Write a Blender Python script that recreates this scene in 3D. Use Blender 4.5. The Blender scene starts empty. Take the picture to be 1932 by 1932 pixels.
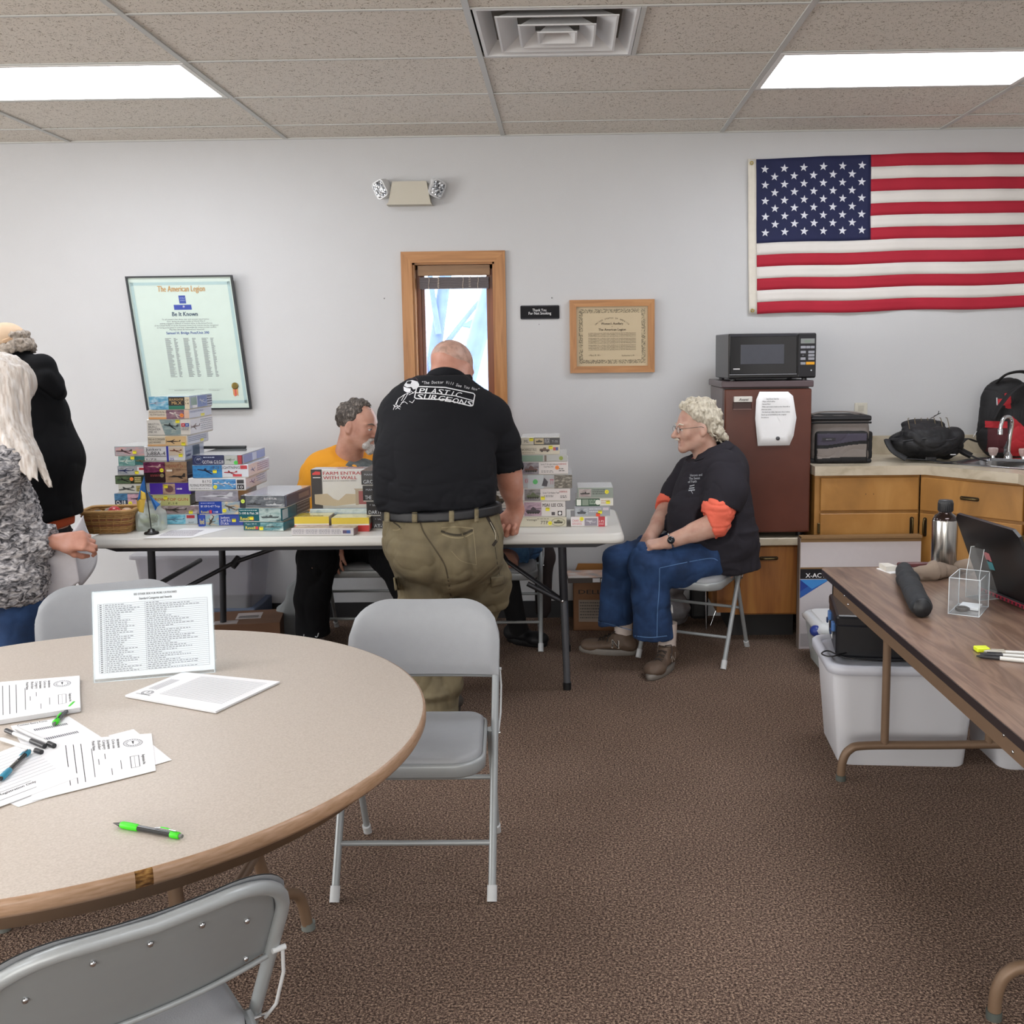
import bpy, bmesh, math, random
import numpy as np
from mathutils import Vector, Matrix, Euler

SC = bpy.context.scene
COL = SC.collection
PI = math.pi
random.seed(7)

# ------------------------------------------------------------------ camera
CAM = (0.0, -6.0, 1.56)
FPX, YAW, PIT, ROL, PCX, PCY = 1961.35, -.0142, .1226, .0122, 1041.3, 904.3
def _rot():
    c, s = math.cos(YAW), math.sin(YAW); A = np.array([[c, -s, 0], [s, c, 0], [0, 0, 1]])
    c, s = math.cos(PIT), math.sin(PIT); B = np.array([[1, 0, 0], [0, c, -s], [0, s, c]])
    c, s = math.cos(ROL), math.sin(ROL); C = np.array([[c, 0, -s], [0, 1, 0], [s, 0, c]])
    return C @ B @ A
RM = _rot()
cd = bpy.data.cameras.new('camera'); cam = bpy.data.objects.new('camera', cd); COL.objects.link(cam)
cd.sensor_width = 36; cd.lens = FPX / 1932 * 36
cd.shift_x = (966 - PCX) / 1932; cd.shift_y = (PCY - 966) / 1932
cd.clip_start = .05; cd.clip_end = 200
m = Matrix.Identity(4)
for i in range(3):
    m[i][0] = RM[0][i]; m[i][1] = RM[2][i]; m[i][2] = -RM[1][i]; m[i][3] = CAM[i]
cam.matrix_world = m
SC.camera = cam

# ------------------------------------------------------------------ world, view
SC.view_settings.view_transform = 'Standard'; SC.view_settings.look = 'None'
SC.view_settings.exposure = 0.30; SC.view_settings.gamma = 1.0; SC.view_settings.use_curve_mapping = False
W = bpy.data.worlds.new('world'); SC.world = W; W.use_nodes = True
bg = W.node_tree.nodes['Background']; bg.inputs[0].default_value = (.80, .89, 1, 1); bg.inputs[1].default_value = 7.0
PANEL_STRENGTH = 10.0
def area(name, loc, rot, sx, sy, power, col):
    l = bpy.data.lights.new(name, 'AREA'); l.shape = 'RECTANGLE'; l.size = sx; l.size_y = sy; l.energy = power; l.color = col
    o = bpy.data.objects.new(name, l); COL.objects.link(o); o.location = loc; o.rotation_euler = rot; return o
# fill lights added behind the camera and by the left wall, without windows
area('rear_fill_light', (-1.5, -10.0, 1.5), (math.radians(98), 0, 0), 6.0, 1.5, 170, (1, .96, .90))
area('left_fill_light', (-6.4, -4.5, 1.5), (math.radians(98), 0, math.radians(-90)), 4.0, 1.4, 170, (1, .98, .95))
try:
    SC.cycles.use_denoising = True; SC.cycles.max_bounces = 8; SC.cycles.sample_clamp_indirect = 6
    SC.cycles.caustics_reflective = False; SC.cycles.caustics_refractive = False
except Exception: pass

def _ray(px, py):
    return Vector(RM.T @ np.array([(px - PCX) / FPX, 1, -(py - PCY) / FPX]))
def at(px, py, X=None, Y=None, Z=None):
    """point of the place seen at this pixel of the 1932 frame, on the plane X, Y or Z given"""
    d = _ray(px, py)
    if Y is not None: t = (Y - CAM[1]) / d[1]
    elif Z is not None: t = (Z - CAM[2]) / d[2]
    else: t = (X - CAM[0]) / d[0]
    return Vector(CAM) + d * t

# ------------------------------------------------------------------ materials
def s2l(c): return c / 12.92 if c <= .04045 else ((c + .055) / 1.055) ** 2.4
def hexc(h):
    h = h.lstrip('#'); h = ''.join(c * 2 for c in h) if len(h) == 3 else h
    return tuple(s2l(int(h[i:i + 2], 16) / 255) for i in (0, 2, 4)) + (1,)
MATS = {}
def C(h, rough=.5, metal=0.0, nz=.06, scale=40, bump=0.0, coat=0.0, bscale=None, spec=.5, sheen=0.0):
    """procedural surface: colour with slight noise variation, optional fine relief"""
    key = (h, rough, metal, nz, scale, bump, coat, bscale, spec, sheen)
    if key in MATS: return MATS[key]
    m = bpy.data.materials.new('surface_' + h.strip('#')); m.use_nodes = True
    nt = m.node_tree; N = nt.nodes; L = nt.links; b = N['Principled BSDF']
    c = hexc(h); m.diffuse_color = c
    b.inputs['Roughness'].default_value = rough; b.inputs['Metallic'].default_value = metal
    b.inputs['Specular IOR Level'].default_value = spec
    if coat: b.inputs['Coat Weight'].default_value = coat; b.inputs['Coat Roughness'].default_value = .08
    if sheen: b.inputs['Sheen Weight'].default_value = sheen
    tc = N.new('ShaderNodeTexCoord'); nn = N.new('ShaderNodeTexNoise'); nn.inputs['Scale'].default_value = scale
    nn.inputs['Detail'].default_value = 3
    L.new(tc.outputs['Object'], nn.inputs['Vector'])
    mx = N.new('ShaderNodeMix'); mx.data_type = 'RGBA'
    mx.inputs[6].default_value = tuple(x * (1 - nz) for x in c[:3]) + (1,)
    mx.inputs[7].default_value = tuple(min(1, x * (1 + nz)) for x in c[:3]) + (1,)
    L.new(nn.outputs[0], mx.inputs[0]); L.new(mx.outputs[2], b.inputs['Base Color'])
    if bump:
        n2 = N.new('ShaderNodeTexNoise'); n2.inputs['Scale'].default_value = bscale or scale * 4; n2.inputs['Detail'].default_value = 2
        L.new(tc.outputs['Object'], n2.inputs['Vector'])
        bp = N.new('ShaderNodeBump'); bp.inputs['Distance'].default_value = bump; bp.inputs['Strength'].default_value = .6
        L.new(n2.outputs[0], bp.inputs['Height']); L.new(bp.outputs[0], b.inputs['Normal'])
    MATS[key] = m
    return m
def ramp_mat(name, stops, coord_scale=(1, 1, 1), kind='noise', scale=5, detail=4, rough=.5, bump=0, distort=0, coat=0, interp='LINEAR', rotz=0, bscale=None, metal=0):
    """noise/wave driven colour ramp"""
    m = bpy.data.materials.new(name); m.use_nodes = True
    nt = m.node_tree; N = nt.nodes; L = nt.links; b = N['Principled BSDF']
    b.inputs['Roughness'].default_value = rough; b.inputs['Metallic'].default_value = metal
    if coat: b.inputs['Coat Weight'].default_value = coat; b.inputs['Coat Roughness'].default_value = .1
    tc = N.new('ShaderNodeTexCoord'); mp = N.new('ShaderNodeMapping')
    mp.inputs['Scale'].default_value = coord_scale; mp.inputs['Rotation'].default_value = (0, 0, rotz)
    L.new(tc.outputs['Object'], mp.inputs['Vector'])
    if kind == 'noise':
        n = N.new('ShaderNodeTexNoise'); n.inputs['Scale'].default_value = scale; n.inputs['Detail'].default_value = detail
        n.inputs['Distortion'].default_value = distort; out = n.outputs[0]
    elif kind == 'voronoi':
        n = N.new('ShaderNodeTexVoronoi'); n.inputs['Scale'].default_value = scale; out = n.outputs['Distance']
    else:
        n = N.new('ShaderNodeTexWave'); n.inputs['Scale'].default_value = scale; n.inputs['Distortion'].default_value = distort
        n.inputs['Detail'].default_value = detail; n.bands_direction = 'X'; n.inputs['Detail Scale'].default_value = 1.2; out = n.outputs[0]
    L.new(mp.outputs[0], n.inputs['Vector'])
    r = N.new('ShaderNodeValToRGB'); r.color_ramp.interpolation = interp
    e = r.color_ramp.elements
    e[0].position = stops[0][0]; e[0].color = hexc(stops[0][1]); e[1].position = stops[-1][0]; e[1].color = hexc(stops[-1][1])
    for p, h in stops[1:-1]:
        q = e.new(p); q.color = hexc(h)
    L.new(out, r.inputs[0]); L.new(r.outputs[0], b.inputs['Base Color'])
    if bump:
        bp = N.new('ShaderNodeBump'); bp.inputs['Distance'].default_value = bump; bp.inputs['Strength'].default_value = .7
        src = out
        if bscale:
            n3 = N.new('ShaderNodeTexNoise'); n3.inputs['Scale'].default_value = bscale; n3.inputs['Detail'].default_value = 3
            L.new(tc.outputs['Object'], n3.inputs['Vector']); src = n3.outputs[0]
        L.new(src, bp.inputs['Height']); L.new(bp.outputs[0], b.inputs['Normal'])
    m.diffuse_color = hexc(stops[0][1])
    return m
def art(h1, h2, h3=None, scale=18):
    """painted picture ground on a printed box"""
    key = ('art', h1, h2, h3, scale)
    if key not in MATS:
        MATS[key] = ramp_mat('printed_picture', [(.3, h1), (.5, h2), (.7, h3 or h1)], scale=scale, detail=5, rough=.25, coord_scale=(1, 1, 2.2))
    return MATS[key]
def clear(name='clear_plastic', tint='#eef4f6', rough=.03, alpha=.22, edge=.55):
    key = (name, tint, rough, alpha)
    if key in MATS: return MATS[key]
    m = bpy.data.materials.new(name); m.use_nodes = True; nt = m.node_tree; N = nt.nodes; L = nt.links
    for n in list(N): N.remove(n)
    o = N.new('ShaderNodeOutputMaterial'); t = N.new('ShaderNodeBsdfTransparent'); t.inputs[0].default_value = hexc(tint)
    p = N.new('ShaderNodeBsdfPrincipled'); p.inputs['Base Color'].default_value = hexc(tint); p.inputs['Roughness'].default_value = rough
    fr = N.new('ShaderNodeLayerWeight'); fr.inputs[0].default_value = .35
    ma = N.new('ShaderNodeMath'); ma.operation = 'MULTIPLY_ADD'; ma.inputs[1].default_value = edge; ma.inputs[2].default_value = alpha
    ma.use_clamp = True
    mx = N.new('ShaderNodeMixShader')
    L.new(fr.outputs['Facing'], ma.inputs[0]); L.new(ma.outputs[0], mx.inputs[0]); L.new(t.outputs[0], mx.inputs[1]); L.new(p.outputs[0], mx.inputs[2])
    L.new(mx.outputs[0], o.inputs[0])
    MATS[key] = m
    return m
def emit(name, h, s):
    m = bpy.data.materials.new(name); m.use_nodes = True; b = m.node_tree.nodes['Principled BSDF']
    b.inputs['Base Color'].default_value = hexc(h); b.inputs['Emission Color'].default_value = hexc(h); b.inputs['Emission Strength'].default_value = s
    return m

# ------------------------------------------------------------------ mesh builder
def T(x=0, y=0, z=0): return Matrix.Translation((x, y, z))
def RX(a): return Matrix.Rotation(a, 4, 'X')
def RY(a): return Matrix.Rotation(a, 4, 'Y')
def RZ(a): return Matrix.Rotation(a, 4, 'Z')
_TXT = {}
def _glyphs(body):
    k = body
    if k not in _TXT:
        f = bpy.data.curves.new('lettering', 'FONT'); f.body = body; f.resolution_u = 2; f.size = 1; f.extrude = 0
        f.fill_mode = 'FRONT'
        o = bpy.data.objects.new('lettering', f); me = bpy.data.meshes.new_from_object(o)
        n = len(me.vertices); co = np.zeros(n * 3); me.vertices.foreach_get('co', co); co = co.reshape(-1, 3)
        fs = [tuple(p.vertices) for p in me.polygons]
        bpy.data.objects.remove(o); bpy.data.curves.remove(f); bpy.data.meshes.remove(me)
        _TXT[k] = (co[:, :2].copy(), fs)
    return _TXT[k]

class MB:
    def __init__(s, M=None):
        s.v = []; s.f = []; s.m = []; s.sm = []; s.mats = []; s.M = M or Matrix.Identity(4)
    def mi(s, mat):
        if mat not in s.mats: s.mats.append(mat)
        return s.mats.index(mat)
    def add(s, vs, fs, mat, smooth=False, M=None):
        A = s.M @ M if M is not None else s.M
        b = len(s.v); k = s.mi(mat)
        s.v.extend([tuple(A @ Vector(v)) for v in vs])
        for f in fs: s.f.append(tuple(b + i for i in f)); s.m.append(k); s.sm.append(smooth)
    def box(s, x0, x1, y0, y1, z0, z1, mat, bev=0, M=None, smooth=False):
        if x0 > x1: x0, x1 = x1, x0
        if y0 > y1: y0, y1 = y1, y0
        if z0 > z1: z0, z1 = z1, z0
        if not bev:
            v = [(x, y, z) for x in (x0, x1) for y in (y0, y1) for z in (z0, z1)]
            return s.add(v, [(0, 1, 3, 2), (4, 6, 7, 5), (0, 4, 5, 1), (2, 3, 7, 6), (0, 2, 6, 4), (1, 5, 7, 3)], mat, M=M)
        bm = bmesh.new(); bmesh.ops.create_cube(bm, size=1)
        for v in bm.verts: v.co = Vector(((x0 + x1) / 2 + v.co.x * (x1 - x0), (y0 + y1) / 2 + v.co.y * (y1 - y0), (z0 + z1) / 2 + v.co.z * (z1 - z0)))
        bmesh.ops.bevel(bm, geom=bm.edges[:], offset=min(bev, .49 * min(x1 - x0, y1 - y0, z1 - z0)), segments=2 if bev > .004 else 1, affect='EDGES', profile=.5)
        bm.verts.index_update()
        s.add([v.co for v in bm.verts], [[v.index for v in f.verts] for f in bm.faces], mat, smooth=smooth, M=M); bm.free()
    def prism(s, pts, d0, d1, mat, axis='y', M=None, smooth=False):
        """polygon extruded from d0 to d1; pts are the other two coordinates"""
        def P(a, b, d):
            return (a, d, b) if axis == 'y' else ((a, b, d) if axis == 'z' else (d, a, b))
        n = len(pts); v = [P(a, b, d0) for a, b in pts] + [P(a, b, d1) for a, b in pts]
        A = Vector((0, 0, 0)); 
        s.add(v, [tuple(range(n)), tuple(range(2 * n - 1, n - 1, -1))], mat, M=M)
        s.add(v, [(i, i + n, (i + 1) % n + n, (i + 1) % n) for i in range(n)], mat, smooth=smooth, M=M)
    def cyl(s, p0, p1, r0, mat, r1=None, n=16, M=None, smooth=True, caps=True):
        s.tube([p0, p1], [r0, r0 if r1 is None else r1], mat, n=n, M=M, smooth=smooth, caps=caps)
    def tube(s, path, r, mat, n=10, M=None, smooth=True, caps=True, closed=False, flat=None):
        P = [Vector(p) for p in path]; k = len(P)
        if not hasattr(r, '__len__'): r = [r] * k
        d = []
        for i in range(k):
            a = P[i - 1] if (i > 0 or closed) else P[i]; b = P[(i + 1) % k] if (i < k - 1 or closed) else P[i]
            t = (b - a); d.append(t.normalized() if t.length > 1e-9 else Vector((0, 0, 1)))
        u = Vector((0, 0, 1)) if abs(d[0].z) < .9 else Vector((1, 0, 0))
        u = (u - d[0] * u.dot(d[0])).normalized(); vs = []
        for i in range(k):
            u = (u - d[i] * u.dot(d[i])).normalized(); w = d[i].cross(u)
            for j in range(n):
                a = 2 * PI * j / n
                ru, rw = (r[i], r[i]) if flat is None else (r[i] * flat[0], r[i] * flat[1])
                vs.append(P[i] + u * math.cos(a) * ru + w * math.sin(a) * rw)
        fs = []
        for i in range(k if closed else k - 1):
            for j in range(n):
                a, b = i * n, ((i + 1) % k) * n
                fs.append((a + j, a + (j + 1) % n, b + (j + 1) % n, b + j))
        s.add(vs, fs, mat, smooth=smooth, M=M)
        if caps and not closed:
            s.add(vs[:n], [tuple(range(n - 1, -1, -1))], mat, M=M); s.add(vs[-n:], [tuple(range(n))], mat, M=M)
    def lathe(s, prof, mat, n=32, M=None, smooth=True, c=(0, 0)):
        vs = [(c[0] + r * math.cos(2 * PI * j / n), c[1] + r * math.sin(2 * PI * j / n), z) for r, z in prof for j in range(n)]
        fs = [(i * n + j, i * n + (j + 1) % n, (i + 1) * n + (j + 1) % n, (i + 1) * n + j) for i in range(len(prof) - 1) for j in range(n)]
        s.add(vs, fs, mat, smooth=smooth, M=M)
    def ell(s, c, r, mat, n=16, M=None, R=None):
        vs = []; h = n // 2
        for i in range(h + 1):
            th = PI * i / h
            for j in range(n):
                ph = 2 * PI * j / n
                q = Vector((r[0] * math.sin(th) * math.cos(ph), r[1] * math.sin(th) * math.sin(ph), r[2] * math.cos(th)))
                if R is not None: q = R @ q
                vs.append(q + Vector(c))
        fs = [(i * n + j, (i + 1) * n + j, (i + 1) * n + (j + 1) % n, i * n + (j + 1) % n) for i in range(h) for j in range(n)]
        s.add(vs, fs, mat, smooth=True, M=M)
    def text(s, body, size, mat, M, align='l', bold=0.0, wid=None, d=.0006):
        """lettering lying in the local XY plane of M"""
        co, fs = _glyphs(body)
        if not len(co): return
        x0, x1 = co[:, 0].min(), co[:, 0].max(); sx = size
        if wid: sx = wid / max(1e-6, x1 - x0)
        off = {'l': x0, 'c': (x0 + x1) / 2, 'r': x1}[align]
        for j in range(2 if bold > .008 else 1): s.add([((a - off) * sx + j * .035 * size, b * size, d + j * .00006) for a, b in co], fs, mat, M=M)
    def grid(s, fn, nu, nv, mat, smooth=True, M=None, closeu=False):
        vs = [fn(i / nu, j / nv) for j in range(nv + 1) for i in range(nu + (0 if closeu else 1))]
        w = nu if closeu else nu + 1
        fs = [(j * w + i, j * w + (i + 1) % w, (j + 1) * w + (i + 1) % w, (j + 1) * w + i) for j in range(nv) for i in range(nu)]
        s.add(vs, fs, mat, smooth=smooth, M=M)
    def build(s, name, parent=None, label=None, cat=None, group=None, kind=None, solid=0):
        me = bpy.data.meshes.new(name); me.from_pydata(s.v, [], s.f)
        for q in s.mats: me.materials.append(q)
        me.polygons.foreach_set('material_index', s.m); me.polygons.foreach_set('use_smooth', s.sm)
        me.update()
        o = bpy.data.objects.new(name, me); COL.objects.link(o)
        if parent: o.parent = parent
        if solid:
            md = o.modifiers.new('thickness', 'SOLIDIFY'); md.thickness = solid; md.offset = 0
        return tag(o, label, cat, group, kind)
def tag(o, label=None, cat=None, group=None, kind=None):
    if label: o['label'] = label
    if cat: o['category'] = cat
    if group: o['group'] = group
    if kind: o['kind'] = kind
    return o
def empty(name, loc=(0, 0, 0), rz=0, label=None, cat=None, group=None):
    o = bpy.data.objects.new(name, None); COL.objects.link(o); o.location = loc; o.rotation_euler = (0, 0, rz)
    o.empty_display_size = .05
    return tag(o, label, cat, group)
def dup(root, loc, rz=None, label=None, group=None):
    def cp(o, par):
        c = o.copy(); COL.objects.link(c); c.parent = par
        for ch in kids.get(o, []): cp(ch, c)
        return c
    kids = {}
    def walk(o):
        for x in COL.objects:
            if x.parent == o: kids.setdefault(o, []).append(x)
        for x in kids.get(o, []): walk(x)
    walk(root)
    r = cp(root, None); r.location = loc
    if rz is not None: r.rotation_euler = (0, 0, rz)
    if label: r['label'] = label
    if group: r['group'] = group
    return r
def smooth_path(pts, n=6):
    """Catmull-Rom through points"""
    P = [Vector(p) for p in pts]; P = [P[0] * 2 - P[1]] + P + [P[-1] * 2 - P[-2]]; out = []
    for i in range(1, len(P) - 2):
        for k in range(n):
            t = k / n; a, b, c, d = P[i - 1:i + 3]
            out.append(.5 * ((2 * b) + (c - a) * t + (2 * a - 5 * b + 4 * c - d) * t * t + (3 * b - a - 3 * c + d) * t ** 3))
    out.append(P[-2]); return out
def rrect(w, h, r, n=5, cx=0, cy=0):
    o = []
    for sx, sy, a0 in ((1, 1, 0), (-1, 1, 90), (-1, -1, 180), (1, -1, 270)):
        for k in range(n + 1):
            a = math.radians(a0 + 90 * k / n)
            o.append((cx + sx * (w / 2 - r) + r * math.cos(a), cy + sy * (h / 2 - r) + r * math.sin(a)))
    return o
FRONT = RX(PI / 2)          # local XY drawing plane stands up, facing -Y

# common materials
WHITEP = C('#e9e9e6', .45, nz=.02); PAPER = C('#f1f2f4', .7, nz=.015); INK = C('#1c1c20', .6, nz=.02); GREYINK = C('#70727a', .6, nz=.02)
BLACKM = C('#17181b', .4, nz=.1); BLACKPL = C('#101013', .35, nz=.05); CHROME = C('#c9ccd0', .12, 1.0, nz=.02)
OAK = ramp_mat('oak_trim', [(.25, '#8a5b2e'), (.5, '#a8733f'), (.75, '#b98650')], coord_scale=(14, 14, .9), scale=3, detail=6, rough=.4, distort=.6)
OAKH = ramp_mat('oak_trim_across', [(.25, '#8a5b2e'), (.5, '#a8733f'), (.75, '#b98650')], coord_scale=(.9, 14, 14), scale=3, detail=6, rough=.4, distort=.6)
CABW = ramp_mat('maple_veneer', [(.2, '#8c6330'), (.5, '#a8783c'), (.8, '#b98a4c')], coord_scale=(2.2, 2.2, 1), scale=2.6, detail=6, rough=.38, distort=1.0)
LOWW = ramp_mat('reddish_veneer', [(.25, '#6f3f1c'), (.5, '#935f2c'), (.8, '#a77538')], coord_scale=(7, 2, .8), scale=2.0, detail=6, rough=.38, distort=1.2)
# ================================================================== THE ROOM
RX0, RX1, RY0, CEIL = -6.6, 3.05, -10.2, 2.76
WALLM = C('#c4c5c7', .75, nz=.02, scale=6, bump=.0012, bscale=260)
# carpet
def carpet():
    m = bpy.data.materials.new('brown_speckled_carpet'); m.use_nodes = True; nt = m.node_tree; N = nt.nodes; L = nt.links; b = N['Principled BSDF']
    b.inputs['Roughness'].default_value = .95; b.inputs['Specular IOR Level'].default_value = .15
    tc = N.new('ShaderNodeTexCoord')
    n1 = N.new('ShaderNodeTexNoise'); n1.inputs['Scale'].default_value = 150; n1.inputs['Detail'].default_value = 3; n1.inputs['Roughness'].default_value = .85
    n2 = N.new('ShaderNodeTexNoise'); n2.inputs['Scale'].default_value = 2.2; n2.inputs['Detail'].default_value = 3
    n3 = N.new('ShaderNodeTexVoronoi'); n3.inputs['Scale'].default_value = 170
    for n in (n1, n2, n3): L.new(tc.outputs['Object'], n.inputs['Vector'])
    r = N.new('ShaderNodeValToRGB'); e = r.color_ramp.elements
    e[0].position = .40; e[0].color = hexc('#3a2d27'); e[1].position = .62; e[1].color = hexc('#c0a690')
    for p, h in ((.47, '#66534a'), (.54, '#8a7466')):
        q = e.new(p); q.color = hexc(h)
    L.new(n1.outputs[0], r.inputs[0])
    mx = N.new('ShaderNodeMix'); mx.data_type = 'RGBA'; mx.blend_type = 'MULTIPLY'; mx.inputs[0].default_value = .3
    L.new(r.outputs[0], mx.inputs[6]); L.new(n2.outputs[0], mx.inputs[7]); L.new(mx.outputs[2], b.inputs['Base Color'])
    bp = N.new('ShaderNodeBump'); bp.inputs['Distance'].default_value = .006; bp.inputs['Strength'].default_value = .9
    L.new(n3.outputs['Distance'], bp.inputs['Height']); L.new(bp.outputs[0], b.inputs['Normal'])
    return m
q = MB(); q.box(RX0, RX1, RY0, .15, -.08, 0, carpet()); q.build('floor', kind='structure')
# walls; the back wall carries the narrow window
wx0, wx1, wz0, wz1 = -.865, -.395, .98, 2.07
q = MB(); q.box(RX0, wx0, 0, .16, 0, CEIL, WALLM); q.box(wx1, RX1, 0, .16, 0, CEIL, WALLM)
q.box(wx0, wx1, 0, .16, 0, wz0, WALLM); q.box(wx0, wx1, 0, .16, wz1, CEIL, WALLM); q.build('wall_back', kind='structure')
q = MB(); q.box(RX0 - .1, RX0, RY0, .16, 0, CEIL, WALLM); q.build('wall_left', kind='structure')
q = MB(); q.box(RX1, RX1 + .1, RY0, .16, 0, CEIL, WALLM); q.build('wall_right', kind='structure')
q = MB(); q.box(RX0, RX1, RY0 - .1, RY0, 0, CEIL, WALLM); q.build('wall_front', kind='structure')
# dark rubber baseboard
q = MB(); q.box(RX0, .78, -.012, -.001, 0, .10, C('#232326', .5)); q.build('baseboard_back', kind='structure')
# ceiling: plate above, grid rails, tiles laid in
def tile_mat():
    m = bpy.data.materials.new('fissured_ceiling_tile'); m.use_nodes = True; nt = m.node_tree; N = nt.nodes; L = nt.links; b = N['Principled BSDF']
    b.inputs['Roughness'].default_value = .95
    tc = N.new('ShaderNodeTexCoord'); mp = N.new('ShaderNodeMapping'); mp.inputs['Scale'].default_value = (1, .75, 1)
    gx = N.new('ShaderNodeObjectInfo'); vm = N.new('ShaderNodeVectorMath'); vm.operation = 'ADD'
    L.new(tc.outputs['Object'], mp.inputs[0]); L.new(mp.outputs[0], vm.inputs[0]); L.new(gx.outputs['Location'], vm.inputs[1])
    n = N.new('ShaderNodeTexNoise'); n.inputs['Scale'].default_value = 95; n.inputs['Detail'].default_value = 1.5; n.inputs['Distortion'].default_value = 1.6
    L.new(vm.outputs[0], n.inputs['Vector'])
    r = N.new('ShaderNodeValToRGB'); e = r.color_ramp.elements
    e[0].position = .335; e[0].color = hexc('#9a9082'); e[1].position = .40; e[1].color = hexc('#ded8ce')
    L.new(n.outputs[0], r.inputs[0]); L.new(r.outputs[0], b.inputs['Base Color'])
    bp = N.new('ShaderNodeBump'); bp.inputs['Distance'].default_value = .003; L.new(r.outputs[0], bp.inputs['Height']); L.new(bp.outputs[0], b.inputs['Normal'])
    return m
q = MB(); q.box(RX0, RX1, RY0, .16, CEIL + .05, CEIL + .15, C('#6b675f', .9)); ceil = q.build('ceiling', kind='structure')
RAILM = C('#c2c3c0', .5, nz=.02)
colx = [-1.5548 + 1.2192 * i for i in range(-4, 5)]
rowy = [-.3404 - .6096 * j for j in range(0, 17)]
for x in colx:
    if RX0 < x < RX1:
        q = MB(); q.box(x - .012, x + .012, RY0, 0, CEIL - .002, CEIL + .004, RAILM); q.build('ceiling_rail', ceil)
for y in rowy:
    if y > RY0:
        q = MB(); q.box(RX0, RX1, y - .006, y + .006, CEIL - .0015, CEIL + .003, RAILM); q.build('ceiling_rail', ceil)
q = MB(); q.box(RX0, RX1, -.012, 0, CEIL - .004, CEIL + .01, RAILM); q.build('ceiling_rail', ceil)
TM = tile_mat(); tiles = {}
panels = []; vents = []
ys = [0.0] + rowy + [RY0]; xs = [RX0] + [x for x in colx if RX0 < x < RX1] + [RX1]
for j in range(len(ys) - 1):
    y1, y0 = ys[j], max(ys[j + 1], RY0)
    if y1 <= RY0: break
    for i in range(len(xs) - 1):
        x0, x1 = xs[i], xs[i + 1]; cx, cy = (x0 + x1) / 2, (y0 + y1) / 2
        ci = round((x0 + 1.5548) / 1.2192)
        if j in (2, 6, 10, 14) and ci % 3 == 2 and x1 - x0 > 1.2: panels.append((cx, cy)); continue
        w, h = x1 - x0, y1 - y0; part = None
        if j == 3 and abs(x0 + .3356) < .01: part = (x0 + .63, x1); vents.append((x0, y0, y1))
        if part: w = part[1] - part[0]; cx = sum(part) / 2
        k = (round(w, 3), round(h, 3))
        if k not in tiles:
            b = MB(); b.box(-w / 2 + .002, w / 2 - .002, -h / 2 + .002, h / 2 - .002, .003, .018, TM); o = b.build('ceiling_tile', ceil); tiles[k] = o
        else:
            o = tiles[k].copy(); COL.objects.link(o)
        o.location = (cx, cy, CEIL + random.uniform(0, .002))
# light panels
PANM = emit('lit_diffuser', '#f6f9ff', PANEL_STRENGTH)
names = {0: 'glowing flat ceiling light panel at the upper left of the room', 1: 'glowing flat ceiling light panel above the flag and folding table'}
pid = 0
for cx, cy in panels:
    r = empty('ceiling_light', (cx, cy, CEIL), cat='ceiling light', group='flat light panels in the ceiling grid')
    vis = abs(cy + 1.26) < .1
    r['label'] = ('glowing flat white ceiling light panel above the box table, left side' if cx < -1 and cx > -3 else 'glowing flat white ceiling light panel in front of the big flag') if vis and cx > -3.5 else 'flat white ceiling light panel, %s row from flag wall, %s from left wall' % (['first', 'second', 'third', 'fourth'][round((-cy - 1.26) / 2.44)], ['first', 'second', 'third'][round((cx + 5.8) / 3.66)])
    b = MB(); b.box(-.575, .575, -.27, .27, -.001, .004, PANM); b.build('diffuser', r)
    b = MB()
    for a in ((-.597, -.575, -.292, .292), (.575, .597, -.292, .292), (-.575, .575, -.292, -.27), (-.575, .575, .27, .292)):
        b.box(*a, -.003, .012, WHITEP)
    b.build('frame', r)
# supply vent: square diffuser of nested louvre frames
for x0, y0, y1 in vents:
    cx = x0 + .318; cy = (y0 + y1) / 2
    r = empty('ceiling_vent', (cx, cy, CEIL), label='square white ceiling air vent of nested louvre frames, dark inside', cat='air vent')
    VW = C('#d9dadb', .5, nz=.02)
    b = MB(); b.box(-.29, .29, -.29, .29, .10, .11, C('#08080a', .9)); b.build('dark_duct', r)
    def ring(b, so, si, zo, zi, th=.004):
        o_ = [(-so, -so), (so, -so), (so, so), (-so, so)]; i_ = [(-si, -si), (si, -si), (si, si), (-si, si)]
        vs = [(x, y, zo) for x, y in o_] + [(x, y, zi) for x, y in i_]
        vs += [(x, y, zo + th) for x, y in o_] + [(x, y, zi + th) for x, y in i_]
        b.add(vs, [(k, (k + 1) % 4, 4 + (k + 1) % 4, 4 + k) for k in range(4)], VW)
        b.add(vs, [(8 + k, 12 + k, 12 + (k + 1) % 4, 8 + (k + 1) % 4) for k in range(4)], VW)
        b.add(vs, [(k, 8 + k, 8 + (k + 1) % 4, (k + 1) % 4) for k in range(4)] + [(4 + k, 4 + (k + 1) % 4, 12 + (k + 1) % 4, 12 + k) for k in range(4)], VW)
    b = MB(); ring(b, .298, .285, -.002, -.002); ring(b, .285, .235, .0, .06); b.build('frame', r)
    for so, si, z in ((.225, .150, -.006), (.145, .085, -.012), (.075, .03, -.018)):
        b = MB(); ring(b, so, so - .008, z, z); ring(b, so - .008, si, z, z + .045); b.build('louvre', r)
    b = MB(); b.box(-.03, .03, -.03, .03, .02, .03, VW); b.cyl((0, 0, .02), (0, 0, .1), .006, VW); b.cyl((-.09, 0, .05), (.09, 0, .05), .004, VW); b.build('hub', r)
    b = MB(); b.box(.300, .318, -.30, .30, -.003, .004, RAILM); b.build('end_strip', r)

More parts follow.
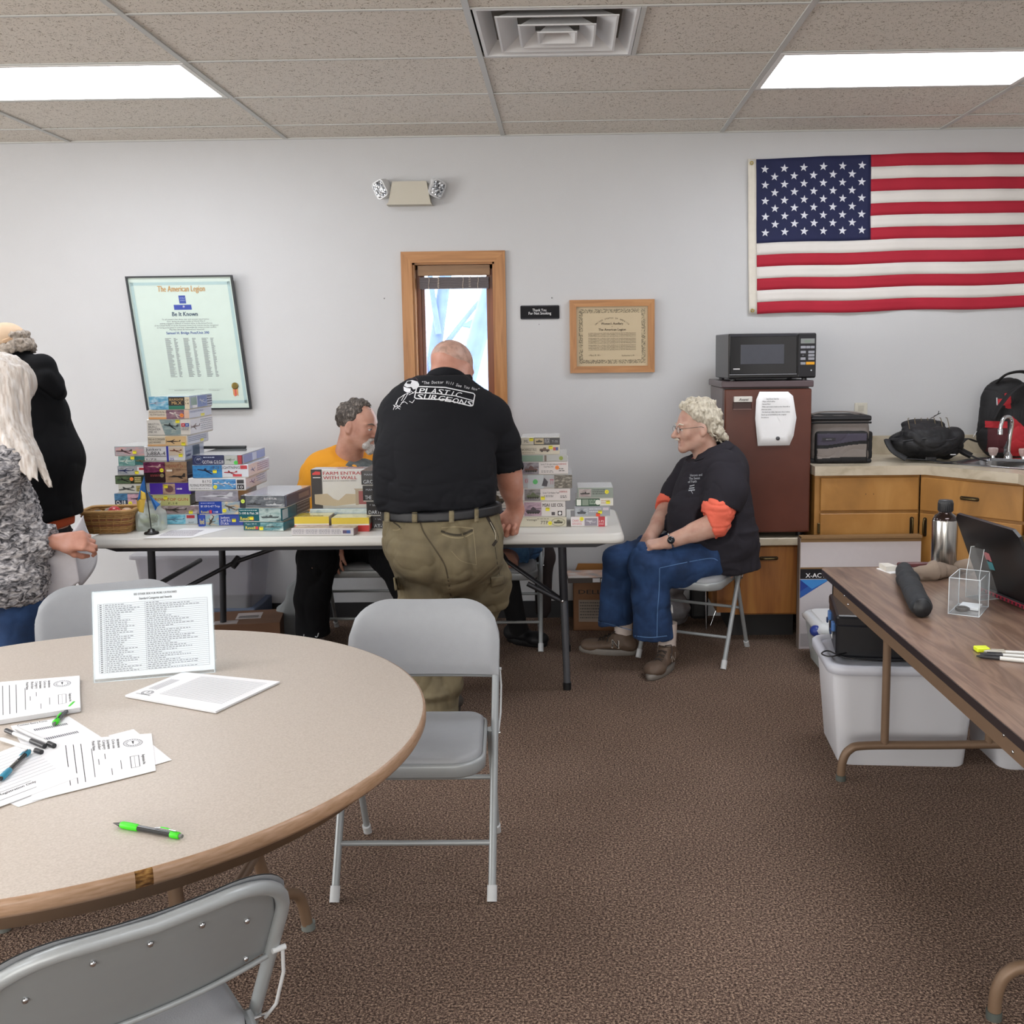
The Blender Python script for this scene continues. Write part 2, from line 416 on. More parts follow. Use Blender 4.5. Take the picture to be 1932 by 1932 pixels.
# ---- window_1: oak casing, jamb, sash, glass, raised blind
w = empty('window_1', (0, 0, 0)); w['kind'] = 'structure'
def mitred(b, x0, x1, z0, z1, wd, y0, y1, mv, mh):
    a = [(x0, z0), (x1, z0), (x1, z1), (x0, z1)]; c = [(x0 + wd, z0 + wd), (x1 - wd, z0 + wd), (x1 - wd, z1 - wd), (x0 + wd, z1 - wd)]
    for k, mm in ((0, mh), (1, mv), (2, mh), (3, mv)):
        k2 = (k + 1) % 4
        b[k].prism([a[k], a[k2], c[k2], c[k]], y0, y1, mm)
bs = [MB() for _ in range(4)]; mitred(bs, -.925, -.335, .915, 2.128, .062, -.022, 0, OAK, OAKH)
for b in bs: b.build('casing', w)
RED = ramp_mat('reddish_sash', [(.3, '#6b3a22'), (.7, '#8a5232')], coord_scale=(14, 14, .9), scale=3, rough=.4)
b = MB()
b.box(wx0, wx0 + .014, 0, .13, wz0, wz1, OAK); b.box(wx1 - .014, wx1, 0, .13, wz0, wz1, OAK)
b.box(wx0, wx1, 0, .13, wz1 - .014, wz1, OAKH); b.box(wx0, wx1, 0, .13, wz0, wz0 + .014, OAKH); b.build('jamb', w)
b = MB()
for k, (wd, ya, yb) in enumerate(((.022, .065, .09), (.042, .085, .12))):
    xa, xb, za, zb = wx0 + .014, wx1 - .014, wz0 + .014, wz1 - .014
    b.box(xa, xa + wd, ya, yb, za, zb, RED); b.box(xb - wd, xb, ya, yb, za, zb, RED)
    b.box(xa, xb, ya, yb, za, za + wd, RED); b.box(xa, xb, ya, yb, zb - wd, zb, RED)
b.build('sash', w)
b = MB(); b.box(wx0 + .05, wx1 - .05, .104, .107, wz0 + .05, wz1 - .05, clear('window_glass', '#ffffff', .02, .03)); b.build('pane', w)
bl = empty('window_blind', (0, 0, 0), label='dark slatted blind raised to the top of the narrow window under a wooden valance', cat='blind')
b = MB(); b.box(wx0 + .03, wx1 - .03, .008, .03, wz1 - .075, wz1 - .018, ramp_mat('valance_wood', [(.3, '#6e5138'), (.7, '#8b6a4a')], coord_scale=(.9, 14, 14), scale=3)); b.build('valance', bl)
for k in range(7):
    b = MB(); z = wz1 - .083 - k * .0095; b.box(wx0 + .038, wx1 - .038, .02, .062, z - .0088, z, C('#3d3138', .35)); b.build('slat', bl)
b = MB()
for fx in (.13, .27, .63, .85):
    x = wx0 + .04 + fx * (wx1 - wx0 - .08)
    b.tube([(x, .016, wz1 - .075), (x + .003, .014, wz1 - .10), (x - .002, .014, wz1 - .13), (x, .016, wz1 - .152)], .0014, C('#cdbfb0', .7), n=5)
for fx in (.27, .73):
    x = wx0 + .04 + fx * (wx1 - wx0 - .08)
    for k in range(7): b.tube([(x - .006, .014, wz1 - .08 - k * .0095), (x + .006, .012, wz1 - .083 - k * .0095)], .0013, C('#cdbfb0', .7), n=5)
b.build('cord', bl, kind='stuff')
# outside the window: snow-bright yard, leaning bare trees, neighbouring house; overexposure is put into their blue-grey colours
SNOW = C('#c3cbd2', .9)
q = MB(); q.box(-14, 14, .5, 30, -.5, -.3, SNOW); q.build('ground', kind='structure')
BARK = C('#5f6f8c', .9, nz=.3, scale=9)
def tree(x, y, lean, h, r, lab, seed):
    rd = random.Random(seed); b = MB()
    top = Vector((x + lean * h, y, h)); P = [Vector((x, y, -.3)), Vector((x + lean * h * .4, y + .1, h * .4)), top]
    b.tube(smooth_path(P, 5), [r * (1 - .06 * i) for i in range(11)], BARK, n=8); o = b.build('bare_tree', label=lab, cat='tree')
    for k in range(9):
        t = .25 + .75 * rd.random(); p = Vector((x, y, -.3)).lerp(top, t); L = h * (.25 + .3 * rd.random()); a = rd.uniform(-1.1, 1.1) + lean
        e = p + Vector((math.sin(a) * L, rd.uniform(-.3, .3), math.cos(a) * L)); mid = p.lerp(e, .5) + Vector((rd.uniform(-.15, .15), 0, .1))
        c = MB(); c.tube(smooth_path([p, mid, e], 4), [r * .35 * (1 - .09 * i) for i in range(9)], BARK, n=6)
        for _ in range(5):
            s_ = mid.lerp(e, rd.random()); c.tube([s_, s_ + Vector((rd.uniform(-.5, .5), 0, rd.uniform(.2, .7)))], [r * .1, r * .04], BARK, n=4)
        c.build('branch', o)
tree(-1.45, 4.2, .34, 5.2, .13, 'thick bare leaning tree outside the window, nearest the glass', 3)
tree(-1.75, 5.6, .18, 5.4, .10, 'slender bare tree outside the window, left of the thick one', 5)
tree(-1.2, 7.5, .40, 6.0, .12, 'bare leaning tree outside, farther behind the thick one', 9)
q = MB(); hm = C('#8ea6c4', .8); h = empty('neighbour_house', (0, 0, 0), label='pale blue house with a gabled roof beyond the yard trees', cat='house')
q = MB(); q.box(-1.6, 3.4, 12, 15, -.3, 2.0, hm); q.build('wall', h)
q = MB(); q.prism([(-1.8, 2.0), (3.6, 2.0), (.9, 3.4)], 11.8, 15.2, C('#5d7599', .8)); q.build('roof', h)
q = MB(); q.box(-1.25, -.85, 11.97, 12, .7, 1.5, C('#3c4f70', .3)); q.build('window', h)

# ---- things on the back wall
def on_wall(px, py): return at(px, py, Y=0)
# big certificate in a thin black frame, leaning out at the top
fr = empty('framed_certificate', (-2.145, -.012, 1.25), label='large thin black frame with a greenish typed certificate, hanging above the kit boxes', cat='framed certificate')
fr.rotation_euler = (math.radians(2.5), 0, 0)
BF = C('#1a2026', .35); CW, CH = .605, .76
q = MB(M=Matrix(((1, .055, 0, 0), (0, 1, 0, 0), (0, 0, 1, 0), (0, 0, 0, 1))))
def shz(z): return -.065 * z / CH      # the frame hangs skewed a little
def sprism(b, x0, x1, z0, z1, y0, y1, mat):
    b.prism([(x0 + shz(z0), z0), (x1 + shz(z0), z0), (x1 + shz(z1), z1), (x0 + shz(z1), z1)], y0, y1, mat)
fr.location.x += .03
q = MB(); t = .009
sprism(q, -CW / 2, CW / 2, 0, t, -.02, .004, BF); sprism(q, -CW / 2, CW / 2, CH - t, CH, -.02, .004, BF)
sprism(q, -CW / 2, -CW / 2 + t, t, CH - t, -.02, .004, BF); sprism(q, CW / 2 - t, CW / 2, t, CH - t, -.02, .004, BF); q.build('frame', fr)
q = MB(); sprism(q, -CW / 2 + t, CW / 2 - t, t, CH - t, -.008, -.004, C('#c3d3cb', .5, nz=.04, scale=12)); q.build('certificate_sheet', fr)
q = MB(); y = -.0085
def band(x0, x1, z0, z1, mat): sprism(q, x0, x1, z0, z1, y - .0004, y, mat)
bm_ = C('#a5bfc0', .6); a, e_ = CW / 2 - .035, .017
band(-a - e_, a + e_, .035, .035 + e_, bm_); band(-a - e_, a + e_, CH - .035 - e_, CH - .035, bm_); band(-a - e_, -a, .035, CH - .035, bm_); band(a, a + e_, .035, CH - .035, bm_)
band(-.02, .018, CH - .155, CH - .11, C('#2f4699', .5)); band(-.055, .045, CH - .19, CH - .162, C('#28409b', .5)); q.build('printed_border', fr)
q = MB()
def wt(s_, z, size, mat, x=0, wid=None, al='c', bold=0): q.text(s_, size, mat, T(x + shz(z), -.0092, z) @ FRONT, al, wid=wid, bold=bold)
GOLD = C('#b98d4b', .5); NAVY = C('#27405c', .5); BLU = C('#4a63a0', .5)
wt('The American Legion', CH - .088, .047, GOLD, wid=.27, bold=.012); wt('Be It Known', CH - .225, .034, NAVY, x=.0, wid=.145, bold=.01)
wt('WORLD', CH - .128, .010, C('#9fb0dc'), wid=.03); wt('WAR II', CH - .141, .010, C('#9fb0dc'), wid=.028); wt('*', CH - .187, .03, WHITEP)
for k, s_ in enumerate(('To all present that these men and women listed below', 'were, during the global conflict of World War II', 'actively engaged in defense of freedom either in the Armed Forces', 'of the United States or on the American home front, and are hereby recognized', 'as having participated in and been responsible for victory in that conflict.', 'May they always be honored and respected.')):
    wt(s_, CH - .247 - k * .0115, .011, GREYINK, wid=(.27, .22, .30, .365, .34, .2)[k])
wt('Samuel H. Bridge Post/Unit 390', CH - .327, .021, BLU, wid=.245, bold=.01)
for c_ in range(3):
    for k in range(40):
        z = CH - .352 - k * .0056; x0 = -.135 + c_ * .105 ; l = .022 + .016 * random.random()
        q.prism([(x0 + shz(z), z), (x0 + l + shz(z), z), (x0 + l + shz(z), z + .0022), (x0 + shz(z), z + .0022)], -.0092, -.0088, GREYINK)
        l = .01 + .012 * random.random(); x1 = x0 + .05
        q.prism([(x1 + shz(z), z), (x1 + l + shz(z), z), (x1 + l + shz(z), z + .0022), (x1 + shz(z), z + .0022)], -.0092, -.0088, GREYINK)
for x0, x1 in ((-.17, .03), (.06, .15)):
    q.prism([(x0, .118), (x1, .118), (x1, .1187), (x0, .1187)], -.0092, -.0088, GREYINK)
wt('American Battle Monuments Commission', .110, .007, GREYINK, x=-.07, wid=.115); wt('The American Legion', .110, .007, GREYINK, x=.105, wid=.06)
q.build('lettering', fr)
q = MB(); q.lathe([(0, .0), (.018, 0), (.02, .002), (.018, .004), (.012, .003), (0, .004)], C('#7c6c3a', .35, .6), n=20, M=T(.215, -.009, .135) @ FRONT)
q.prism([(.20, .12), (.23, .12), (.232, .075), (.222, .085), (.212, .073), (.203, .083)], -.0095, -.0085, C('#c98f5c')); q.prism([(.211, .12), (.22, .12), (.222, .078), (.212, .076)], -.01, -.009, C('#c4524a')); q.build('seal', fr)

# smaller oak-framed certificate
f2 = empty('framed_certificate', (.268, -.012, 1.434), label='small oak frame with a yellowed ornate certificate, right of the window', cat='framed certificate')
W2, H2 = .482, .412
bs = [MB() for _ in range(4)]; mitred(bs, -W2 / 2, W2 / 2, 0, H2, .038, -.02, .01, OAK, OAKH)
for b in bs: b.build('frame_rail', f2)
q = MB(); q.box(-W2 / 2 + .038, W2 / 2 - .038, -.006, -.002, .038, H2 - .038, C('#bfae90', .6, nz=.05, scale=10)); q.build('certificate_sheet', f2)
q = MB(); br = ramp_mat('guilloche_border', [(.35, '#6f6552'), (.6, '#b5a586')], kind='voronoi', scale=150, rough=.6); ww, hh = W2 / 2 - .052, H2 - .052
for a_ in ((-ww, ww, .052, .074), (-ww, ww, hh - .022, hh), (-ww, -ww + .022, .074, hh - .022), (ww - .022, ww, .074, hh - .022)): q.box(a_[0], a_[1], -.0066, -.0062, a_[2], a_[3], br)
BR = C('#4c4334', .6)
def w2(s_, z, size, wid=None, x=0, bold=0): q.text(s_, size, BR, T(x, -.0068, z) @ FRONT, 'c', wid=wid, bold=bold)
s_ = 'UNITED STATES OF AMERICA'
for k, ch in enumerate(s_):
    a = (k - 11.5) * .062; q.text(ch, .011, BR, T(math.sin(a) * .14, -.0068, .165 + math.cos(a) * .14) @ FRONT @ RZ(-a), 'c', bold=.01)
w2("Women's Auxiliary", .272, .018, .125, bold=.02); w2('of', .259, .008); w2('The American Legion', .238, .019, .155, bold=.02)
for k in range(11):
    z = .222 - k * .0085 - (k > 2) * .004 - (k > 6) * .004; 
    w2(('to whom these presents shall come, greeting: know ye that the following persons', 'having applied for a charter of the auxiliary are hereby granted permission')[k % 2], z, .0075, .27, bold=.01)
w2('~Mary R. W~', .095, .014, .07, x=-.10); w2('Katherine L. M', .093, .012, .07, x=.09); q.build('lettering', f2)
# sign
sg = MB(); p0 = on_wall(982, 577); p1 = on_wall(1055, 602)
sg.prism(rrect(.222, .078, .008, cx=-.142, cy=1.781), -.006, -.0005, C('#131317', .6, spec=.2)); sg = sg.build('wall_sign', label='small black no-smoking plaque with white lettering between window and oak frame', cat='sign')
q = MB(); q.text('Thank You', .022, PAPER, T(-.145, -.007, 1.786) @ FRONT, 'c', wid=.078); q.text('For Not Smoking', .022, PAPER, T(-.142, -.007, 1.768) @ FRONT, 'c', wid=.128)
for a_ in ((-.248, -.036, 1.746, 1.747), (-.248, -.036, 1.815, 1.816)): q.box(a_[0], a_[1], -.0068, -.0062, a_[2], a_[3], GREYINK)
q.build('lettering', sg)
# emergency light
el = empty('emergency_light', (-.862, 0, 2.452), label='beige twin-head emergency light high on the wall above the window', cat='emergency light')
BG = C('#bdb8aa', .5, nz=.02); q = MB()
q.prism([(-.115, -.06), (.12, -.06), (.10, .055), (-.09, .055)], -.075, -.001, BG, smooth=False); q.prism([(-.125, -.072), (.128, -.072), (.12, -.06), (-.115, -.06)], -.082, -.001, BG); q.build('body', el)
LAMP = ramp_mat('faceted_reflector', [(.2, '#5a5d62'), (.45, '#a9adb2'), (.7, '#e3e6e8')], kind='voronoi', scale=62, rough=.15, metal=.6, bump=.004)
for sx, rz in ((-1, .42), (1, -.42)):
    M0 = T(sx * .152, -.05, .018) @ RY(-rz) @ RZ(sx * .5)
    q = MB(); q.cyl((sx * .11, -.035, 0), (sx * .14, -.05, .005), .014, WHITEP); q.prism(rrect(.082, .098, .022), -.022, .03, C('#d4d6d8', .3), M=M0, smooth=False); h = q.build('lamp_head', el)
    q = MB(); q.prism(rrect(.068, .084, .018), -.026, -.022, LAMP, M=M0)
    for ix in (-1, 0, 1):
        for iz in (-1, 0, 1, 2):
            q.lathe([(0, 0), (.006, 0), (.0105, .006), (.0112, .006)], LAMP, n=8, M=M0 @ T(ix * .02 + (iz % 2) * .006, -.032, iz * .021 - .01) @ RX(-PI / 2), smooth=False)
    q.build('lens', h)
# scuffs and the little screw marks on the wall
q = MB(); 
for px, py, r_ in ((725, 563, .004), (1041, 562, .004), (1017, 612, .003)):
    p = on_wall(px, py); q.lathe([(0, .002), (r_, .002), (r_, 0)], C('#8c8c8e'), n=8, M=T(p.x, -.0005, p.z) @ FRONT)
q.build('trim_1', kind='structure')
# power outlet behind the cooler bag
p = on_wall(1624, 778); q = MB(); q.box(p.x - .038, p.x + .036, -.008, 0, p.z - .06, p.z + .055, C('#c9c5b8', .4), bev=.003); ou = q.build('wall_outlet', label='beige outlet plate on the wall behind the cooler bag', cat='outlet')
q = MB(); q.box(p.x - .017, p.x + .015, -.010, -.007, p.z + .008, p.z + .04, C('#b9b5a8', .4)); q.build('socket', ou)

# ---- flag, slightly rippled cloth
fl = empty('flag', (1.09, 0, 1.755), label='large red, white and blue stars and stripes flag pinned flat to the wall', cat='flag')
FW, FH = 1.50, .852
def fy(x, z): return -.016 - .005 * math.sin(x * 5 + z * 3) - .004 * math.sin(x * 13 - z * 4) - .0025 * math.sin(x * 29 + z * 11) - .002 * math.sin(z * 37 + x * 7)
def fz(x, z):   # hung a little unevenly
    t_ = z / FH; return z + t_ * (.012 * math.sin(x * 2.0) + .01 * x) + (1 - t_) * (.012 * x + .004 * math.sin(x * 9)) 
def fxx(x, z): return x - .015 * (z / FH) * (1 - x / FW) + .02 * (1 - z / FH) * x / FW
def cloth(x0, x1, z0, z1, mat, dy=0, name=None):
    q = MB(); n = max(2, int((x1 - x0) / .02)); q.grid(lambda u, v: (fxx(x0 + (x1 - x0) * u, z0 + (z1 - z0) * v), fy(x0 + (x1 - x0) * u, z0 + (z1 - z0) * v) + dy, fz(x0 + (x1 - x0) * u, z0 + (z1 - z0) * v)), n, max(2, int((z1 - z0) / .02)), mat)
    return q.build(name, fl, solid=.002)
FR = C('#a5182f', .8, nz=.12, scale=9); FWH = C('#d8d4d0', .8, nz=.05, scale=9); FB = C('#161c44', .8, nz=.15, scale=14); UH = .462
sh = FH / 13
for k in range(13):
    z1 = FH - k * sh; z0 = z1 - sh; x0 = .628 if k < 7 else 0
    cloth(x0, FW, z0, z1, FR if k % 2 == 0 else FWH, name='stripe')
cloth(0, .632, FH - 7 * sh, FH, FB, dy=-.0015, name='star_field')
q = MB()
for r_ in range(9):
    for c_ in range(6 if r_ % 2 == 0 else 5):
        cx = .048 + (c_ + (.5 if r_ % 2 else 0)) * .107; cz = FH - .056 - r_ * .0435
        pts = []
        for k in range(10):
            a = PI / 2 + k * PI / 5 - .1; rr = .0235 if k % 2 == 0 else .0095
            x, z = cx + rr * math.cos(a), cz + rr * math.sin(a); pts.append((fxx(x, z), fy(x, z) - .0045, fz(x, z)))
        c0 = (fxx(cx, cz), fy(cx, cz) - .0045, fz(cx, cz))
        q.add([c0] + pts, [(0, 1 + k, 1 + (k + 1) % 10) for k in range(10)], C('#d3d6e0', .8))
q.build('star', fl);
q = MB(); q.grid(lambda u, v: (-.046 + .046 * u + .0 - .015 * v, fy(0, FH * v), FH * v + .004 * (1 - u)), 3, 20, C('#d6d1c6', .8)); q.build('header_band', fl, solid=.003)
for z in (.02, FH - .02):
    q = MB(); q.tube([(-.026 - .015 * z / FH + .008 * math.cos(a), fy(0, z) - .004, z + .008 * math.sin(a)) for a in [k * PI / 6 for k in range(12)]], .003, C('#b09a55', .3, 1.0), n=6, closed=True); q.build('grommet', fl)
# ================================================================== FURNITURE
def arc(cx, cy, r, a0, a1, n=8): return [(cx + r * math.cos(math.radians(a0 + (a1 - a0) * k / n)), cy + r * math.sin(math.radians(a0 + (a1 - a0) * k / n))) for k in range(n + 1)]
GREYC = C('#9ea3a5', .38, .25, nz=.03); VINYL = C('#96999d', .42, nz=.04, bump=.0006, bscale=400); CAPW = C('#c3c6c8', .5)
PANELM = C('#8f9496', .35, .2, nz=.03)
def folding_chair(name, label, loc, rz, group='grey padded folding chairs', vin=VINYL):
    """faces local -Y; steel tube frame, padded seat and curved back"""
    r = empty(name, loc, rz, label=label, cat='chair', group=group)
    f0 = Vector((0, -.215, 0)); d = Vector((0, .435, .775)); dn = d.normalized(); L = d.length
    def P(x, t): return f0 + d * t + Vector((x, 0, 0))
    hw = .226; R = .13; rt = R / L
    path = [P(-hw, .012), P(-hw, .3), P(-hw, .6), P(-hw, 1 - rt)]
    for k in range(1, 9):
        a = PI / 2 * k / 8; path.append(P(-hw + R * (1 - math.cos(a)), 1 - rt + rt * math.sin(a)))
    path += [P(0, 1.0)] + [Vector((-p.x, p.y, p.z)) for p in reversed(path)]
    nrm = Vector((0, -dn.z, dn.y)); path = [p - nrm * (.030 * max(0, 1 - (p.x / hw) ** 2)) for p in path]
    q = MB(); q.tube(path, .0115, GREYC, n=12); q.build('back_frame', r)
    for sx in (-1, 1):
        q = MB(); q.cyl(P(sx * hw, 0), P(sx * hw, .05), .0145, CAPW); q.build('foot_cap', r)
        q = MB(); q.tube([(sx * .212, .02, .425), (sx * .212, .215, 0.012)], .0105, GREYC, n=12); lg = q.build('rear_leg', r)
        q = MB(); q.cyl((sx * .212, .222, 0), (sx * .212, .20, .035), .0135, CAPW); q.build('foot_cap', lg)
        q = MB(); q.tube([(sx * .236, .04, .41), (sx * .241, .08, .455), (sx * .242, .115, .53), (sx * .238, .125, .58)], .0032, CAPW, n=6); q.cyl((sx * .22, .125, .58), (sx * .243, .125, .58), .005, CAPW); q.cyl((sx * .2, .03, .41), (sx * .243, .03, .41), .005, CHROME); q.build('hinge_link', r)
    q = MB(); q.cyl(P(-hw, .18), P(hw, .18), .008, GREYC, n=10); q.build('stretcher', r)
    q = MB(); q.cyl((-.212, .11, .235), (.212, .11, .235), .008, GREYC, n=10); q.build('stretcher', r)
    # seat: pressed pan with rolled rim, padded top
    def outline(w0, w1, y0, y1, rr, n=7):   # front narrower corner radius big
        o = []
        for cx, cy, a0, w in ((w0 / 2 - rr, y0 + rr, 270, 0), (w1 / 2 - rr * .55, y1 - rr * .55, 0, 1), (-w1 / 2 + rr * .55, y1 - rr * .55, 90, 1), (-w0 / 2 + rr, y0 + rr, 180, 0)):
            r_ = rr if not w else rr * .55
            for k in range(n + 1):
                a = math.radians(a0 + 90 * k / n); o.append((cx + r_ * math.cos(a), cy + r_ * math.sin(a)))
        return o
    o = outline(.43, .40, -.285, .11, .085); n = len(o); c = (0, -.09)
    def sc(s_, z): return [((x - c[0]) * s_ + c[0], (y - c[1]) * s_ + c[1], z) for x, y in o]
    q = MB(); rings = [sc(.93, .398), sc(.975, .396), sc(1, .402), sc(1.005, .43), sc(.995, .436), sc(.96, .437)]
    vs = [p for g in rings for p in g]; q.add(vs, [(k * n + i, k * n + (i + 1) % n, (k + 1) * n + (i + 1) % n, (k + 1) * n + i) for k in range(len(rings) - 1) for i in range(n)], GREYC, smooth=True)
    q.add(rings[0], [tuple(range(n - 1, -1, -1))], GREYC); q.build('seat_pan', r)
    q = MB(); rings = [sc(.955, .434), sc(.95, .447), sc(.90, .456), sc(.75, .4595), sc(.4, .457), sc(.1, .455)]
    vs = [p for g in rings for p in g]; q.add(vs, [(k * n + i, k * n + (i + 1) % n, (k + 1) * n + (i + 1) % n, (k + 1) * n + i) for k in range(len(rings) - 1) for i in range(n)], vin, smooth=True)
    q.add(rings[-1], [tuple(range(n))], vin); q.build('seat_cushion', r)
    # curved padded back: front pad and rear steel panel
    def bx(u): return u * .236
    def top(u):
        x = abs(u) * .236; e = .236 - R
        return .012 + (1.0 if x < e else 1 - rt + rt * math.sqrt(max(0, 1 - ((x - e) / R) ** 2)))
    def bot(u): return .735 - .012 * (1 - u * u) * -1 - .006
    def pad(u, v, off, s=1):
        t0, t1 = bot(u), top(u) - (1 - s) * .45; e = min(1, max(0, min(v, 1 - v)) * 6); eu = min(1, (1 - abs(u)) * 9)
        t = t0 + (t1 - t0) * v; return P(bx(u) * s, t) + nrm * (off * math.sqrt(max(0, min(e, eu))) - .030 * (1 - u * u) * 1.0)
    q = MB(); q.grid(lambda a, b: pad(a * 2 - 1, b, .012) + nrm * .014, 32, 12, vin); q.grid(lambda a, b: pad(1 - a * 2, b, .0) + nrm * .012, 32, 12, vin); q.build('back_pad', r)
    q = MB(); q.grid(lambda a, b: pad(1 - a * 2, b, -.002, .93) + nrm * .004, 28, 12, PANELM)
    q.tube([P(bx(u), bot(u)) + nrm * (-.030 * (1 - u * u)) for u in [k / 10 - 1 for k in range(21)]], .005, GREYC, n=8)
    bp = q.build('back_panel', r)
    q = MB()
    for u, v in ((-.8, .12), (.8, .12), (-.72, .68), (.72, .68), (0, .88), (-.35, .86), (.35, .86)):
        q.ell(pad(u, v, -.002, .93) + nrm * .002, (.005, .003, .005), CHROME, n=8)
    q.build('rivet', bp, kind='stuff')
    return r
ch = folding_chair('folding_chair', 'grey padded folding chair standing alone by the round table, facing the camera', (-.452, -2.985, 0), 0)
dup(ch, (.655, -.745, 0), math.radians(-27), label='grey folding chair that the white-haired man sits on')
dup(ch, (-1.50, -2.68, 0), math.radians(25), label='grey folding chair behind the round table, behind the printed category card')
dup(ch, (-.745, -4.435, 0), math.radians(219), label='grey folding chair nearest the camera, its bare back panel toward it')
dup(ch, (-1.12, -.40, 0), math.radians(0), label='folding chair that the man in the yellow shirt sits on, behind the box table')
dup(ch, (-.37, -.50, 0), math.radians(0), label='folding chair that the person in denim shorts sits on, behind the box table')

# ---- long white plastic folding table
t = empty('folding_table', (-.97, -.985, 0), label='long white plastic folding table loaded with model kit boxes', cat='table')
TW, TD, TH = 2.46, .76, .737
PL = C('#d6d5d0', .42, nz=.02, scale=8, bump=.0004, bscale=500); DK = C('#2a2b30', .45, .3, nz=.05)
q = MB(); o = rrect(TW, TD, .06, 6)
def ringp(k, z): return [(x * (1 - k / TW * 2), y * (1 - k / TD * 2), z) for x, y in o]
rg = [ringp(.02, TH - .045), ringp(.004, TH - .045), ringp(0, TH - .040), ringp(0, TH - .022), ringp(.004, TH - .018), ringp(.004, TH - .008), ringp(.012, TH)]
n = len(o); vs = [p for g in rg for p in g]
q.add(vs, [(k * n + i, k * n + (i + 1) % n, (k + 1) * n + (i + 1) % n, (k + 1) * n + i) for k in range(len(rg) - 1) for i in range(n)], PL, smooth=True)
q.add(rg[-1], [tuple(range(n))], PL); q.add(rg[0], [tuple(range(n - 1, -1, -1))], PL); q.build('tabletop', t)
q = MB()
for y in (-.335, .335):
    q.box(-TW / 2 + .13, TW / 2 - .13, y - .012, y + .012, TH - .066, TH - .044, DK)
    for sx in (-1, 1): q.prism([(sx * (TW / 2 - .13), TH - .066), (sx * (TW / 2 - .13), TH - .044), (sx * (TW / 2 - .06), TH - .044)], y - .012, y + .012, DK)
q.build('side_rail', t)
GL = C('#70757c', .25, .6, nz=.05)
for sx, x in ((1, .945), (-1, -.945)):
    for y in (-.33, .29):
        q = MB(); xx = x if sx > 0 else (x if y < 0 else x + .12)
        q.tube([(xx, y, TH - .06), (xx + .005 * sx, y, .42)], .0175, DK, n=12); q.tube([(xx + .005 * sx, y, .43), (xx + .018 * sx, y - .01, .02)], .0165, GL if sx > 0 else DK, n=12)
        l = q.build('leg', t); q = MB(); q.cyl((xx + .018 * sx, y - .01, .0), (xx + .018 * sx, y - .01, .035), .0195, BLACKM); q.build('foot_cap', l)
    q = MB(); q.cyl((x, -.33, .50), (x, .29, .50), .012, DK); q.build('cross_bar', t)
    q = MB(); q.tube([(x, -.33, .42), (x - sx * .28, -.02, .55), (x - sx * .66, -.01, TH - .06)], .011, DK, n=8)
    q.cyl((x - sx * .16, -.33, .50), (x, -.33, .415), .0115, DK)
    q.cyl((x - sx * .27, -.03, .53), (x - sx * .30, .0, .57), .019, DK); q.ell((x, -.349, .42), (.007, .003, .007), CHROME, n=8); q.build('folding_brace', t)

# ---- big round table
rt_ = empty('round_table', (-1.139, -3.749, 0), label='large round beige folding table in the left foreground with papers and pens on it', cat='table')
TOPM = ramp_mat('beige_laminate', [(.3, '#b9aea2'), (.5, '#c3b8ac'), (.7, '#cbc1b6')], scale=260, detail=3, rough=.42)
EDGE = ramp_mat('tan_edge_band', [(.3, '#9a7a5c'), (.7, '#b3937a')], scale=30, coord_scale=(1, 1, 8), rough=.35)
TANM = C('#7b6450', .45, .2, nz=.06)
RR = .806; RZ0 = .737
q = MB(); q.lathe([(0, RZ0), (RR - .006, RZ0), (RR - .003, RZ0 - .001)], TOPM, n=128); q.build('tabletop', rt_)
gap0 = math.atan2(-4.478 + 3.749, -.727 + 1.139)      # missing bit of edging near the foreground chair
e0 = at(254, 1662, Z=.72); e1 = at(286, 1650, Z=.72)
a0 = math.atan2(e0.y + 3.749, e0.x + 1.139); a1 = math.atan2(e1.y + 3.749, e1.x + 1.139)
prof = [(RR - .003, RZ0 - .0008), (RR + .002, RZ0 - .003), (RR + .004, RZ0 - .010), (RR + .004, RZ0 - .024), (RR, RZ0 - .031), (RR - .02, RZ0 - .032)]
q = MB(); n = 150
vs = [(r_ * math.cos(a), r_ * math.sin(a), z) for k in range(n + 1) for a in [a1 + (2 * PI - (a1 - a0)) * k / n] for r_, z in prof]; k_ = len(prof)
q.add(vs, [(i * k_ + j, (i + 1) * k_ + j, (i + 1) * k_ + j + 1, i * k_ + j + 1) for i in range(n) for j in range(k_ - 1)], EDGE, smooth=True); q.build('edge_band', rt_)
q = MB(); q.lathe([(RR - .003, RZ0 - .001), (RR - .003, RZ0 - .031), (0, RZ0 - .031)], ramp_mat('bare_chipboard', [(.35, '#5b3a1c'), (.5, '#9a6b36'), (.65, '#c29555')], scale=70, coord_scale=(1, 1, 3), rough=.8), n=96); q.build('chipboard_core', rt_)
q = MB(); q.lathe([(RR - .075, RZ0 - .03), (RR - .07, RZ0 - .085), (RR - .078, RZ0 - .085), (RR - .083, RZ0 - .03)], TANM, n=96); q.build('apron', rt_)
for ang in (24, 24 + 180, 140, 320):
    a = math.radians(ang)
for sx in (-1, 1):
    q = MB(); 
    for sy in (-1, 1):
        q.tube(smooth_path([(sx * .30, sy * .22, RZ0 - .05), (sx * .34, sy * .25, .30), (sx * .37, sy * .30, .17), (sx * .405, sy * .385, .11), (sx * .42, sy * .413, .0)], 5), .0155, TANM, n=12)
        q.cyl((sx * .42, sy * .413, 0), (sx * .42, sy * .413, .02), .019, C('#6c706c', .6))
    q.cyl((sx * .34, -.25, .30), (sx * .34, .25, .30), .013, TANM); q.build('leg_frame', rt_)

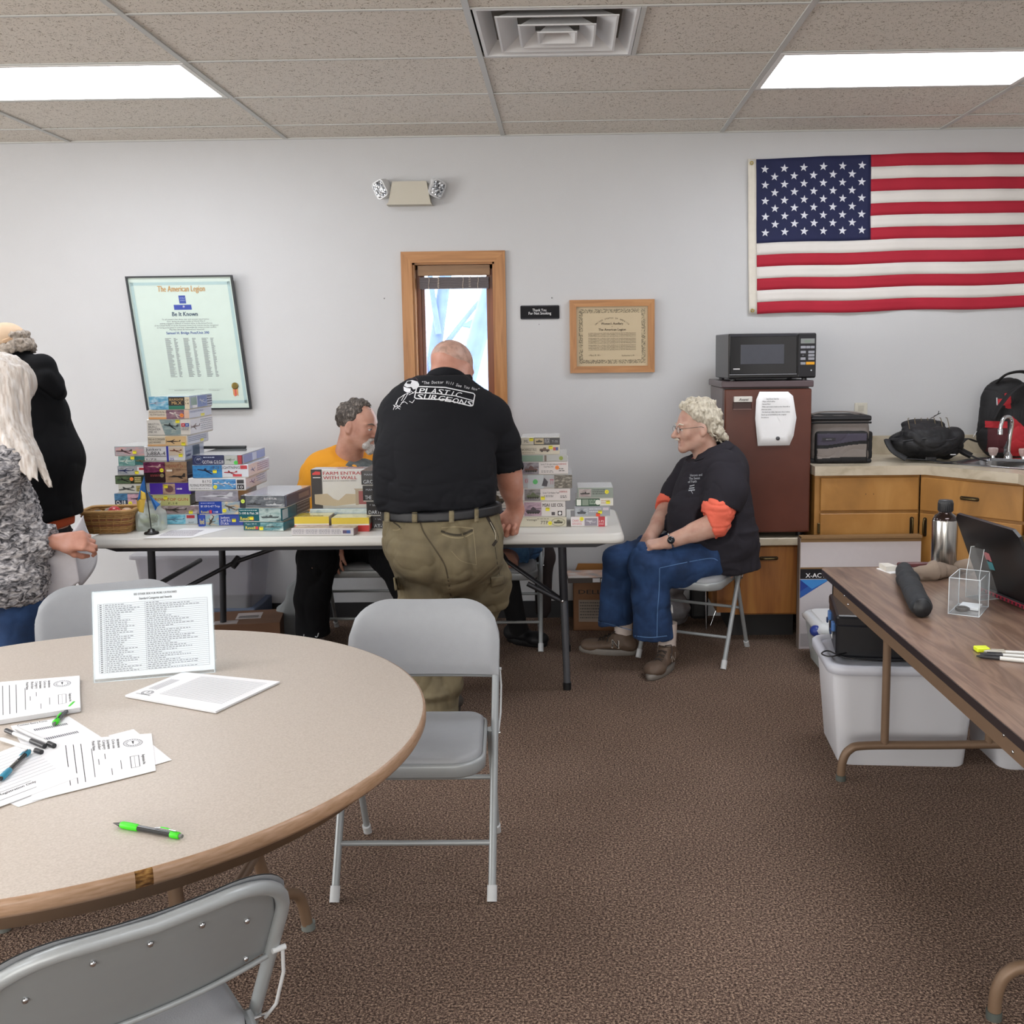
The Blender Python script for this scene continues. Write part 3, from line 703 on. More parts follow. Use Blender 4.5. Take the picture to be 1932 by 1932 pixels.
# ---- brown wood-grain folding table on the right
WG = ramp_mat('walnut_laminate', [(.25, '#59443a'), (.42, '#7d6456'), (.5, '#8f7563'), (.6, '#6f5749'), (.75, '#988070')], scale=5.5, detail=7, rough=.3, distort=1.2, coord_scale=(3.2, .32, 1), rotz=.03)
bx0, by1 = at(1556, 1072, Z=.737).x, at(1556, 1072, Z=.737).y
tb = empty('folding_table', (0, 0, 0), label='brown wood-grain folding table on the right, holding a laptop and steel bottle', cat='table')
x0 = .955; x1 = x0 + .76; yb = -2.135; yf = yb - 1.83
q = MB(); q.prism([(x, y) for x, y in rrect(.76, 1.83, .025, 4, cx=(x0 + x1) / 2, cy=(yb + yf) / 2)], .722, .737, WG, axis='z'); q.build('tabletop', tb)
q = MB(); o = rrect(.764, 1.834, .027, 4, cx=(x0 + x1) / 2, cy=(yb + yf) / 2); q.prism(o, .713, .7355, C('#2b2426', .35), axis='z'); q.build('edge_band', tb)
q = MB()
for xx in (x0 + .035, x1 - .05): q.box(xx, xx + .015, yf + .04, yb - .04, .645, .715, TANM)
for yy in (yf + .04, yb - .055): q.box(x0 + .035, x1 - .035, yy, yy + .015, .645, .715, TANM)
q.build('apron', tb)
for ye in (yb - .235, yf + .235):
    q = MB(); fx0, fx1 = x0 + .03, x1 - .045
    q.tube(smooth_path([(fx0, ye, 0), (fx0 + .005, ye, .07), (fx0 + .03, ye, .115), (fx0 + .09, ye, .13), ((fx0 + fx1) / 2, ye, .13), (fx1 - .09, ye, .13), (fx1 - .03, ye, .115), (fx1 - .005, ye, .07), (fx1, ye, 0)], 5), .0155, TANM, n=12)
    for xx in (fx0 + .155, fx1 - .155): q.cyl((xx, ye, .13), (xx, ye, .70), .0145, TANM, n=14)
    for xx in (fx0, fx1): q.cyl((xx, ye, 0), (xx, ye, .02), .018, C('#4e5450', .6))
    q.build('leg_frame', tb)
    q = MB(); s_ = -1 if ye > -3 else 1; q.tube([((x0 + x1) / 2 - .1, ye, .56), ((x0 + x1) / 2 - .1, ye + s_ * .36, .69)], .010, TANM, n=6, flat=(1, .4)); q.cyl((fx0 + .155, ye, .56), (fx1 - .155, ye, .56), .008, TANM)
    q.ell((x0 + .034, ye + .02, .68), (.003, .005, .005), CHROME, n=8); q.ell((x0 + .034, ye - .03, .66), (.003, .005, .005), CHROME, n=8); q.build('folding_brace', tb)

# ================================================================== KITCHEN CORNER
HB = C('#5d5034', .35, .85, nz=.15)
def pull(b, M, w=.1):
    """cup-shaped bar pull on its plate; local x along, facing -Y"""
    b.prism(rrect(w, .020, .0095), -.003, 0, C('#2c2417', .5, .5), M=M); b.tube([(-w * .42, -.003, 0), (-w * .36, -.014, 0), (-w * .2, -.018, .0), (w * .2, -.018, 0), (w * .36, -.014, 0), (w * .42, -.003, 0)], .0052, HB, n=8, M=M)
DKW = C('#4c2c12', .6)
def cabinet(name, label, M, w, d, z0, z1, fronts, toe=.1, recess=.06):
    """fronts: list of (x0,x1,z0,z1,handle) in cabinet coordinates; faces local -Y"""
    r = empty(name, (0, 0, 0), label=label, cat='cabinet')
    q = MB(M=M); q.box(0, w, .006, d, z0 + toe, z1, CABW if name != 'desk_cabinet' else LOWW); q.build('carcass', r)
    q = MB(M=M); q.box(0.003, w - .003, recess, d, z0, z0 + toe, C('#1d1c1d', .6)); q.build('toe_kick', r)
    mm = LOWW if name == 'desk_cabinet' else CABW
    for a, b_, c_, d_, hd in fronts:
        q = MB(M=M); q.box(a, b_, -.016, .004, c_, d_, mm, bev=.003)
        o = q.build('drawer' if hd in ('h', 'n') else 'door', r)
        if hd in ('h', 'v', 'vl'):
            q = MB(M=M)
            if hd == 'h': pull(q, T((a + b_) / 2 + .0, -.016, (c_ + d_) / 2 + (.0 if d_ - c_ < .3 else .12)))
            else: pull(q, T(b_ - .033 if hd == 'v' else a + .033, -.016, d_ - .07) @ RY(PI / 2))
            q.build('handle', o)
        if hd == 'n':
            q = MB(M=M)
            for xx in (-.02, .02): q.lathe([(0, 0), (.0025, 0)], BLACKM, n=8, M=T((a + b_) / 2 + xx, -.0165, (c_ + d_) / 2) @ FRONT)
            q.build('screw_hole', o)
        if hd in ('v', 'vl'):
            q = MB(M=M); q.box(a - .012 if hd == 'v' else b_, a if hd == 'v' else b_ + .012, -.018, -.004, d_ - .105, d_ - .05, HB, bev=.002); q.build('hinge', o)
    return r
CT = .95; CF = -.63
M0 = T(1.297, CF + .03, 0)
cabinet('base_cabinet', 'maple base cabinet with a blank drawer front, right of the brown fridge', M0, .545, .595, 0, CT - .05, [(.026, .535, .715, .888, 'n'), (.026, .535, .12, .70, 'v')])
ang = math.atan2(-1.09 + .63, 2.15 - 1.85)
P1 = Vector((1.842, CF + .03, 0)); P2 = Vector((2.215, -1.02, 0)); ang = math.atan2(P2.y - P1.y, P2.x - P1.x); wl = (P2 - P1).length
cabinet('base_cabinet', 'maple corner cabinet set at an angle under the sink, one drawer with a brass pull', T(P1.x, P1.y, 0) @ RZ(ang), wl, .30, 0, CT - .05, [(.012, wl - .012, .715, .888, 'h'), (.012, wl - .012, .12, .70, 'vl')])
cabinet('base_cabinet', 'maple base cabinet along the right wall, beyond the corner sink', T(P2.x, P2.y, 0) @ RZ(-PI / 2), .9, .6, 0, CT - .05, [(.02, .44, .715, .888, 'h'), (.46, .88, .715, .888, 'h'), (.02, .44, .12, .70, 'v'), (.46, .88, .12, .70, 'vl')])
CTM = ramp_mat('cream_stone_laminate', [(.3, '#aca08a'), (.5, '#c0b5a0'), (.7, '#c9bfac')], scale=9, detail=7, rough=.3, distort=.8)
# worktop with a cut-out for the sink
ctp = [(1.288, 0), (1.288, CF), (1.855, CF), (2.165, -1.025), (2.165, -1.95), (RX1, -1.95), (RX1, 0)]
sc_, sa = Vector((2.30, -.60)), ang
def sk(u, v): return (sc_.x + u * math.cos(sa) - v * math.sin(sa), sc_.y + u * math.sin(sa) + v * math.cos(sa))
q = MB(); bm = bmesh.new()
hole = [sk(-.24, -.17), sk(.24, -.17), sk(.24, .17), sk(-.24, .17)]
def polyhole(outer, inner, z0, z1, mat):
    bm = bmesh.new(); eo = [bm.verts.new((x, y, z1)) for x, y in outer]; ei = [bm.verts.new((x, y, z1)) for x, y in inner]
    ed = [bm.edges.new((eo[i], eo[(i + 1) % len(eo)])) for i in range(len(eo))] + [bm.edges.new((ei[i], ei[(i + 1) % len(ei)])) for i in range(len(ei))]
    g = bmesh.ops.triangle_fill(bm, edges=ed, use_beauty=True)
    r = bmesh.ops.extrude_face_region(bm, geom=bm.faces[:]); 
    for v in r['geom']:
        if isinstance(v, bmesh.types.BMVert): v.co.z = z0
    bmesh.ops.recalc_face_normals(bm, faces=bm.faces[:]); bm.verts.index_update()
    q.add([v.co for v in bm.verts], [[v.index for v in f.verts] for f in bm.faces], mat); bm.free()
bm.free(); polyhole(ctp, hole, CT - .048, CT, CTM)
wt_ = q.build('worktop', label='cream laminate kitchen worktop with a corner sink let into it', cat='worktop')
q = MB(); q.box(1.288, RX1, -.02, -.002, CT, CT + .105, CTM); q.box(RX1 - .02, RX1 - .002, -1.95, -.02, CT, CT + .105, CTM); q.build('splashback', wt_)
# sink
ss = C('#a9abad', .22, .9, nz=.06); q = MB()
Msk = T(sc_.x, sc_.y, 0) @ RZ(sa)
def skring(w, h, r_, z): return [(x, y, z) for x, y in rrect(w, h, r_, 4)]
rg = [skring(.53, .42, .03, CT + .0015), skring(.52, .41, .03, CT + .004), skring(.45, .33, .05, CT + .003), skring(.44, .32, .05, CT - .01), skring(.41, .29, .05, CT - .13), skring(.1, .1, .04, CT - .14)]
n = len(rg[0]); vs = [p for g in rg for p in g]; q.add(vs, [(k * n + i, k * n + (i + 1) % n, (k + 1) * n + (i + 1) % n, (k + 1) * n + i) for k in range(len(rg) - 1) for i in range(n)], ss, smooth=True, M=Msk); q.add(rg[-1], [tuple(range(n))], ss, M=Msk)
snk = q.build('sink', label='stainless steel sink basin in the corner worktop', cat='sink')
fa = at(1903, 858, Z=CT + .01); fa = Vector((sc_.x + math.sin(-sa) * .185 * 1, sc_.y + math.cos(sa) * .185, CT + .004))
fpos = at(1902, 862, Y=-.47)
f = empty('faucet', (fpos.x, fpos.y, CT + .002), sa + .35, label='chrome gooseneck faucet with two clear knobs behind the sink', cat='faucet')
q = MB(); q.prism(rrect(.20, .05, .02), 0, .014, CHROME, axis='z'); q.build('base_plate', f)
q = MB(); q.lathe([(.022, .012), (.020, .03), (.012, .042), (.0095, .05)], CHROME, n=20)
q.tube(smooth_path([(0, 0, .045), (.004, 0, .12), (.012, 0, .19), (.010, -.012, .222), (-.005, -.04, .238), (-.025, -.065, .225), (-.034, -.075, .19), (-.036, -.077, .165)], 5), .0095, CHROME, n=12); q.lathe([(0.0125, .145), (.0125, .172), (.0095, .176)], CHROME, n=14, c=(-.036, -.077)); q.build('spout', f)
KN = clear('clear_knob', '#e8d8d4', .08, .35)
for sx in (-1, 1):
    q = MB(); q.lathe([(.012, .012), (.010, .03)], CHROME, n=12, c=(sx * .075, 0)); q.lathe([(.0, .025), (.016, .026), (.024, .045), (.026, .062), (.022, .068), (0, .07)], KN, n=8, c=(sx * .075, 0), smooth=False); q.build('knob', f)

# ---- desk-height unit under the fridge
DZ = .566
q = MB(); q.box(.79, 1.272, -.575, -.002, DZ - .040, DZ, CTM, bev=.003); lw = q.build('desk_worktop', label='low cream laminate desk worktop under the brown fridge', cat='worktop')
r = cabinet('desk_cabinet', 'low reddish wood desk cabinet under the fridge, single front with a brass pull', T(.895, -.545, 0), .34, .53, 0, DZ - .042, [(.022, .325, .155, DZ - .05, 'h')], toe=.145, recess=.12)
q = MB(); q.box(.80, .893, -.53, -.02, .155, DZ - .042, LOWW); q.build('side_panel', r)
# ---- brown bar fridge on the desk unit, microwave on top
FB_ = ramp_mat('brown_fridge_enamel', [(.3, '#532c22'), (.7, '#62382c')], scale=3, rough=.22, bump=.0003, bscale=500)
FS = C('#6f6667', .35, nz=.04); fx0, fx1, fyf, fyb = .822, 1.283, -.57, -.08; fz0, fz1 = DZ + .025, 1.358
fg = empty('refrigerator', ((fx0 + fx1) / 2, -.35, DZ), label='brown undercounter refrigerator standing on the low desk unit', cat='refrigerator')
fg_off = T(-(fx0 + fx1) / 2, .35, -DZ)
def Fb(): return MB(M=fg_off)
q = Fb(); q.box(fx0, fx1 - .005, fyf + .055, fyb, fz0, fz1, FS, bev=.004); q.build('body', fg)
q = Fb(); q.box(fx0 - .012, fx1 + .004, fyf - .006, fyb, fz1 + .002, fz1 + .036, C('#54464a', .3), bev=.005); q.build('top_panel', fg)
q = Fb(); q.box(fx0 + .004, fx1 - .004, fyf, fyf + .05, fz0 + .004, fz1 - .006, FB_, bev=.008); d_ = q.build('door', fg)
q = Fb(); q.box(fx0 + .05, fx0 + .145, fyf - .022, fyf, fz1 - .073, fz1 - .043, C('#d2cfc9', .3, .3), bev=.003); q.box(fx0 + .047, fx0 + .143, fyf - .010, fyf, fz1 - .112, fz1 - .073, C('#3a1c18', .35), bev=.003); q.box(fx0 + .047, fx0 + .143, fyf - .014, fyf, fz1 - .112, fz1 - .108, C('#80605a', .3), bev=.001); q.build('handle', d_)
q = Fb(); q.text('Avanti', .019, INK, T(fx0 + .098, fyf - .0235, fz1 - .065) @ FRONT @ Matrix(((1, .3, 0, 0), (0, 1, 0, 0), (0, 0, 1, 0), (0, 0, 0, 1))), 'c', bold=.01); q.build('lettering', d_)
for x_ in (fx0 + .03, fx1 - .04):
    q = Fb(); q.cyl((x_, fyf + .08, DZ), (x_, fyf + .08, fz0), .018, BLACKM); q.cyl((x_, fyb - .08, DZ), (x_, fyb - .08, fz0), .018, BLACKM); q.build('foot', fg)
# note on the fridge door
def fq(px, py): p = at(px, py, Y=fyf - .003); return (p.x, p.z)
nt_ = empty('paper_note', (0, 0, 0), label='curled white paper note stuck to the fridge door by a round magnet', cat='note')
NO = [fq(*p) for p in ((1433, 739), (1487, 739), (1496, 747), (1502, 788), (1497, 822), (1489, 840), (1429, 841), (1424, 790), (1426, 754))]
q = MB(); n = len(NO); cx = sum(a for a, b in NO) / n; cz = sum(b for a, b in NO) / n
def bend(x, z): return fyf - .006 - .05 * max(0, abs(x - cx) / .12 - .55) ** 2 - .004 * math.sin(z * 60)
vs = []; 
for s_ in (0, .35, .7, 1): vs += [(cx + (a - cx) * s_, bend(cx + (a - cx) * s_, cz + (b - cz) * s_), cz + (b - cz) * s_) for a, b in NO]
q.add(vs, [(k * n + i, k * n + (i + 1) % n, (k + 1) * n + (i + 1) % n, (k + 1) * n + i) for k in range(3) for i in range(n)], PAPER, smooth=True); q.build('sheet', nt_, solid=.0008)
q = MB(); lines = ['Snack Room Clean-Up', '- Wipe off all tables', '- Vacuum floor', '- Make sure trash is back on the Haverall or', '  when you came', '- Put back any tables that were there before', '  Stack up around back to the original', '  locations']
for k, s_ in enumerate(lines):
    a = fq(1457 if k == 0 else 1436, 750 + k * 5.0 + (2 if k == 0 else 2))
    q.text(s_, .0085, INK, T(a[0], fyf - .0105, a[1] - .004) @ FRONT, 'c' if k == 0 else 'l', wid=.008 * len(s_) * .42, bold=.01)
q.build('lettering', nt_)
a = fq(1467, 827); q = MB(); q.lathe([(0, .008), (.009, .008), (.0105, .005), (.0105, 0)], C('#4b4c50', .3), n=20, M=T(a[0], fyf - .009, a[1]) @ FRONT); q.build('magnet', nt_)

mz = fz1 + .036; MWc = Vector((1.063, -.345, mz))
mw = empty('microwave_oven', MWc, math.radians(2), label='black microwave oven with a grey button panel on top of the fridge', cat='microwave')
w_, h_, dp = .455, .232, .40; GLS = C('#08080c', .12, coat=.6, nz=.02)
def mb_(): return MB(M=T(-.228, -dp / 2 - .03, .012))
q = mb_(); q.box(0.004, w_ - .004, .02, dp, 0, h_, C('#5a5c60', .45), bev=.004); q.build('case', mw)
q = mb_(); q.box(0, w_, 0, .025, 0, h_, C('#0d0d11', .35), bev=.007); q.build('front_fascia', mw)
q = mb_(); q.box(.003, .352, -.014, .002, .022, h_ - .004, GLS, bev=.004); dr = q.build('door', mw)
q = mb_(); q.box(.06, .285, -.0155, -.013, .075, .175, C('#44464e', .2), bev=.001); q.build('door_window', dr)
q = mb_(); q.box(.003, .352, -.016, -.010, .020, .024, C('#8a8c92', .25, .6)); q.box(.003, .352, -.016, -.010, h_ - .018, h_ - .005, C('#2b2c33', .2), bev=.003); q.box(.022, .056, -.016, -.013, .048, .054, C('#c5c5c8', .3, .5)); q.build('door_trim', dr)
q = mb_(); q.box(.360, w_ - .003, -.010, .002, .006, h_ - .004, C('#17171c', .3), bev=.003); cp = q.build('control_panel', mw)
q = mb_(); q.box(.371, .443, -.0115, -.009, .178, .203, C('#7d8180', .3)); q.text('12:37', .014, C('#5d8a5c', .4), T(.392, -.012, .184) @ FRONT); q.build('display', cp)
BT = C('#8e9098', .35)
for x_, z_, wv in ((.371, .152, .027), (.400, .152, .021), (.423, .152, .020), (.371, .127, .027), (.411, .127, .032), (.411, .110, .032), (.371, .093, .026), (.411, .093, .032), (.371, .069, .026)):
    q = mb_(); q.box(x_, x_ + wv, -.0125, -.009, z_, z_ + .013, BT, bev=.001); q.build('button', cp)
q = mb_(); q.box(.400, .444, -.0125, -.009, .069, .083, C('#e0a020', .35), bev=.001); q.build('button', cp, label='yellow start button')
q = mb_(); q.cyl((.428, -.011, .04), (.428, -.009, .04), .004, CHROME); q.cyl((.384, -.012, .117), (.384, -.009, .117), .004, C('#5b5c62', .4)); q.build('indicator', cp)
q = mb_()
for x_ in (.03, w_ - .05):
    for y_ in (.04, dp - .05): q.cyl((x_, y_, -.012), (x_, y_, 0), .014, BLACKM)
q.build('foot', mw)
# ================================================================== MODEL KIT BOXES
def star_poly(cx, cy, r, n=5, k=.4): return [(cx + (r if i % 2 == 0 else r * k) * math.sin(i * PI / n), cy + (r if i % 2 == 0 else r * k) * math.cos(i * PI / n)) for i in range(2 * n)]
SHAPES = {
 'plane': [[(-1, .05), (-.9, .16), (-.5, .2), (-.1, .3), (.1, .18), (.8, .08), (1, .45), (1.08, .42), (1.02, 0), (.6, -.08), (-.6, -.16), (-.95, -.08)],
           [(-.5, 0), (-.25, 0), (.25, -.62), (.05, -.62)], [(-.35, .12), (-.12, .14), (.3, .6), (.16, .62)], [(-1.05, -.35), (-1.0, -.35), (-.98, .5), (-1.03, .5)]],
 'bomber': [[(-1, .1), (-.9, .22), (-.4, .22), (.6, .12), (.85, .5), (1, .5), (1, .02), (-.4, -.12), (-.92, -.05)],
            [(-.3, .05), (.1, .05), (.9, -.6), (.7, -.66)], [(-.35, .1), (0, .12), (-.2, .6), (-.35, .6)], [(.05, -.3), (.28, -.32), (.3, -.2), (.08, -.16)], [(.3, -.42), (.52, -.46), (.56, -.34), (.36, -.3)]],
 'jet': [[(-1.1, -.05), (-.6, .1), (-.35, .3), (0, .2), (.6, .18), (.8, .75), (1.0, .75), (.95, .1), (1.05, 0), (.9, -.15), (-.5, -.15)], [(-.1, 0), (.4, .02), (.8, -.5), (.5, -.5)]],
 'tank': [[(-1, -.1), (-.9, .15), (-.5, .2), (.7, .2), (1, .05), (.98, -.2), (.8, -.45), (-.8, -.45)], [(-.35, .18), (-.25, .55), (.3, .58), (.42, .18)], [(.3, .42), (1.15, .5), (1.15, .42), (.3, .32)], [(-.15, .55), (-.1, .7), (.12, .7), (.15, .55)]],
 'ship': [[(-1.1, 0), (-.9, -.3), (.9, -.3), (1.1, .05), (.3, 0), (.25, .25), (-.05, .28), (-.1, .05)], [(.05, .25), (.08, .8), (.1, .25)], [(-.6, .02), (-.4, .15), (-.3, .15), (-.3, .02)]],
 'jeep': [[(-1, -.3), (-1, .3), (-.3, .35), (-.25, .6), (.25, .6), (.3, .2), (.95, .15), (1, -.3)]],
}
def circ(cx, cy, r, ry=None, n=18): return [(cx + r * math.cos(2 * PI * k / n), cy + (ry or r) * math.sin(2 * PI * k / n)) for k in range(n)]
def draw(b, items, M, w, h, seed=0, d0=.0006):
    """flat print on a face: M maps (x, z) of the face, w x h metres; u and v run 0..1"""
    F = M @ FRONT; z = d0
    for it in items:
        k = it[0]; z += .00022
        g = lambda m: m if not isinstance(m, str) else C(m, .35, nz=.03)
        if k == 'r': _, u0, v0, u1, v1, m = it; b.prism([(u0 * w, v0 * h), (u1 * w, v0 * h), (u1 * w, v1 * h), (u0 * w, v1 * h)], 0, z, g(m), axis='z', M=F)
        elif k == 'p': b.prism([(u * w, v * h) for u, v in it[1]], 0, z, g(it[2]), axis='z', M=F)
        elif k == 'c': _, u, v, r, m = it; b.prism(circ(u * w, v * h, r * h), 0, z, g(m), axis='z', M=F)
        elif k == 'e': _, u, v, ru, rv, m = it; b.prism(circ(u * w, v * h, ru * w, rv * h), 0, z, g(m), axis='z', M=F)
        elif k == 't':
            _, s_, u, v, hh, m = it[:6]; wd = it[6] if len(it) > 6 else None; al = it[7] if len(it) > 7 else 'l'; bo = min(it[8], .012) if len(it) > 8 else .002
            b.text(s_, hh * h * 1.35, g(m), F @ T(u * w, v * h, 0), al, bold=bo, wid=wd * w if wd else None, d=z)
        elif k == 's':
            _, nm, u, v, su, sv, m = it[:7]; an = it[7] if len(it) > 7 else 0; ca, sa_ = math.cos(an), math.sin(an)
            for poly in SHAPES[nm]:
                b.prism([(u * w + (x * ca - y * sa_) * su * w, v * h + (x * sa_ + y * ca) * sv * h) for x, y in poly], 0, z, g(m), axis='z', M=F)
            if nm in ('tank', 'jeep'):
                for k_ in range(5 if nm == 'tank' else 2):
                    cx = (-.68 + .34 * k_) if nm == 'tank' else (-.55 + 1.1 * k_)
                    b.prism(circ(u * w + cx * su * w, v * h - .32 * sv * h, .16 * su * w if nm == 'tank' else .2 * su * w, .2 * sv * h), 0, z + .0002, C('#2c2a26', .5), axis='z', M=F)
        elif k == 'l':   # small print: n lines of tiny words as bars
            _, u0, v0, u1, v1, n, m = it; rd = random.Random(seed + n)
            for i in range(n):
                v = v1 - (v1 - v0) * (i + .5) / n; u = u0
                while u < u1 - .01:
                    l = rd.uniform(.015, .05); l = min(l, u1 - u); b.prism([(u * w, v * h), ((u + l) * w, v * h), ((u + l) * w, v * h + (v1 - v0) / n * .42 * h), (u * w, v * h + (v1 - v0) / n * .42 * h)], 0, z, g(m), axis='z', M=F); u += l + .012
YEL = C('#e6dc2c', .5); ORG = C('#f0853a', .5); LIME = C('#c6e05a', .5)
def sticker(par, kind, u, v, w, h, M, mat=YEL, txt='Price'):
    b = MB(M=M @ FRONT); z = .004
    if kind == 'sq':
        b.prism([(x + u * w, y + v * h) for x, y in rrect(.019, .016, .003, 3)], 0.0016, .0032, mat, axis='z'); b.box(u * w - .008, u * w + .008, v * h + .004, v * h + .0065, .0032, .0034, C('#5e5a1a', .5))
    else:
        b.prism(circ(u * w, v * h, .0095), .0016, .0032, mat, axis='z'); b.box(u * w - .005, u * w + .005, v * h - .001, v * h + .001, .0032, .0034, C('#8b7a1e', .5))
    b.build('price_sticker', par)
def kit(stack, lab, x, y, col, front, side=None, dep=.35, st=None, top=None, rz=0, dx=0, dy=0, zfix=None, sidecol=None, open_=False):
    """stack = dict(Y, z, label bits); x=(left,right) y=(top,bottom) pixels of the front face"""
    Y = stack['Y'] + dy
    xl, xr = at(x[0], y[1], Y=Y).x + dx, at(x[1], y[1], Y=Y).x + dx
    zt = at((x[0] + x[1]) / 2, y[0], Y=Y).z; zb = stack['z']; h = zt - zb; stack['z'] = zt + .0005; w = xr - xl
    if zfix: h = zfix; stack['z'] = zb + h + .0005
    cx = (xl + xr) / 2
    body = col if not isinstance(col, str) else C(col, .22, nz=.03, coat=.5)
    q = MB(M=T(-w / 2, 0, 0)); g = .0015
    q.box(0, w, 0, dep, h * .06, h, body, bev=.0012); q.box(g, w - g, g, dep - g, 0, h * .06, C('#b9b6ae', .5))
    if sidecol:
        sm = C(sidecol, .18, nz=.03, coat=.6); q.box(w - .001, w + .0004, .002, dep - .002, h * .08, h - .002, sm)  # pale blue side colours have the window's daylight put into them
    if top: q.box(.003, w - .003, .003, dep - .003, h - .001, h + .0005, top if not isinstance(top, str) else C(top, .12, nz=.03, coat=.8))
    o = q.build('model_kit_box', label=lab, cat='kit box', group=stack['g'])
    o.location = (cx, Y, zb); o.rotation_euler = (0, 0, math.radians(rz + stack.get('rz', 0)))
    if front:
        q = MB(); draw(q, front, T(-w / 2, 0, 0), w, h, seed=len(lab)); q.build('front_print', o)
    if side:
        q = MB(); draw(q, side, T(w / 2, 0, 0) @ RZ(PI / 2), dep, h, seed=len(lab) + 3, d0=.001); q.build('side_print', o)
    for s_ in (st or []):
        sticker(o, s_[0], s_[1], s_[2], w, h, T(-w / 2, 0, 0), s_[3] if len(s_) > 3 else YEL)
    return o
def S(Y, g, rz=0, z=.7375): return dict(Y=Y, z=z, g=g, rz=rz)
TXW = [('l', .05, .2, .8, .8, 4, '#8b93ad')]
# ---- stack A, far left at the back
GA = 'kit boxes in the far left stack'
s = S(-.80, GA)
kit(s, 'white kit box lowest in the far left stack, mostly behind the wicker basket', (217, 276), (954, 976), '#d8d8da', [('l', .05, .2, .6, .8, 3, '#6b6d75')], dep=.26)
kit(s, 'dark blue and pink kit box just above the basket in the far left stack', (217, 276), (931, 953), '#2b3a4c', [('r', .0, .45, .42, 1, art('#2a4a66', '#4a7aa0')), ('r', .42, .1, 1, .95, art('#a8788a', '#c7a3ae', '#8e6b86')), ('t', 'Q-18', .05, .1, .34, '#e8eaec', .3), ('s', 'plane', .75, .55, .22, .3, '#4a3a50')], st=[('r', .5, .2)], dep=.26)
kit(s, 'grey-white kit box with a slanting bomber, second above the basket on the far left', (224, 276), (914, 930), '#c3c4bd', [('s', 'bomber', .3, .5, .3, .5, '#4f5250', .3), ('r', .65, .2, .97, .85, '#9a8f57'), ('t', 'D.5', .7, .3, .3, '#33301e', .2)], dep=.26)
kit(s, 'dark green kit box with a round orange sticker in the far left stack', (217.6, 276), (897, 912.5), '#2f3a2e', [('r', .02, .1, .5, .9, art('#38503a', '#5c6e50', '#2b3a2c')), ('s', 'bomber', .28, .5, .22, .4, '#1c2420'), ('r', .62, .15, .85, .85, '#6e6a3a'), ('l', .64, .2, .84, .8, 3, '#d8d2a0')], st=[('r', .54, .6, ORG)], dep=.26)
kit(s, 'kit box with a dark blue fighter and red logo, fourth in the far left stack', (222, 276), (879, 896), '#9ba0a8', [('r', .02, .08, .6, .92, art('#7f858c', '#a7abb0', '#5f6870')), ('s', 'plane', .3, .5, .26, .4, '#26315c'), ('r', .7, .1, .98, .9, '#d9d9dc'), ('r', .76, .55, .95, .8, '#b33a3e')], st=[('sq', .68, .3)], dep=.26)
kit(s, 'teal kit box with a light floatplane, second from the top of the far left stack', (224, 276), (861, 878), '#3f6d6c', [('r', 0, 0, .6, 1, art('#3b6c6a', '#7ea6a0', '#2e5558')), ('s', 'plane', .3, .5, .24, .42, '#b8c8c0'), ('s', 'bomber', .8, .5, .17, .35, '#6f6a4a')], st=[('sq', .52, .85)], dep=.26)
kit(s, 'grey kit box with pink clouds topping the far left stack', (216.6, 276), (842, 860), '#8e9a9c', [('r', .03, .08, .97, .92, art('#8b9c9c', '#b89aa0', '#c9a08a')), ('s', 'bomber', .3, .5, .26, .4, '#4f3c40')], st=[('sq', .64, .4)], top='#c9cbc9', dep=.26)
# ---- stack B, the tallest
GB = 'kit boxes in the tallest stack'
s = S(-.985, GB)
kit(s, 'sky blue kit box with a red and white end block, lowest in the tallest stack', (290, 373), (970, 990), '#c5d3da', [('r', 0, 0, .24, 1, '#dfe6e8'), ('l', .02, .3, .2, .9, 3, '#345a8a'), ('r', .25, .05, .73, .95, art('#3d86a8', '#7cc0d6', '#b8dbe2')), ('s', 'plane', .5, .5, .2, .36, '#5b7f9a'), ('r', .76, .6, .94, .88, '#b8343c'), ('t', 'N-07', .8, .12, .16, '#333', .12)], st=[('sq', .22, .25)], dep=.25)
kit(s, 'pinkish kit box with a dark fighter, second from the bottom of the tallest stack', (290, 376), (954, 969.5), '#b9aeb0', [('r', .02, .05, .98, .95, art('#b09aa0', '#8a7a78', '#cdbfc0')), ('t', 'FURY', .04, .3, .34, '#a02a3c', .2), ('s', 'plane', .5, .5, .22, .5, '#3c342e')], st=[('sq', .82, .2)], dep=.25)
kit(s, 'pale yellow-green kit box with red TOP GUN lettering in the tallest stack', (289, 359), (934, 954), '#b3b277', [('r', .0, .0, 1, 1, '#b8b87c'), ('t', 'IRON TOP GUN', .02, .45, .28, '#b03a2c', .93), ('t', 'F.14', .42, .12, .22, '#5d6a3c', .24)], st=[('sq', .35, .75)], dep=.25, sidecol='#8a8660')
kit(s, 'purple kit box with a tan winged creature painting in the tallest stack', (283, 360.5), (911.5, 933), '#4a2fa0', [('r', .32, .05, .62, .95, art('#8a6a5a', '#b79b86', '#5d3c60')), ('e', .48, .5, .1, .3, '#6a4a50'), ('l', .66, .3, .8, .6, 1, '#d8d0e0')], st=[('sq', .4, .72)], dep=.25)
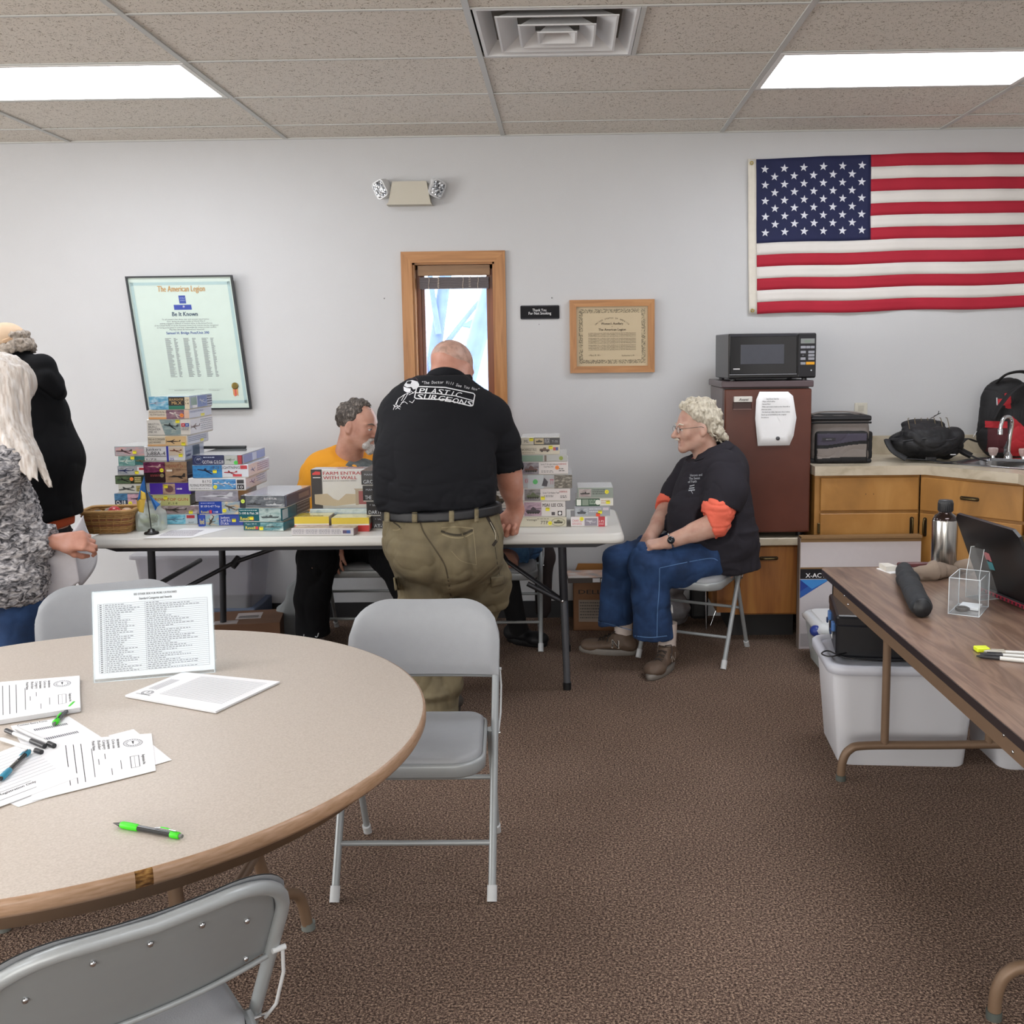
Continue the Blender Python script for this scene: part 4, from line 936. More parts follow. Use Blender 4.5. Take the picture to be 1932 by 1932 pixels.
kit(s, 'dark maroon and brown double-picture kit box in the middle of the tallest stack', (272.5, 354), (871, 910.5), '#3b1e2b', [('r', .0, .5, .49, .98, art('#4a1f38', '#7d3a5c', '#2a1420')), ('s', 'jet', .25, .78, .15, .14, '#c09a9c'), ('r', .0, .02, .49, .48, '#241016'), ('l', .15, .3, .45, .4, 2, '#b05050'), ('r', .5, .02, 1, .98, art('#8a6c52', '#a5876a', '#6c5040')), ('t', 'HORNET 2x', .52, .72, .15, '#7e3424', .4), ('r', .53, .54, .66, .63, '#e0d6c8'), ('s', 'jet', .76, .3, .2, .2, '#2b2420')], st=[('r', .42, .6), ('r', .42, .36, C('#8d8060', .5))], dep=.25, sidecol='#23294a')
kit(s, 'white kit box reading Junkers with a blue stripe, halfway up the tallest stack', (273, 349.5), (842, 870), '#d9d9db', [('t', 'Junkers', .04, .72, .2, '#20202a', .38), ('t', 'Ju88A-4', .05, .42, .26, '#20202a', .47), ('r', .0, .34, .54, .37, '#33333b'), ('t', '1:72', .05, .1, .12, '#20202a', .25), ('r', .55, 0, .6, 1, '#34389a'), ('r', .62, .4, .97, .95, '#c7b7a4'), ('s', 'bomber', .78, .7, .15, .2, '#7a4632'), ('t', '25', .63, .08, .17, '#33389c', .1)], side=[('t', 'Junkers', .05, .55, .16, '#5a6a9a', .28), ('t', 'Ju88A', .05, .28, .2, '#3a4a8a', .25), ('r', .4, .1, .75, .9, '#4f6480')], st=[('sq', .9, .4)], dep=.27, sidecol='#ccd6ee')
kit(s, 'cream kit box with a gull-winged fighter, fourth from the top of the tallest stack', (279, 354), (822.5, 841), '#d5cab6', [('t', 'F4U-4 CORSAIR', .02, .58, .22, '#3e352e', .42), ('t', 'LAG HAWKS', .03, .3, .18, '#3e352e', .3), ('r', 0, 0, .45, .18, '#d3a878'), ('r', .45, .05, .97, .95, '#d3b384'), ('s', 'plane', .65, .45, .17, .36, '#4d453e')], side=[('l', .05, .3, .9, .8, 3, '#7b85a0'), ('r', .6, .15, .75, .4, '#e5dc50')], st=[('sq', .9, .2)], dep=.30, sidecol='#cfd5e6')
kit(s, 'tall white kit box with a grey twin-engine plane, third down the tallest stack', (278, 359.4), (791.4, 820.4), '#dcd8d0', [('t', 'BRISTOL', .04, .66, .13, '#3c3a3a', .26), ('t', 'BEAU-', .04, .5, .13, '#3c3a3a', .2), ('t', 'FIGHTER', .04, .34, .13, '#3c3a3a', .28), ('t', 'MK.VI', .04, .18, .13, '#3c3a3a', .18), ('p', [(.3, .98), (.78, .98), (.78, .05), (.42, .05)], art('#a5b3ae', '#7e9294', '#c3c8b8')), ('s', 'bomber', .56, .6, .17, .3, '#3b4648', -.2), ('r', .8, .55, .89, .76, '#b8323c'), ('r', .89, .55, .98, .76, '#3c5a9c'), ('p', star_poly(.845, .655, .035), '#e9e9ec'), ('p', star_poly(.935, .655, .035), '#e9e9ec'), ('l', .8, .3, .98, .5, 2, '#7a7a80')], side=[('s', 'plane', .22, .5, .18, .3, '#7c6a6c'), ('l', .45, .15, .95, .9, 6, '#a8acb8')], st=[('sq', .72, .88)], dep=.33, sidecol='#dcdde6')
kit(s, 'kit box with a mauve diving fighter and round orange sticker, second down the tallest stack', (280.7, 357.3), (773, 790), '#d8cdbc', [('t', 'MOSQUITO FB Mk.VI', .02, .66, .2, '#3e3836', .42), ('t', 'No.418 Squadron', .04, .42, .18, '#3e3836', .36), ('r', 0, .02, .44, .22, '#d79f66'), ('r', .44, .04, .88, .96, art('#5d4458', '#8a6a78', '#b59a98')), ('s', 'bomber', .66, .5, .17, .4, '#d8ccc8', -.5), ('r', .88, .1, 1, .9, '#d7b4a0')], side=[('t', 'MOSQUITO FB Mk.VI', .05, .62, .22, '#6a749a', .55), ('r', .5, .12, .66, .4, '#e5dc50')], st=[('r', .82, .4, ORG)], dep=.32, sidecol='#cdd4ea')
kit(s, 'blue sea and sky kit box at the very top of the tallest stack', (281.8, 358.4), (748, 770), '#4a7a9c', [('r', 0, 0, .48, 1, art('#2f7ea8', '#79b4cf', '#d5e6ea', scale=26)), ('s', 'plane', .2, .5, .18, .3, '#9fb0c4', .1), ('r', .48, .3, .88, .95, '#2b2622'), ('t', 'BEAUFIGHTER', .5, .68, .17, '#d8b47a', .35), ('t', 'Mk.X', .56, .38, .26, '#d8b47a', .24), ('r', .48, .02, .86, .28, '#2f7a62'), ('r', .88, .02, 1, .95, '#d8cbb0'), ('t', 'CP', .9, .62, .16, '#2b2622', .08), ('t', '14', .9, .38, .16, '#2b2622', .08)], side=[('r', .05, .3, .3, .9, '#8aa8a0'), ('r', .35, .1, .75, .95, '#6f86c0'), ('s', 'plane', .55, .5, .14, .3, '#c8d2e6', -.5), ('r', .1, .08, .3, .28, '#e6e8ec'), ('l', .78, .1, .98, .9, 4, '#4a5470')], top='#b8c2c8', dep=.32, sidecol='#a8b4d0')
# ---- stack C
GC = 'kit boxes in the stack right of the tallest'
s = S(-1.048, GC)
kit(s, 'dark blue kit box with sideways Stuka lettering at the foot of its stack', (375, 459), (971, 993), '#23409c', [('r', 0, 0, .14, 1, '#2b4aa8'), ('t', 'Revell', .03, .2, .5, '#f0e050', .1), ('r', .16, .02, .46, .98, art('#c7a878', '#7ea6b8', '#dcc49a')), ('s', 'plane', .3, .5, .13, .42, '#4a4238', 1.1), ('t', 'Junkers', .5, .66, .2, '#e4e8f4', .2), ('t', 'Ju 87 B-2', .5, .4, .2, '#e4e8f4', .22), ('t', 'STUKA', .5, .14, .2, '#e4e8f4', .18)], st=[('sq', .8, .5)], dep=.3)
kit(s, 'blue kit box with a desert fighter and yellow logo, above the sideways-lettered one', (376, 453.6), (946, 970.5), '#2a48a4', [('t', 'Bf 109 E-4/7 Trop', .05, .56, .17, '#e4e8f4', .46), ('l', .05, .82, .4, .9, 1, '#c8d0ea'), ('t', 'Revell', .05, .12, .2, '#f0e050', .18), ('r', .25, .1, .31, .34, '#c83a40'), ('t', '1:48', .36, .14, .14, '#e4e8f4', .1), ('r', .56, .02, 1, .98, art('#d2ad78', '#8aa4b4', '#e0c8a0')), ('s', 'plane', .78, .5, .17, .34, '#54483a', -.6)], st=[('r', .62, .3)], dep=.3)
kit(s, 'grey kit box with a grey jet side view under the white bomber box', (369, 450), (926, 945.7), '#7d7e88', [('r', .0, .05, 1, .95, art('#75757f', '#9a97a2', '#85828c')), ('s', 'jet', .5, .5, .38, .45, '#bfc0c8')], dep=.3)
kit(s, 'white kit box reading FLYING FORTRESS with a blue picture', (356, 464), (902, 925), '#dfdfe1', [('t', 'B17G', .25, .64, .22, '#26262c', .15), ('t', 'FLYING FORTRESS', .03, .34, .22, '#26262c', .38), ('l', .04, .12, .38, .22, 1, '#777'), ('r', .42, .1, .83, .9, art('#2f68ac', '#5a9acb', '#274a80')), ('s', 'bomber', .55, .55, .11, .3, '#c4cad4'), ('s', 'bomber', .72, .5, .1, .25, '#c4cad4', -.3), ('r', .85, .55, .97, .85, '#2c2c33'), ('r', .85, .1, .97, .48, '#2c2c33'), ('t', '10', .87, .17, .22, '#e8e8ea', .08)], side=[('s', 'bomber', .3, .5, .12, .3, '#9a8ab0'), ('l', .5, .3, .9, .8, 3, '#a6aed0')], st=[('r', .47, .3)], dep=.36, sidecol='#d8def2')
kit(s, 'bright blue and white kit box with a twin-boom fighter, under the navy one', (364, 469), (877, 900), '#d6dae2', [('r', 0, .02, .53, .98, art('#2f6ca8', '#3f8ac4', '#244f86')), ('s', 'bomber', .25, .55, .18, .32, '#1f3050', -.3), ('t', 'P-38 LIGHTNING', .37, .68, .22, '#2a2c38', .48), ('r', .86, .66, .98, .94, '#b8323c'), ('s', 'bomber', .68, .4, .12, .26, '#a02c38'), ('r', .72, .1, .88, .28, '#c83a44')], side=[('s', 'bomber', .2, .5, .1, .3, '#8a9ac8'), ('l', .4, .2, .95, .85, 4, '#b09ab8')], st=[('sq', .4, .5)], dep=.36, sidecol='#dbe0f4')
kit(s, 'navy kit box reading GOTHA, topmost of the stack right of the tallest', (363.6, 457.8), (858.7, 876.3), '#28304e', [('r', 0, 0, .62, 1, '#262e58'), ('c', .12, .5, .42, '#5a6a8a'), ('c', .12, .5, .36, '#262e58'), ('t', 'AM', .08, .48, .26, '#c8d0e0', .08), ('t', 'GOTHA G.II,G.III', .2, .12, .36, '#e6e8f0', .42), ('l', .22, .6, .45, .85, 1, '#b0b8d0'), ('r', .64, .04, .9, .96, '#b3b8b4'), ('s', 'plane', .76, .5, .08, .25, '#5d6a58'), ('r', .91, .04, .99, .96, '#a8323a')], st=[('r', .87, .2, C('#3ccc52', .5))], top='#aeb2b4', side=[('r', .05, .1, .4, .9, '#8aa0d8'), ('r', .42, .1, .6, .9, '#cdd8f4'), ('r', .62, .1, .95, .9, '#93a6dc')], dep=.38, sidecol='#b5c3ee')
z_ = s['z']; lp = MB(); p = at(400, 842, Y=-.72); lp.box(-1.90, -1.64, -.72, -.70, z_ + .0, z_ + .014, C('#26282a', .5), bev=.003)
lp.build('model_kit_box', label='thin dark lid edge lying flat behind the navy box on its stack', cat='kit box', group=GC)
# ---- stack D
GD = 'ship kit boxes in the short stack'
s = S(-1.197, GD, rz=-5)
TEAL = '#1f5a64'
kit(s, 'teal ship kit box lowest in the short stack, nearest the table edge', (458.8, 537.5), (985, 1002), TEAL, [('t', 'Type VII C', .05, .72, .17, '#bfe0e0', .28), ('t', 'Revell', .05, .2, .34, '#f0e050', .24), ('r', .3, .2, .36, .5, '#c83a40'), ('r', .42, .05, .98, .95, art('#8fb4b8', '#4d7f86', '#c8d8d4')), ('s', 'ship', .7, .5, .2, .3, '#3d4a4a')], st=[('sq', .44, .3)], dep=.36, sidecol='#2a7a8a')
kit(s, 'teal ship kit box in the middle of the short stack', (449.5, 533.3), (959, 984), TEAL, [('l', .03, .78, .45, .88, 1, '#cfe6e6'), ('t', 'S-100 & Flak 38', .02, .56, .17, '#e8f2f2', .44), ('t', 'Revell', .04, .12, .28, '#f0e050', .2), ('r', .3, .12, .35, .34, '#c83a40'), ('r', .48, .03, .98, .97, art('#7f9c9c', '#b0c2c0', '#4a6668')), ('s', 'ship', .73, .4, .2, .35, '#3b4648')], side=[('r', .02, .15, .2, .85, '#c0ccd4'), ('r', .5, .1, .98, .9, '#3a4450'), ('l', .52, .15, .96, .85, 3, '#8a94a0')], st=[('sq', .3, .28)], dep=.40, sidecol='#2c7484')
kit(s, 'black and grey torpedo boat kit box topping the short stack', (453.6, 539.5), (935, 958), '#3a3d42', [('r', 0, 0, .1, 1, '#2c2e33'), ('r', .11, .05, .99, .95, art('#7b8086', '#5c6168', '#9aa0a4')), ('t', 'ELCO 80 PT-596', .53, .68, .16, '#e8e8ea', .28), ('s', 'ship', .3, .35, .16, .32, '#2a2d30'), ('s', 'ship', .75, .3, .18, .3, '#b8bcc0')], side=[('r', .05, .1, .95, .9, '#4c4a60'), ('r', .5, .3, .9, .7, '#8a7a78')], st=[('r', .05, .55, LIME)], top='#b4bcca', dep=.37, sidecol='#6a7696')
# ---- centre: farm box and boxes before it
GE = 'kit boxes before the man in the yellow shirt'
s = S(-1.10, GE)
BW = '#d8d6d2'
o = kit(s, 'large dark end box lying beneath the farm box', (585, 735), (974, 996), '#4e5158', [('l', .1, .2, .9, .8, 2, '#9aa0a8')], dep=.28)
kit(s, 'pale blue thin kit box directly under the farm entrance box', (585, 735), (960, 973.5), '#a9bcc4', [('r', 0, .3, 1, .95, art('#9cb4bc', '#c4d2d4', '#8aa4ac')), ('l', .1, .1, .9, .3, 1, '#7a8a90')], dep=.28)
s['Y'] = -1.08
kit(s, 'large standing kit box reading FARM ENTRANCE WITH WALL', (589, 737), (885, 960), '#cfcfcd', [('r', 0, 0, .14, 1, '#241f20'), ('p', [(.02, .86), (.12, .86), (.12, .94), (.06, .95), (.02, .9)], '#c83232'), ('r', .025, .78, .12, .8, '#d8d8d8'), ('t', 'FARM ENTRANCE', .155, .86, .085, '#a8222c', .63, 'l', .04), ('t', 'WITH WALL', .155, .745, .085, '#a8222c', .43, 'l', .04), ('t', 'BUILDINGS & ACCESSORIES SERIES', .155, .69, .03, '#555', .42),
   ('p', [(.04, .32), (.2, .36), (.26, .1), (.05, .1)], '#8d8069'), ('p', [(.04, .36), (.2, .38), (.28, .24), (.34, .2), (.4, .3), (.44, .37), (.56, .36), (.56, .12), (.3, .06), (.14, .08), (.04, .12)], '#b5a78f'), ('p', [(.54, .5), (.78, .5), (.78, .46), (.56, .46)], '#a89a86'), ('r', .56, .08, .6, .46, '#a39682'), ('r', .6, .1, .8, .44, '#8e4a4c'), ('p', [(.8, .5), (.86, .5), (.86, .08), (.8, .08)], '#a89a86')], dep=.10, top='#b9bcc8')
s = S(-1.235, GE)
kit(s, 'yellow and red kit box, left one of the matching pair', (556, 621), (975, 996), '#c9bfae', [('r', 0, 0, 1, .45, '#c4302c'), ('r', 0, .45, 1, .55, '#e0dcd0'), ('r', 0, .55, 1, 1, '#dcc23c')], top='#dcc448', dep=.12)
s = S(-1.235, GE)
kit(s, 'yellow and red kit box, right one of the matching pair', (626, 697), (977, 999), '#c9bfae', [('r', 0, 0, 1, .45, '#c4302c'), ('r', 0, .45, 1, .55, '#e0dcd0'), ('r', 0, .55, 1, 1, '#dcc23c')], top='#dcc448', dep=.12, side=[('r', .1, .1, .8, .5, '#c4302c')])
s = S(-1.335, GE, rz=-3)
kit(s, 'flat white kit box with rows of small grey pictures at the front table edge', (549, 668), (997, 1011), '#d5d2d4', [('l', .03, .2, .2, .85, 3, '#9a9aa2'), ('l', .24, .2, .42, .85, 3, '#9a9aa2'), ('l', .45, .2, .62, .85, 3, '#9a9aa2'), ('l', .65, .2, .8, .85, 3, '#9a9aa2'), ('r', .83, .3, .89, .75, '#5a4a6a'), ('r', .89, .3, .95, .75, '#3c5a9c')], top=art('#bcb4bc', '#98909c', '#d4ccd0'), dep=.085, side=[('r', .1, .1, .9, .9, '#8a7a80')])
# ---- black science fiction boxes
GF = 'black kit boxes partly hidden by the leaning man'
s = S(-1.183, GF)
def dark(lab, x, y, l1, l2, wd):
    kit(s, lab, x, y, '#1c1e22', [('t', l1, .06, .68, .14, '#a8acb4', .5 if len(l1) > 6 else .25), ('t', l2, .04, .14, .26, '#c4c8ce', wd), ('r', .0, .97, 1, 1, '#3a3d42')], dep=.28)
dark('black kit box reading AT-ST at the foot of the black stack', (702, 800), (973, 999), '* WARS', 'AT-ST', .26)
dark('black kit box with white lettering, second up in the black stack', (692, 790), (946, 972), '* WARS', 'DARTH VADER', .56)
dark('black kit box reading MANDALORIAN, third up in the black stack', (685, 782), (916, 944), 'MANDALORIAN', 'THE MANDALORIAN', .66)
dark('black kit box reading GROGU topping the black stack', (682, 776), (888, 915.4), 'MANDALORIAN', 'GROGU', .34)
# ---- stack G: tank boxes behind the leaning man's arm
GG = 'tank kit boxes between the leaning man and his hand'
s = S(-1.13, GG)
def tankend(lab, x, y, col, tk, ex=[]): kit(s, lab, x, y, col, ex + [('s', 'tank', .72, .5, .2, .62, tk)], dep=.26)
tankend('cream kit box at the foot of the stack right of the leaning man', (868, 962), (977, 1001), '#c9c4bc', '#4e4248', [('r', .5, .08, .98, .92, art('#8a7c88', '#b5a8a8'))])
tankend('white kit box reading Ausf.C with a blue-grey halftrack', (866, 962), (955, 976), '#d0cdc8', '#3f4256', [('t', 'Ausf.C', .52, .68, .2, '#26262c', .16)])
tankend('white kit box with a brown tank, above the halftrack box', (876, 959), (932, 954.5), '#d3d0ca', '#4c4336')
tankend('white kit box with a dark open-topped tank, second from the top beside the leaning man', (870, 951), (906, 931), '#d5d2cd', '#332c2a')
tankend('kit box with brown camouflage painting topping the stack beside the leaning man', (868, 948), (875, 905), '#9c8c7a', '#4a3428', [('r', 0, 0, 1, 1, art('#6a4f3c', '#b8a48c', '#3d2c26', scale=26))])
# ---- stack H
GH = 'military kit boxes in the stack right of the arm'
s = S(-1.165, GH)
kit(s, 'cream kit box reading 7TP at the foot of the stack right of the arm', (958, 1069), (976, 996), '#cdc8b4', [('t', 'Vintage', .32, .66, .2, '#3c3830', .18), ('t', '7TP', .56, .3, .36, '#3c3830', .13), ('l', .5, .75, .7, .88, 1, '#6a6658'), ('e', .86, .5, .12, .42, '#8f8b74'), ('e', .86, .5, .108, .36, '#c0bca4'), ('s', 'tank', .86, .52, .08, .3, '#6a6850')], st=[('r', .72, .4)], dep=.27)
kit(s, 'tall white kit box reading M3A1 LEE CDL, second up right of the arm', (962, 1067), (946, 975.5), '#d8d4d2', [('r', .26, .08, .57, .95, art('#8a7486', '#b49aa8', '#6a5a70')), ('s', 'tank', .42, .4, .13, .36, '#40343e'), ('t', 'M3A1 LEE CDL', .59, .66, .22, '#2c2428', .37, 'l', .03), ('r', .75, .12, .81, .32, '#4a4448'), ('r', .86, .1, .94, .38, '#2c2428'), ('e', .90, .24, .025, .1, '#e8e8e8')], st=[('sq', .68, .5)], dep=.27, sidecol='#4a4650')
kit(s, 'white kit box with a green and brown tank painting, third up right of the arm', (961, 1076), (922, 945), '#d9d3d2', [('r', .25, .05, .51, .95, art('#5e5a66', '#8a8688', '#4a5040')), ('s', 'tank', .39, .42, .11, .4, '#4f5a3a'), ('t', 'Soviet T-26 Medium Tank', .55, .6, .14, '#33343c', .27), ('l', .57, .3, .72, .48, 2, '#666'), ('t', 'HOBBYBOSS', .82, .68, .14, '#b0343c', .13), ('l', .84, .2, .94, .45, 2, '#555')], st=[('sq', .55, .25)], dep=.27)
kit(s, 'kit box with silver camouflage and red lettering in the middle right of the arm', (960, 1079.5), (896, 920.5), '#aeb0b4', [('r', .3, 0, .55, 1, '#b4bcc0'), ('t', 'KV', .26, .4, .36, '#b03048', .05), ('c', .42, .5, .18, '#4cb060'), ('p', [(.52, .2), (.56, .8), (.62, .5), (.6, .15)], '#2c2a34'), ('t', 'TT', .65, .3, .4, '#b03048', .06), ('r', .72, .02, 1, .98, art('#8a8478', '#57524a', '#b8b2a4', scale=34))], dep=.27)
kit(s, 'white kit box with a reddish tank painting and orange sticker right of the arm', (957, 1072), (871.4, 894), '#dad5d4', [('r', .25, .05, .52, .95, art('#5a5260', '#8c8890', '#4c3034')), ('s', 'tank', .39, .42, .11, .4, '#5b3430'), ('t', 'Soviet T-26 Light Infantry', .55, .76, .12, '#33343c', .28), ('t', 'Tank Mod.1933', .6, .56, .12, '#33343c', .16), ('l', .56, .12, .76, .34, 2, '#888'), ('t', 'HOBBYBOSS', .84, .76, .12, '#b0343c', .13), ('l', .85, .2, .94, .5, 2, '#555')], st=[('r', .82, .55, ORG)], dep=.28)
kit(s, 'thin sage green and grey kit box, third from the top right of the arm', (975, 1070), (858.5, 870.5), '#b4b6b4', [('r', 0, .05, .52, .95, '#7f9a88'), ('r', .55, .05, .59, .95, '#6a5c50'), ('c', .88, .5, .3, '#8a9a34')], dep=.28, top='#c9cac8')
kit(s, 'cream kit box with a brown army truck, second from the top right of the arm', (962, 1056), (839.6, 857.5), '#cfc8b4', [('t', 'US 4x4 CHEVROLET TRUCK', .2, .42, .28, '#3f382e', .34), ('l', .2, .14, .5, .26, 1, '#6a6454'), ('s', 'jeep', .7, .5, .1, .4, '#5d4638'), ('r', .87, .45, .92, .75, '#b8423c'), ('r', .92, .45, .97, .75, '#3c4a8c')], st=[('sq', .82, .75)], dep=.24)
kit(s, 'black and cream kit box at the top of the stack right of the arm', (983, 1056), (825.6, 838.6), '#cfc9b8', [('t', 'ML', .08, .3, .42, '#2a2622', .12), ('r', .33, .02, 1, .98, '#232226'), ('r', .35, .1, .59, .9, '#bfae88'), ('s', 'tank', .47, .5, .09, .3, '#5a5038'), ('l', .61, .15, .74, .85, 4, '#c4c4c8'), ('t', 'T-70', .8, .3, .32, '#9aa0a4', .15)], st=[('sq', .27, .75)], top='#d0d0cc', dep=.24)
# ---- stack I, small stack by the right end
GI = 'small kit boxes at the right end of the white table'
s = S(-1.165, GI)
kit(s, 'white kit box with a red scale block, lowest at the right end of the table', (1077, 1145.5), (974.7, 994), '#dcd8d9', [('t', 'CHAR 2C', .04, .5, .24, '#b84a48', .28), ('l', .04, .15, .3, .4, 2, '#c07070'), ('r', .38, .1, .73, .85, '#8a8490'), ('s', 'plane', .55, .5, .12, .3, '#c8c4ca', -.3), ('r', .76, 0, .94, 1, '#b52f3c'), ('t', '1:72', .78, .42, .22, '#efe8e8', .13), ('t', 'SCALE', .78, .2, .14, '#efe8e8', .13)], st=[('r', .3, .78)], dep=.2)
kit(s, 'grey kit box with red and yellow stickers, second from the bottom at the right end', (1084, 1151), (955, 974), '#9fa3ab', [('r', .03, .1, .38, .8, art('#8a929c', '#b2b8be', '#5d646e')), ('s', 'tank', .2, .42, .13, .3, '#4c525c'), ('l', .42, .3, .75, .8, 2, '#c8ccd2'), ('r', .8, .6, .96, .85, '#c9c0c8')], st=[('sq', .66, .18, C('#e8482c', .5)), ('sq', .72, .42)], dep=.2)
kit(s, 'dark green and white kit box, third up at the right end of the table', (1086.5, 1157), (940.5, 954.5), '#dcdcd4', [('r', 0, 0, .64, 1, '#1f4a34'), ('r', .02, .1, .14, .9, '#dfe4dc'), ('r', .17, .1, .34, .9, '#7f8f80'), ('l', .36, .15, .55, .85, 3, '#bcd0bc'), ('c', .59, .5, .34, '#dfe4dc'), ('l', .68, .2, .92, .8, 2, '#c8a890')], st=[('sq', .86, .5)], dep=.2)
kit(s, 'sage green kit box with a pale clear-wrapped lid topping the right end stack', (1089.6, 1157), (920, 939.6), '#8f9a92', [('r', .04, .15, .38, .88, art('#8a7a7c', '#b4aaa8')), ('s', 'ship', .21, .5, .13, .4, '#2e2a2c'), ('l', .42, .3, .78, .85, 3, '#3f4a44')], st=[('r', .82, .6)], top='#d5d8da', dep=.2)

# ================================================================== OTHER THINGS ON THE WHITE TABLE
TZ = .7375
# wicker basket with painted eggs
bk = empty('wicker_basket', (-2.16, -1.155, TZ), math.radians(6), label='tan wicker basket of small painted balls at the left end of the white table', cat='basket')
WK = [C('#b08a55', .6, nz=.15), C('#a67c48', .6, nz=.15), C('#8d5a3a', .6, nz=.15)]
w0, d0, w1, d1, hh = .185, .15, .235, .20, .105
def bring(t, off=0, n=44):
    w_, d_ = w0 + (w1 - w0) * t, d0 + (d1 - d0) * t; o = []
    P = rrect(w_, d_, .035, 6)
    per = [0]
    for i in range(len(P)): a, b_ = P[i], P[(i + 1) % len(P)]; per.append(per[-1] + math.hypot(a[0] - b_[0], a[1] - b_[1]))
    for k in range(n):
        s_ = per[-1] * k / n; i = max(j for j in range(len(P)) if per[j] <= s_); f = (s_ - per[i]) / max(1e-9, per[i + 1] - per[i])
        x = P[i][0] + (P[(i + 1) % len(P)][0] - P[i][0]) * f; y = P[i][1] + (P[(i + 1) % len(P)][1] - P[i][1]) * f
        L = math.hypot(x, y) or 1; e = off * (1 if k % 2 else -1); o.append((x + x / L * e, y + y / L * e, t * hh))
    return o
q = MB()
for k in range(11):
    t_ = .04 + k * .085; q.tube(bring(t_, .0028 if k % 2 else -.0028), .0046, WK[2] if k in (4, 7) else WK[k % 2], n=6, closed=True)
q.build('weave', bk, kind='stuff')
q = MB()
ba, bb = bring(0), bring(1)
for k in range(0, 44, 2): q.tube([Vector(ba[k]), Vector(bb[k])], .0042, WK[1], n=5)
q.build('stake', bk, kind='stuff')
q = MB(); rm = bring(1.0); q.tube([(x, y, z) for x, y, z in rm], .008, WK[0], n=8, closed=True)
q.build('rim', bk)
q = MB(); q.prism([(x, y) for x, y, z in bring(.02)], .001, .006, WK[1], axis='z'); q.build('base', bk)
for i, (dx, dy, r_, h_, lb) in enumerate(((.01, .0, .030, '#b0383c', 'red speckled ball lying in the wicker basket, topmost'), (.06, -.01, .026, '#d07830', 'orange ball in the wicker basket, beside the red one'), (-.06, -.02, .027, '#4a4a48', 'dark grey ball in the wicker basket'), (-.03, .04, .028, '#7c7468', 'grey-brown ball at the back of the wicker basket'), (.05, .045, .027, '#c7a890', 'pale pink ball at the back of the wicker basket'))):
    q = MB(); q.ell((0, 0, 0), (r_, r_, r_ * .86), ramp_mat('painted_ball', [(.35, h_), (.6, h_), (.7, '#d8a0a0' if i == 0 else h_)], scale=60, rough=.3), n=20)
    for a in range(5): q.tube([(r_ * .9 * math.cos(a), r_ * .9 * math.sin(a), .004), (r_ * .55 * math.cos(a + .4), r_ * .55 * math.sin(a + .4), r_ * .7)], .0015, C('#e0d0c0', .4), n=5)
    o = q.build('painted_ball', label=lb, cat='ball', group='balls in the basket'); o.location = (-2.155 + dx, -1.155 + dy, TZ + .082 + (.012 if i == 0 else 0))
q = MB(); 
# clear plastic jar with folded notes inside
jr = empty('clear_jar', (-1.985, -1.12, TZ), label='square clear plastic jar holding folded green paper money, behind the little flag', cat='jar')
CP = clear('jar_plastic', '#e6ece8', .05, .25)
q = MB(); rg = []
for s_, z in ((.12, 0), (.126, .01), (.126, .075), (.118, .088), (.085, .10), (.08, .125), (.086, .128), (.086, .134)): rg.append([(x, y, z) for x, y in rrect(s_, s_ * .85, s_ * .2, 4)])
n = len(rg[0]); vs = [p for g in rg for p in g]; q.add(vs, [(k * n + i, k * n + (i + 1) % n, (k + 1) * n + (i + 1) % n, (k + 1) * n + i) for k in range(len(rg) - 1) for i in range(n)], CP, smooth=True); q.add(rg[0], [tuple(range(n))], CP); q.build('shell', jr)
rd = random.Random(4)
for k in range(7):
    q = MB(); M_ = T(rd.uniform(-.025, .025), rd.uniform(-.02, .02), .02 + k * .009) @ RZ(rd.uniform(0, 3)) @ RX(rd.uniform(-.7, .7)); q.grid(lambda u, v: ((u - .5) * .062, (v - .5) * .028, .006 * math.sin(u * 5 + k)), 8, 2, C(('#a3ab8c', '#8c9878', '#c0c2ac')[k % 3], .8), M=M_)
    o = q.build('banknote', label='crumpled green banknote inside the clear jar', cat='banknote', group='banknotes in the clear jar', solid=.0005); o.location = jr.location
# little blue and yellow flag on a black stand
fg = empty('desk_flag', (-1.937, -1.245, TZ), label='small blue and yellow table flag on a black stick and round base', cat='flag')
q = MB(); q.lathe([(0, 0), (.033, 0), (.034, .006), (.03, .010), (.018, .013), (.014, .022), (.006, .026), (0, .028)], C('#111214', .25), n=28); q.build('stand', fg)
q = MB(); q.cyl((0, 0, .02), (-.017, 0, .275), .0022, C('#16171a', .3)); q.ell((-.017, 0, .277), (.004, .004, .004), C('#16171a', .3), n=8); q.build('stick', fg)
UB, UY = C('#2f6fb8', .7), C('#e2bd4c', .7)
def drape(pts, mat, nm):
    q = MB(); q.prism(pts, -.0006, .0006, mat); q.build(nm, fg)
def fold(nm, mat, A, B, Cc, D, ph):
    q = MB(); A, B, Cc, D = map(Vector, (A, B, Cc, D))
    q.grid(lambda u, v: (A.lerp(B, u)).lerp(D.lerp(Cc, u), v) + Vector((0, .009 * math.sin(u * 6 + ph) * (v * .7 + .3), 0)), 12, 8, mat); q.build(nm, fg, solid=.0008)
fold('blue_field', UB, (-.018, -.003, .272), (-.037, -.01, .215), (-.052, -.012, .155), (-.012, -.004, .19), 0)
fold('yellow_field', UY, (-.042, -.012, .212), (-.012, -.016, .195), (-.010, -.018, .165), (-.050, -.014, .165), 1)
fold('yellow_field', UY, (-.012, -.018, .168), (-.056, -.016, .162), (-.056, -.014, .118), (-.030, -.014, .100), 2)
fold('blue_field', UB, (-.012, .004, .205), (.012, .01, .165), (.042, .012, .135), (.018, .006, .108), 1)
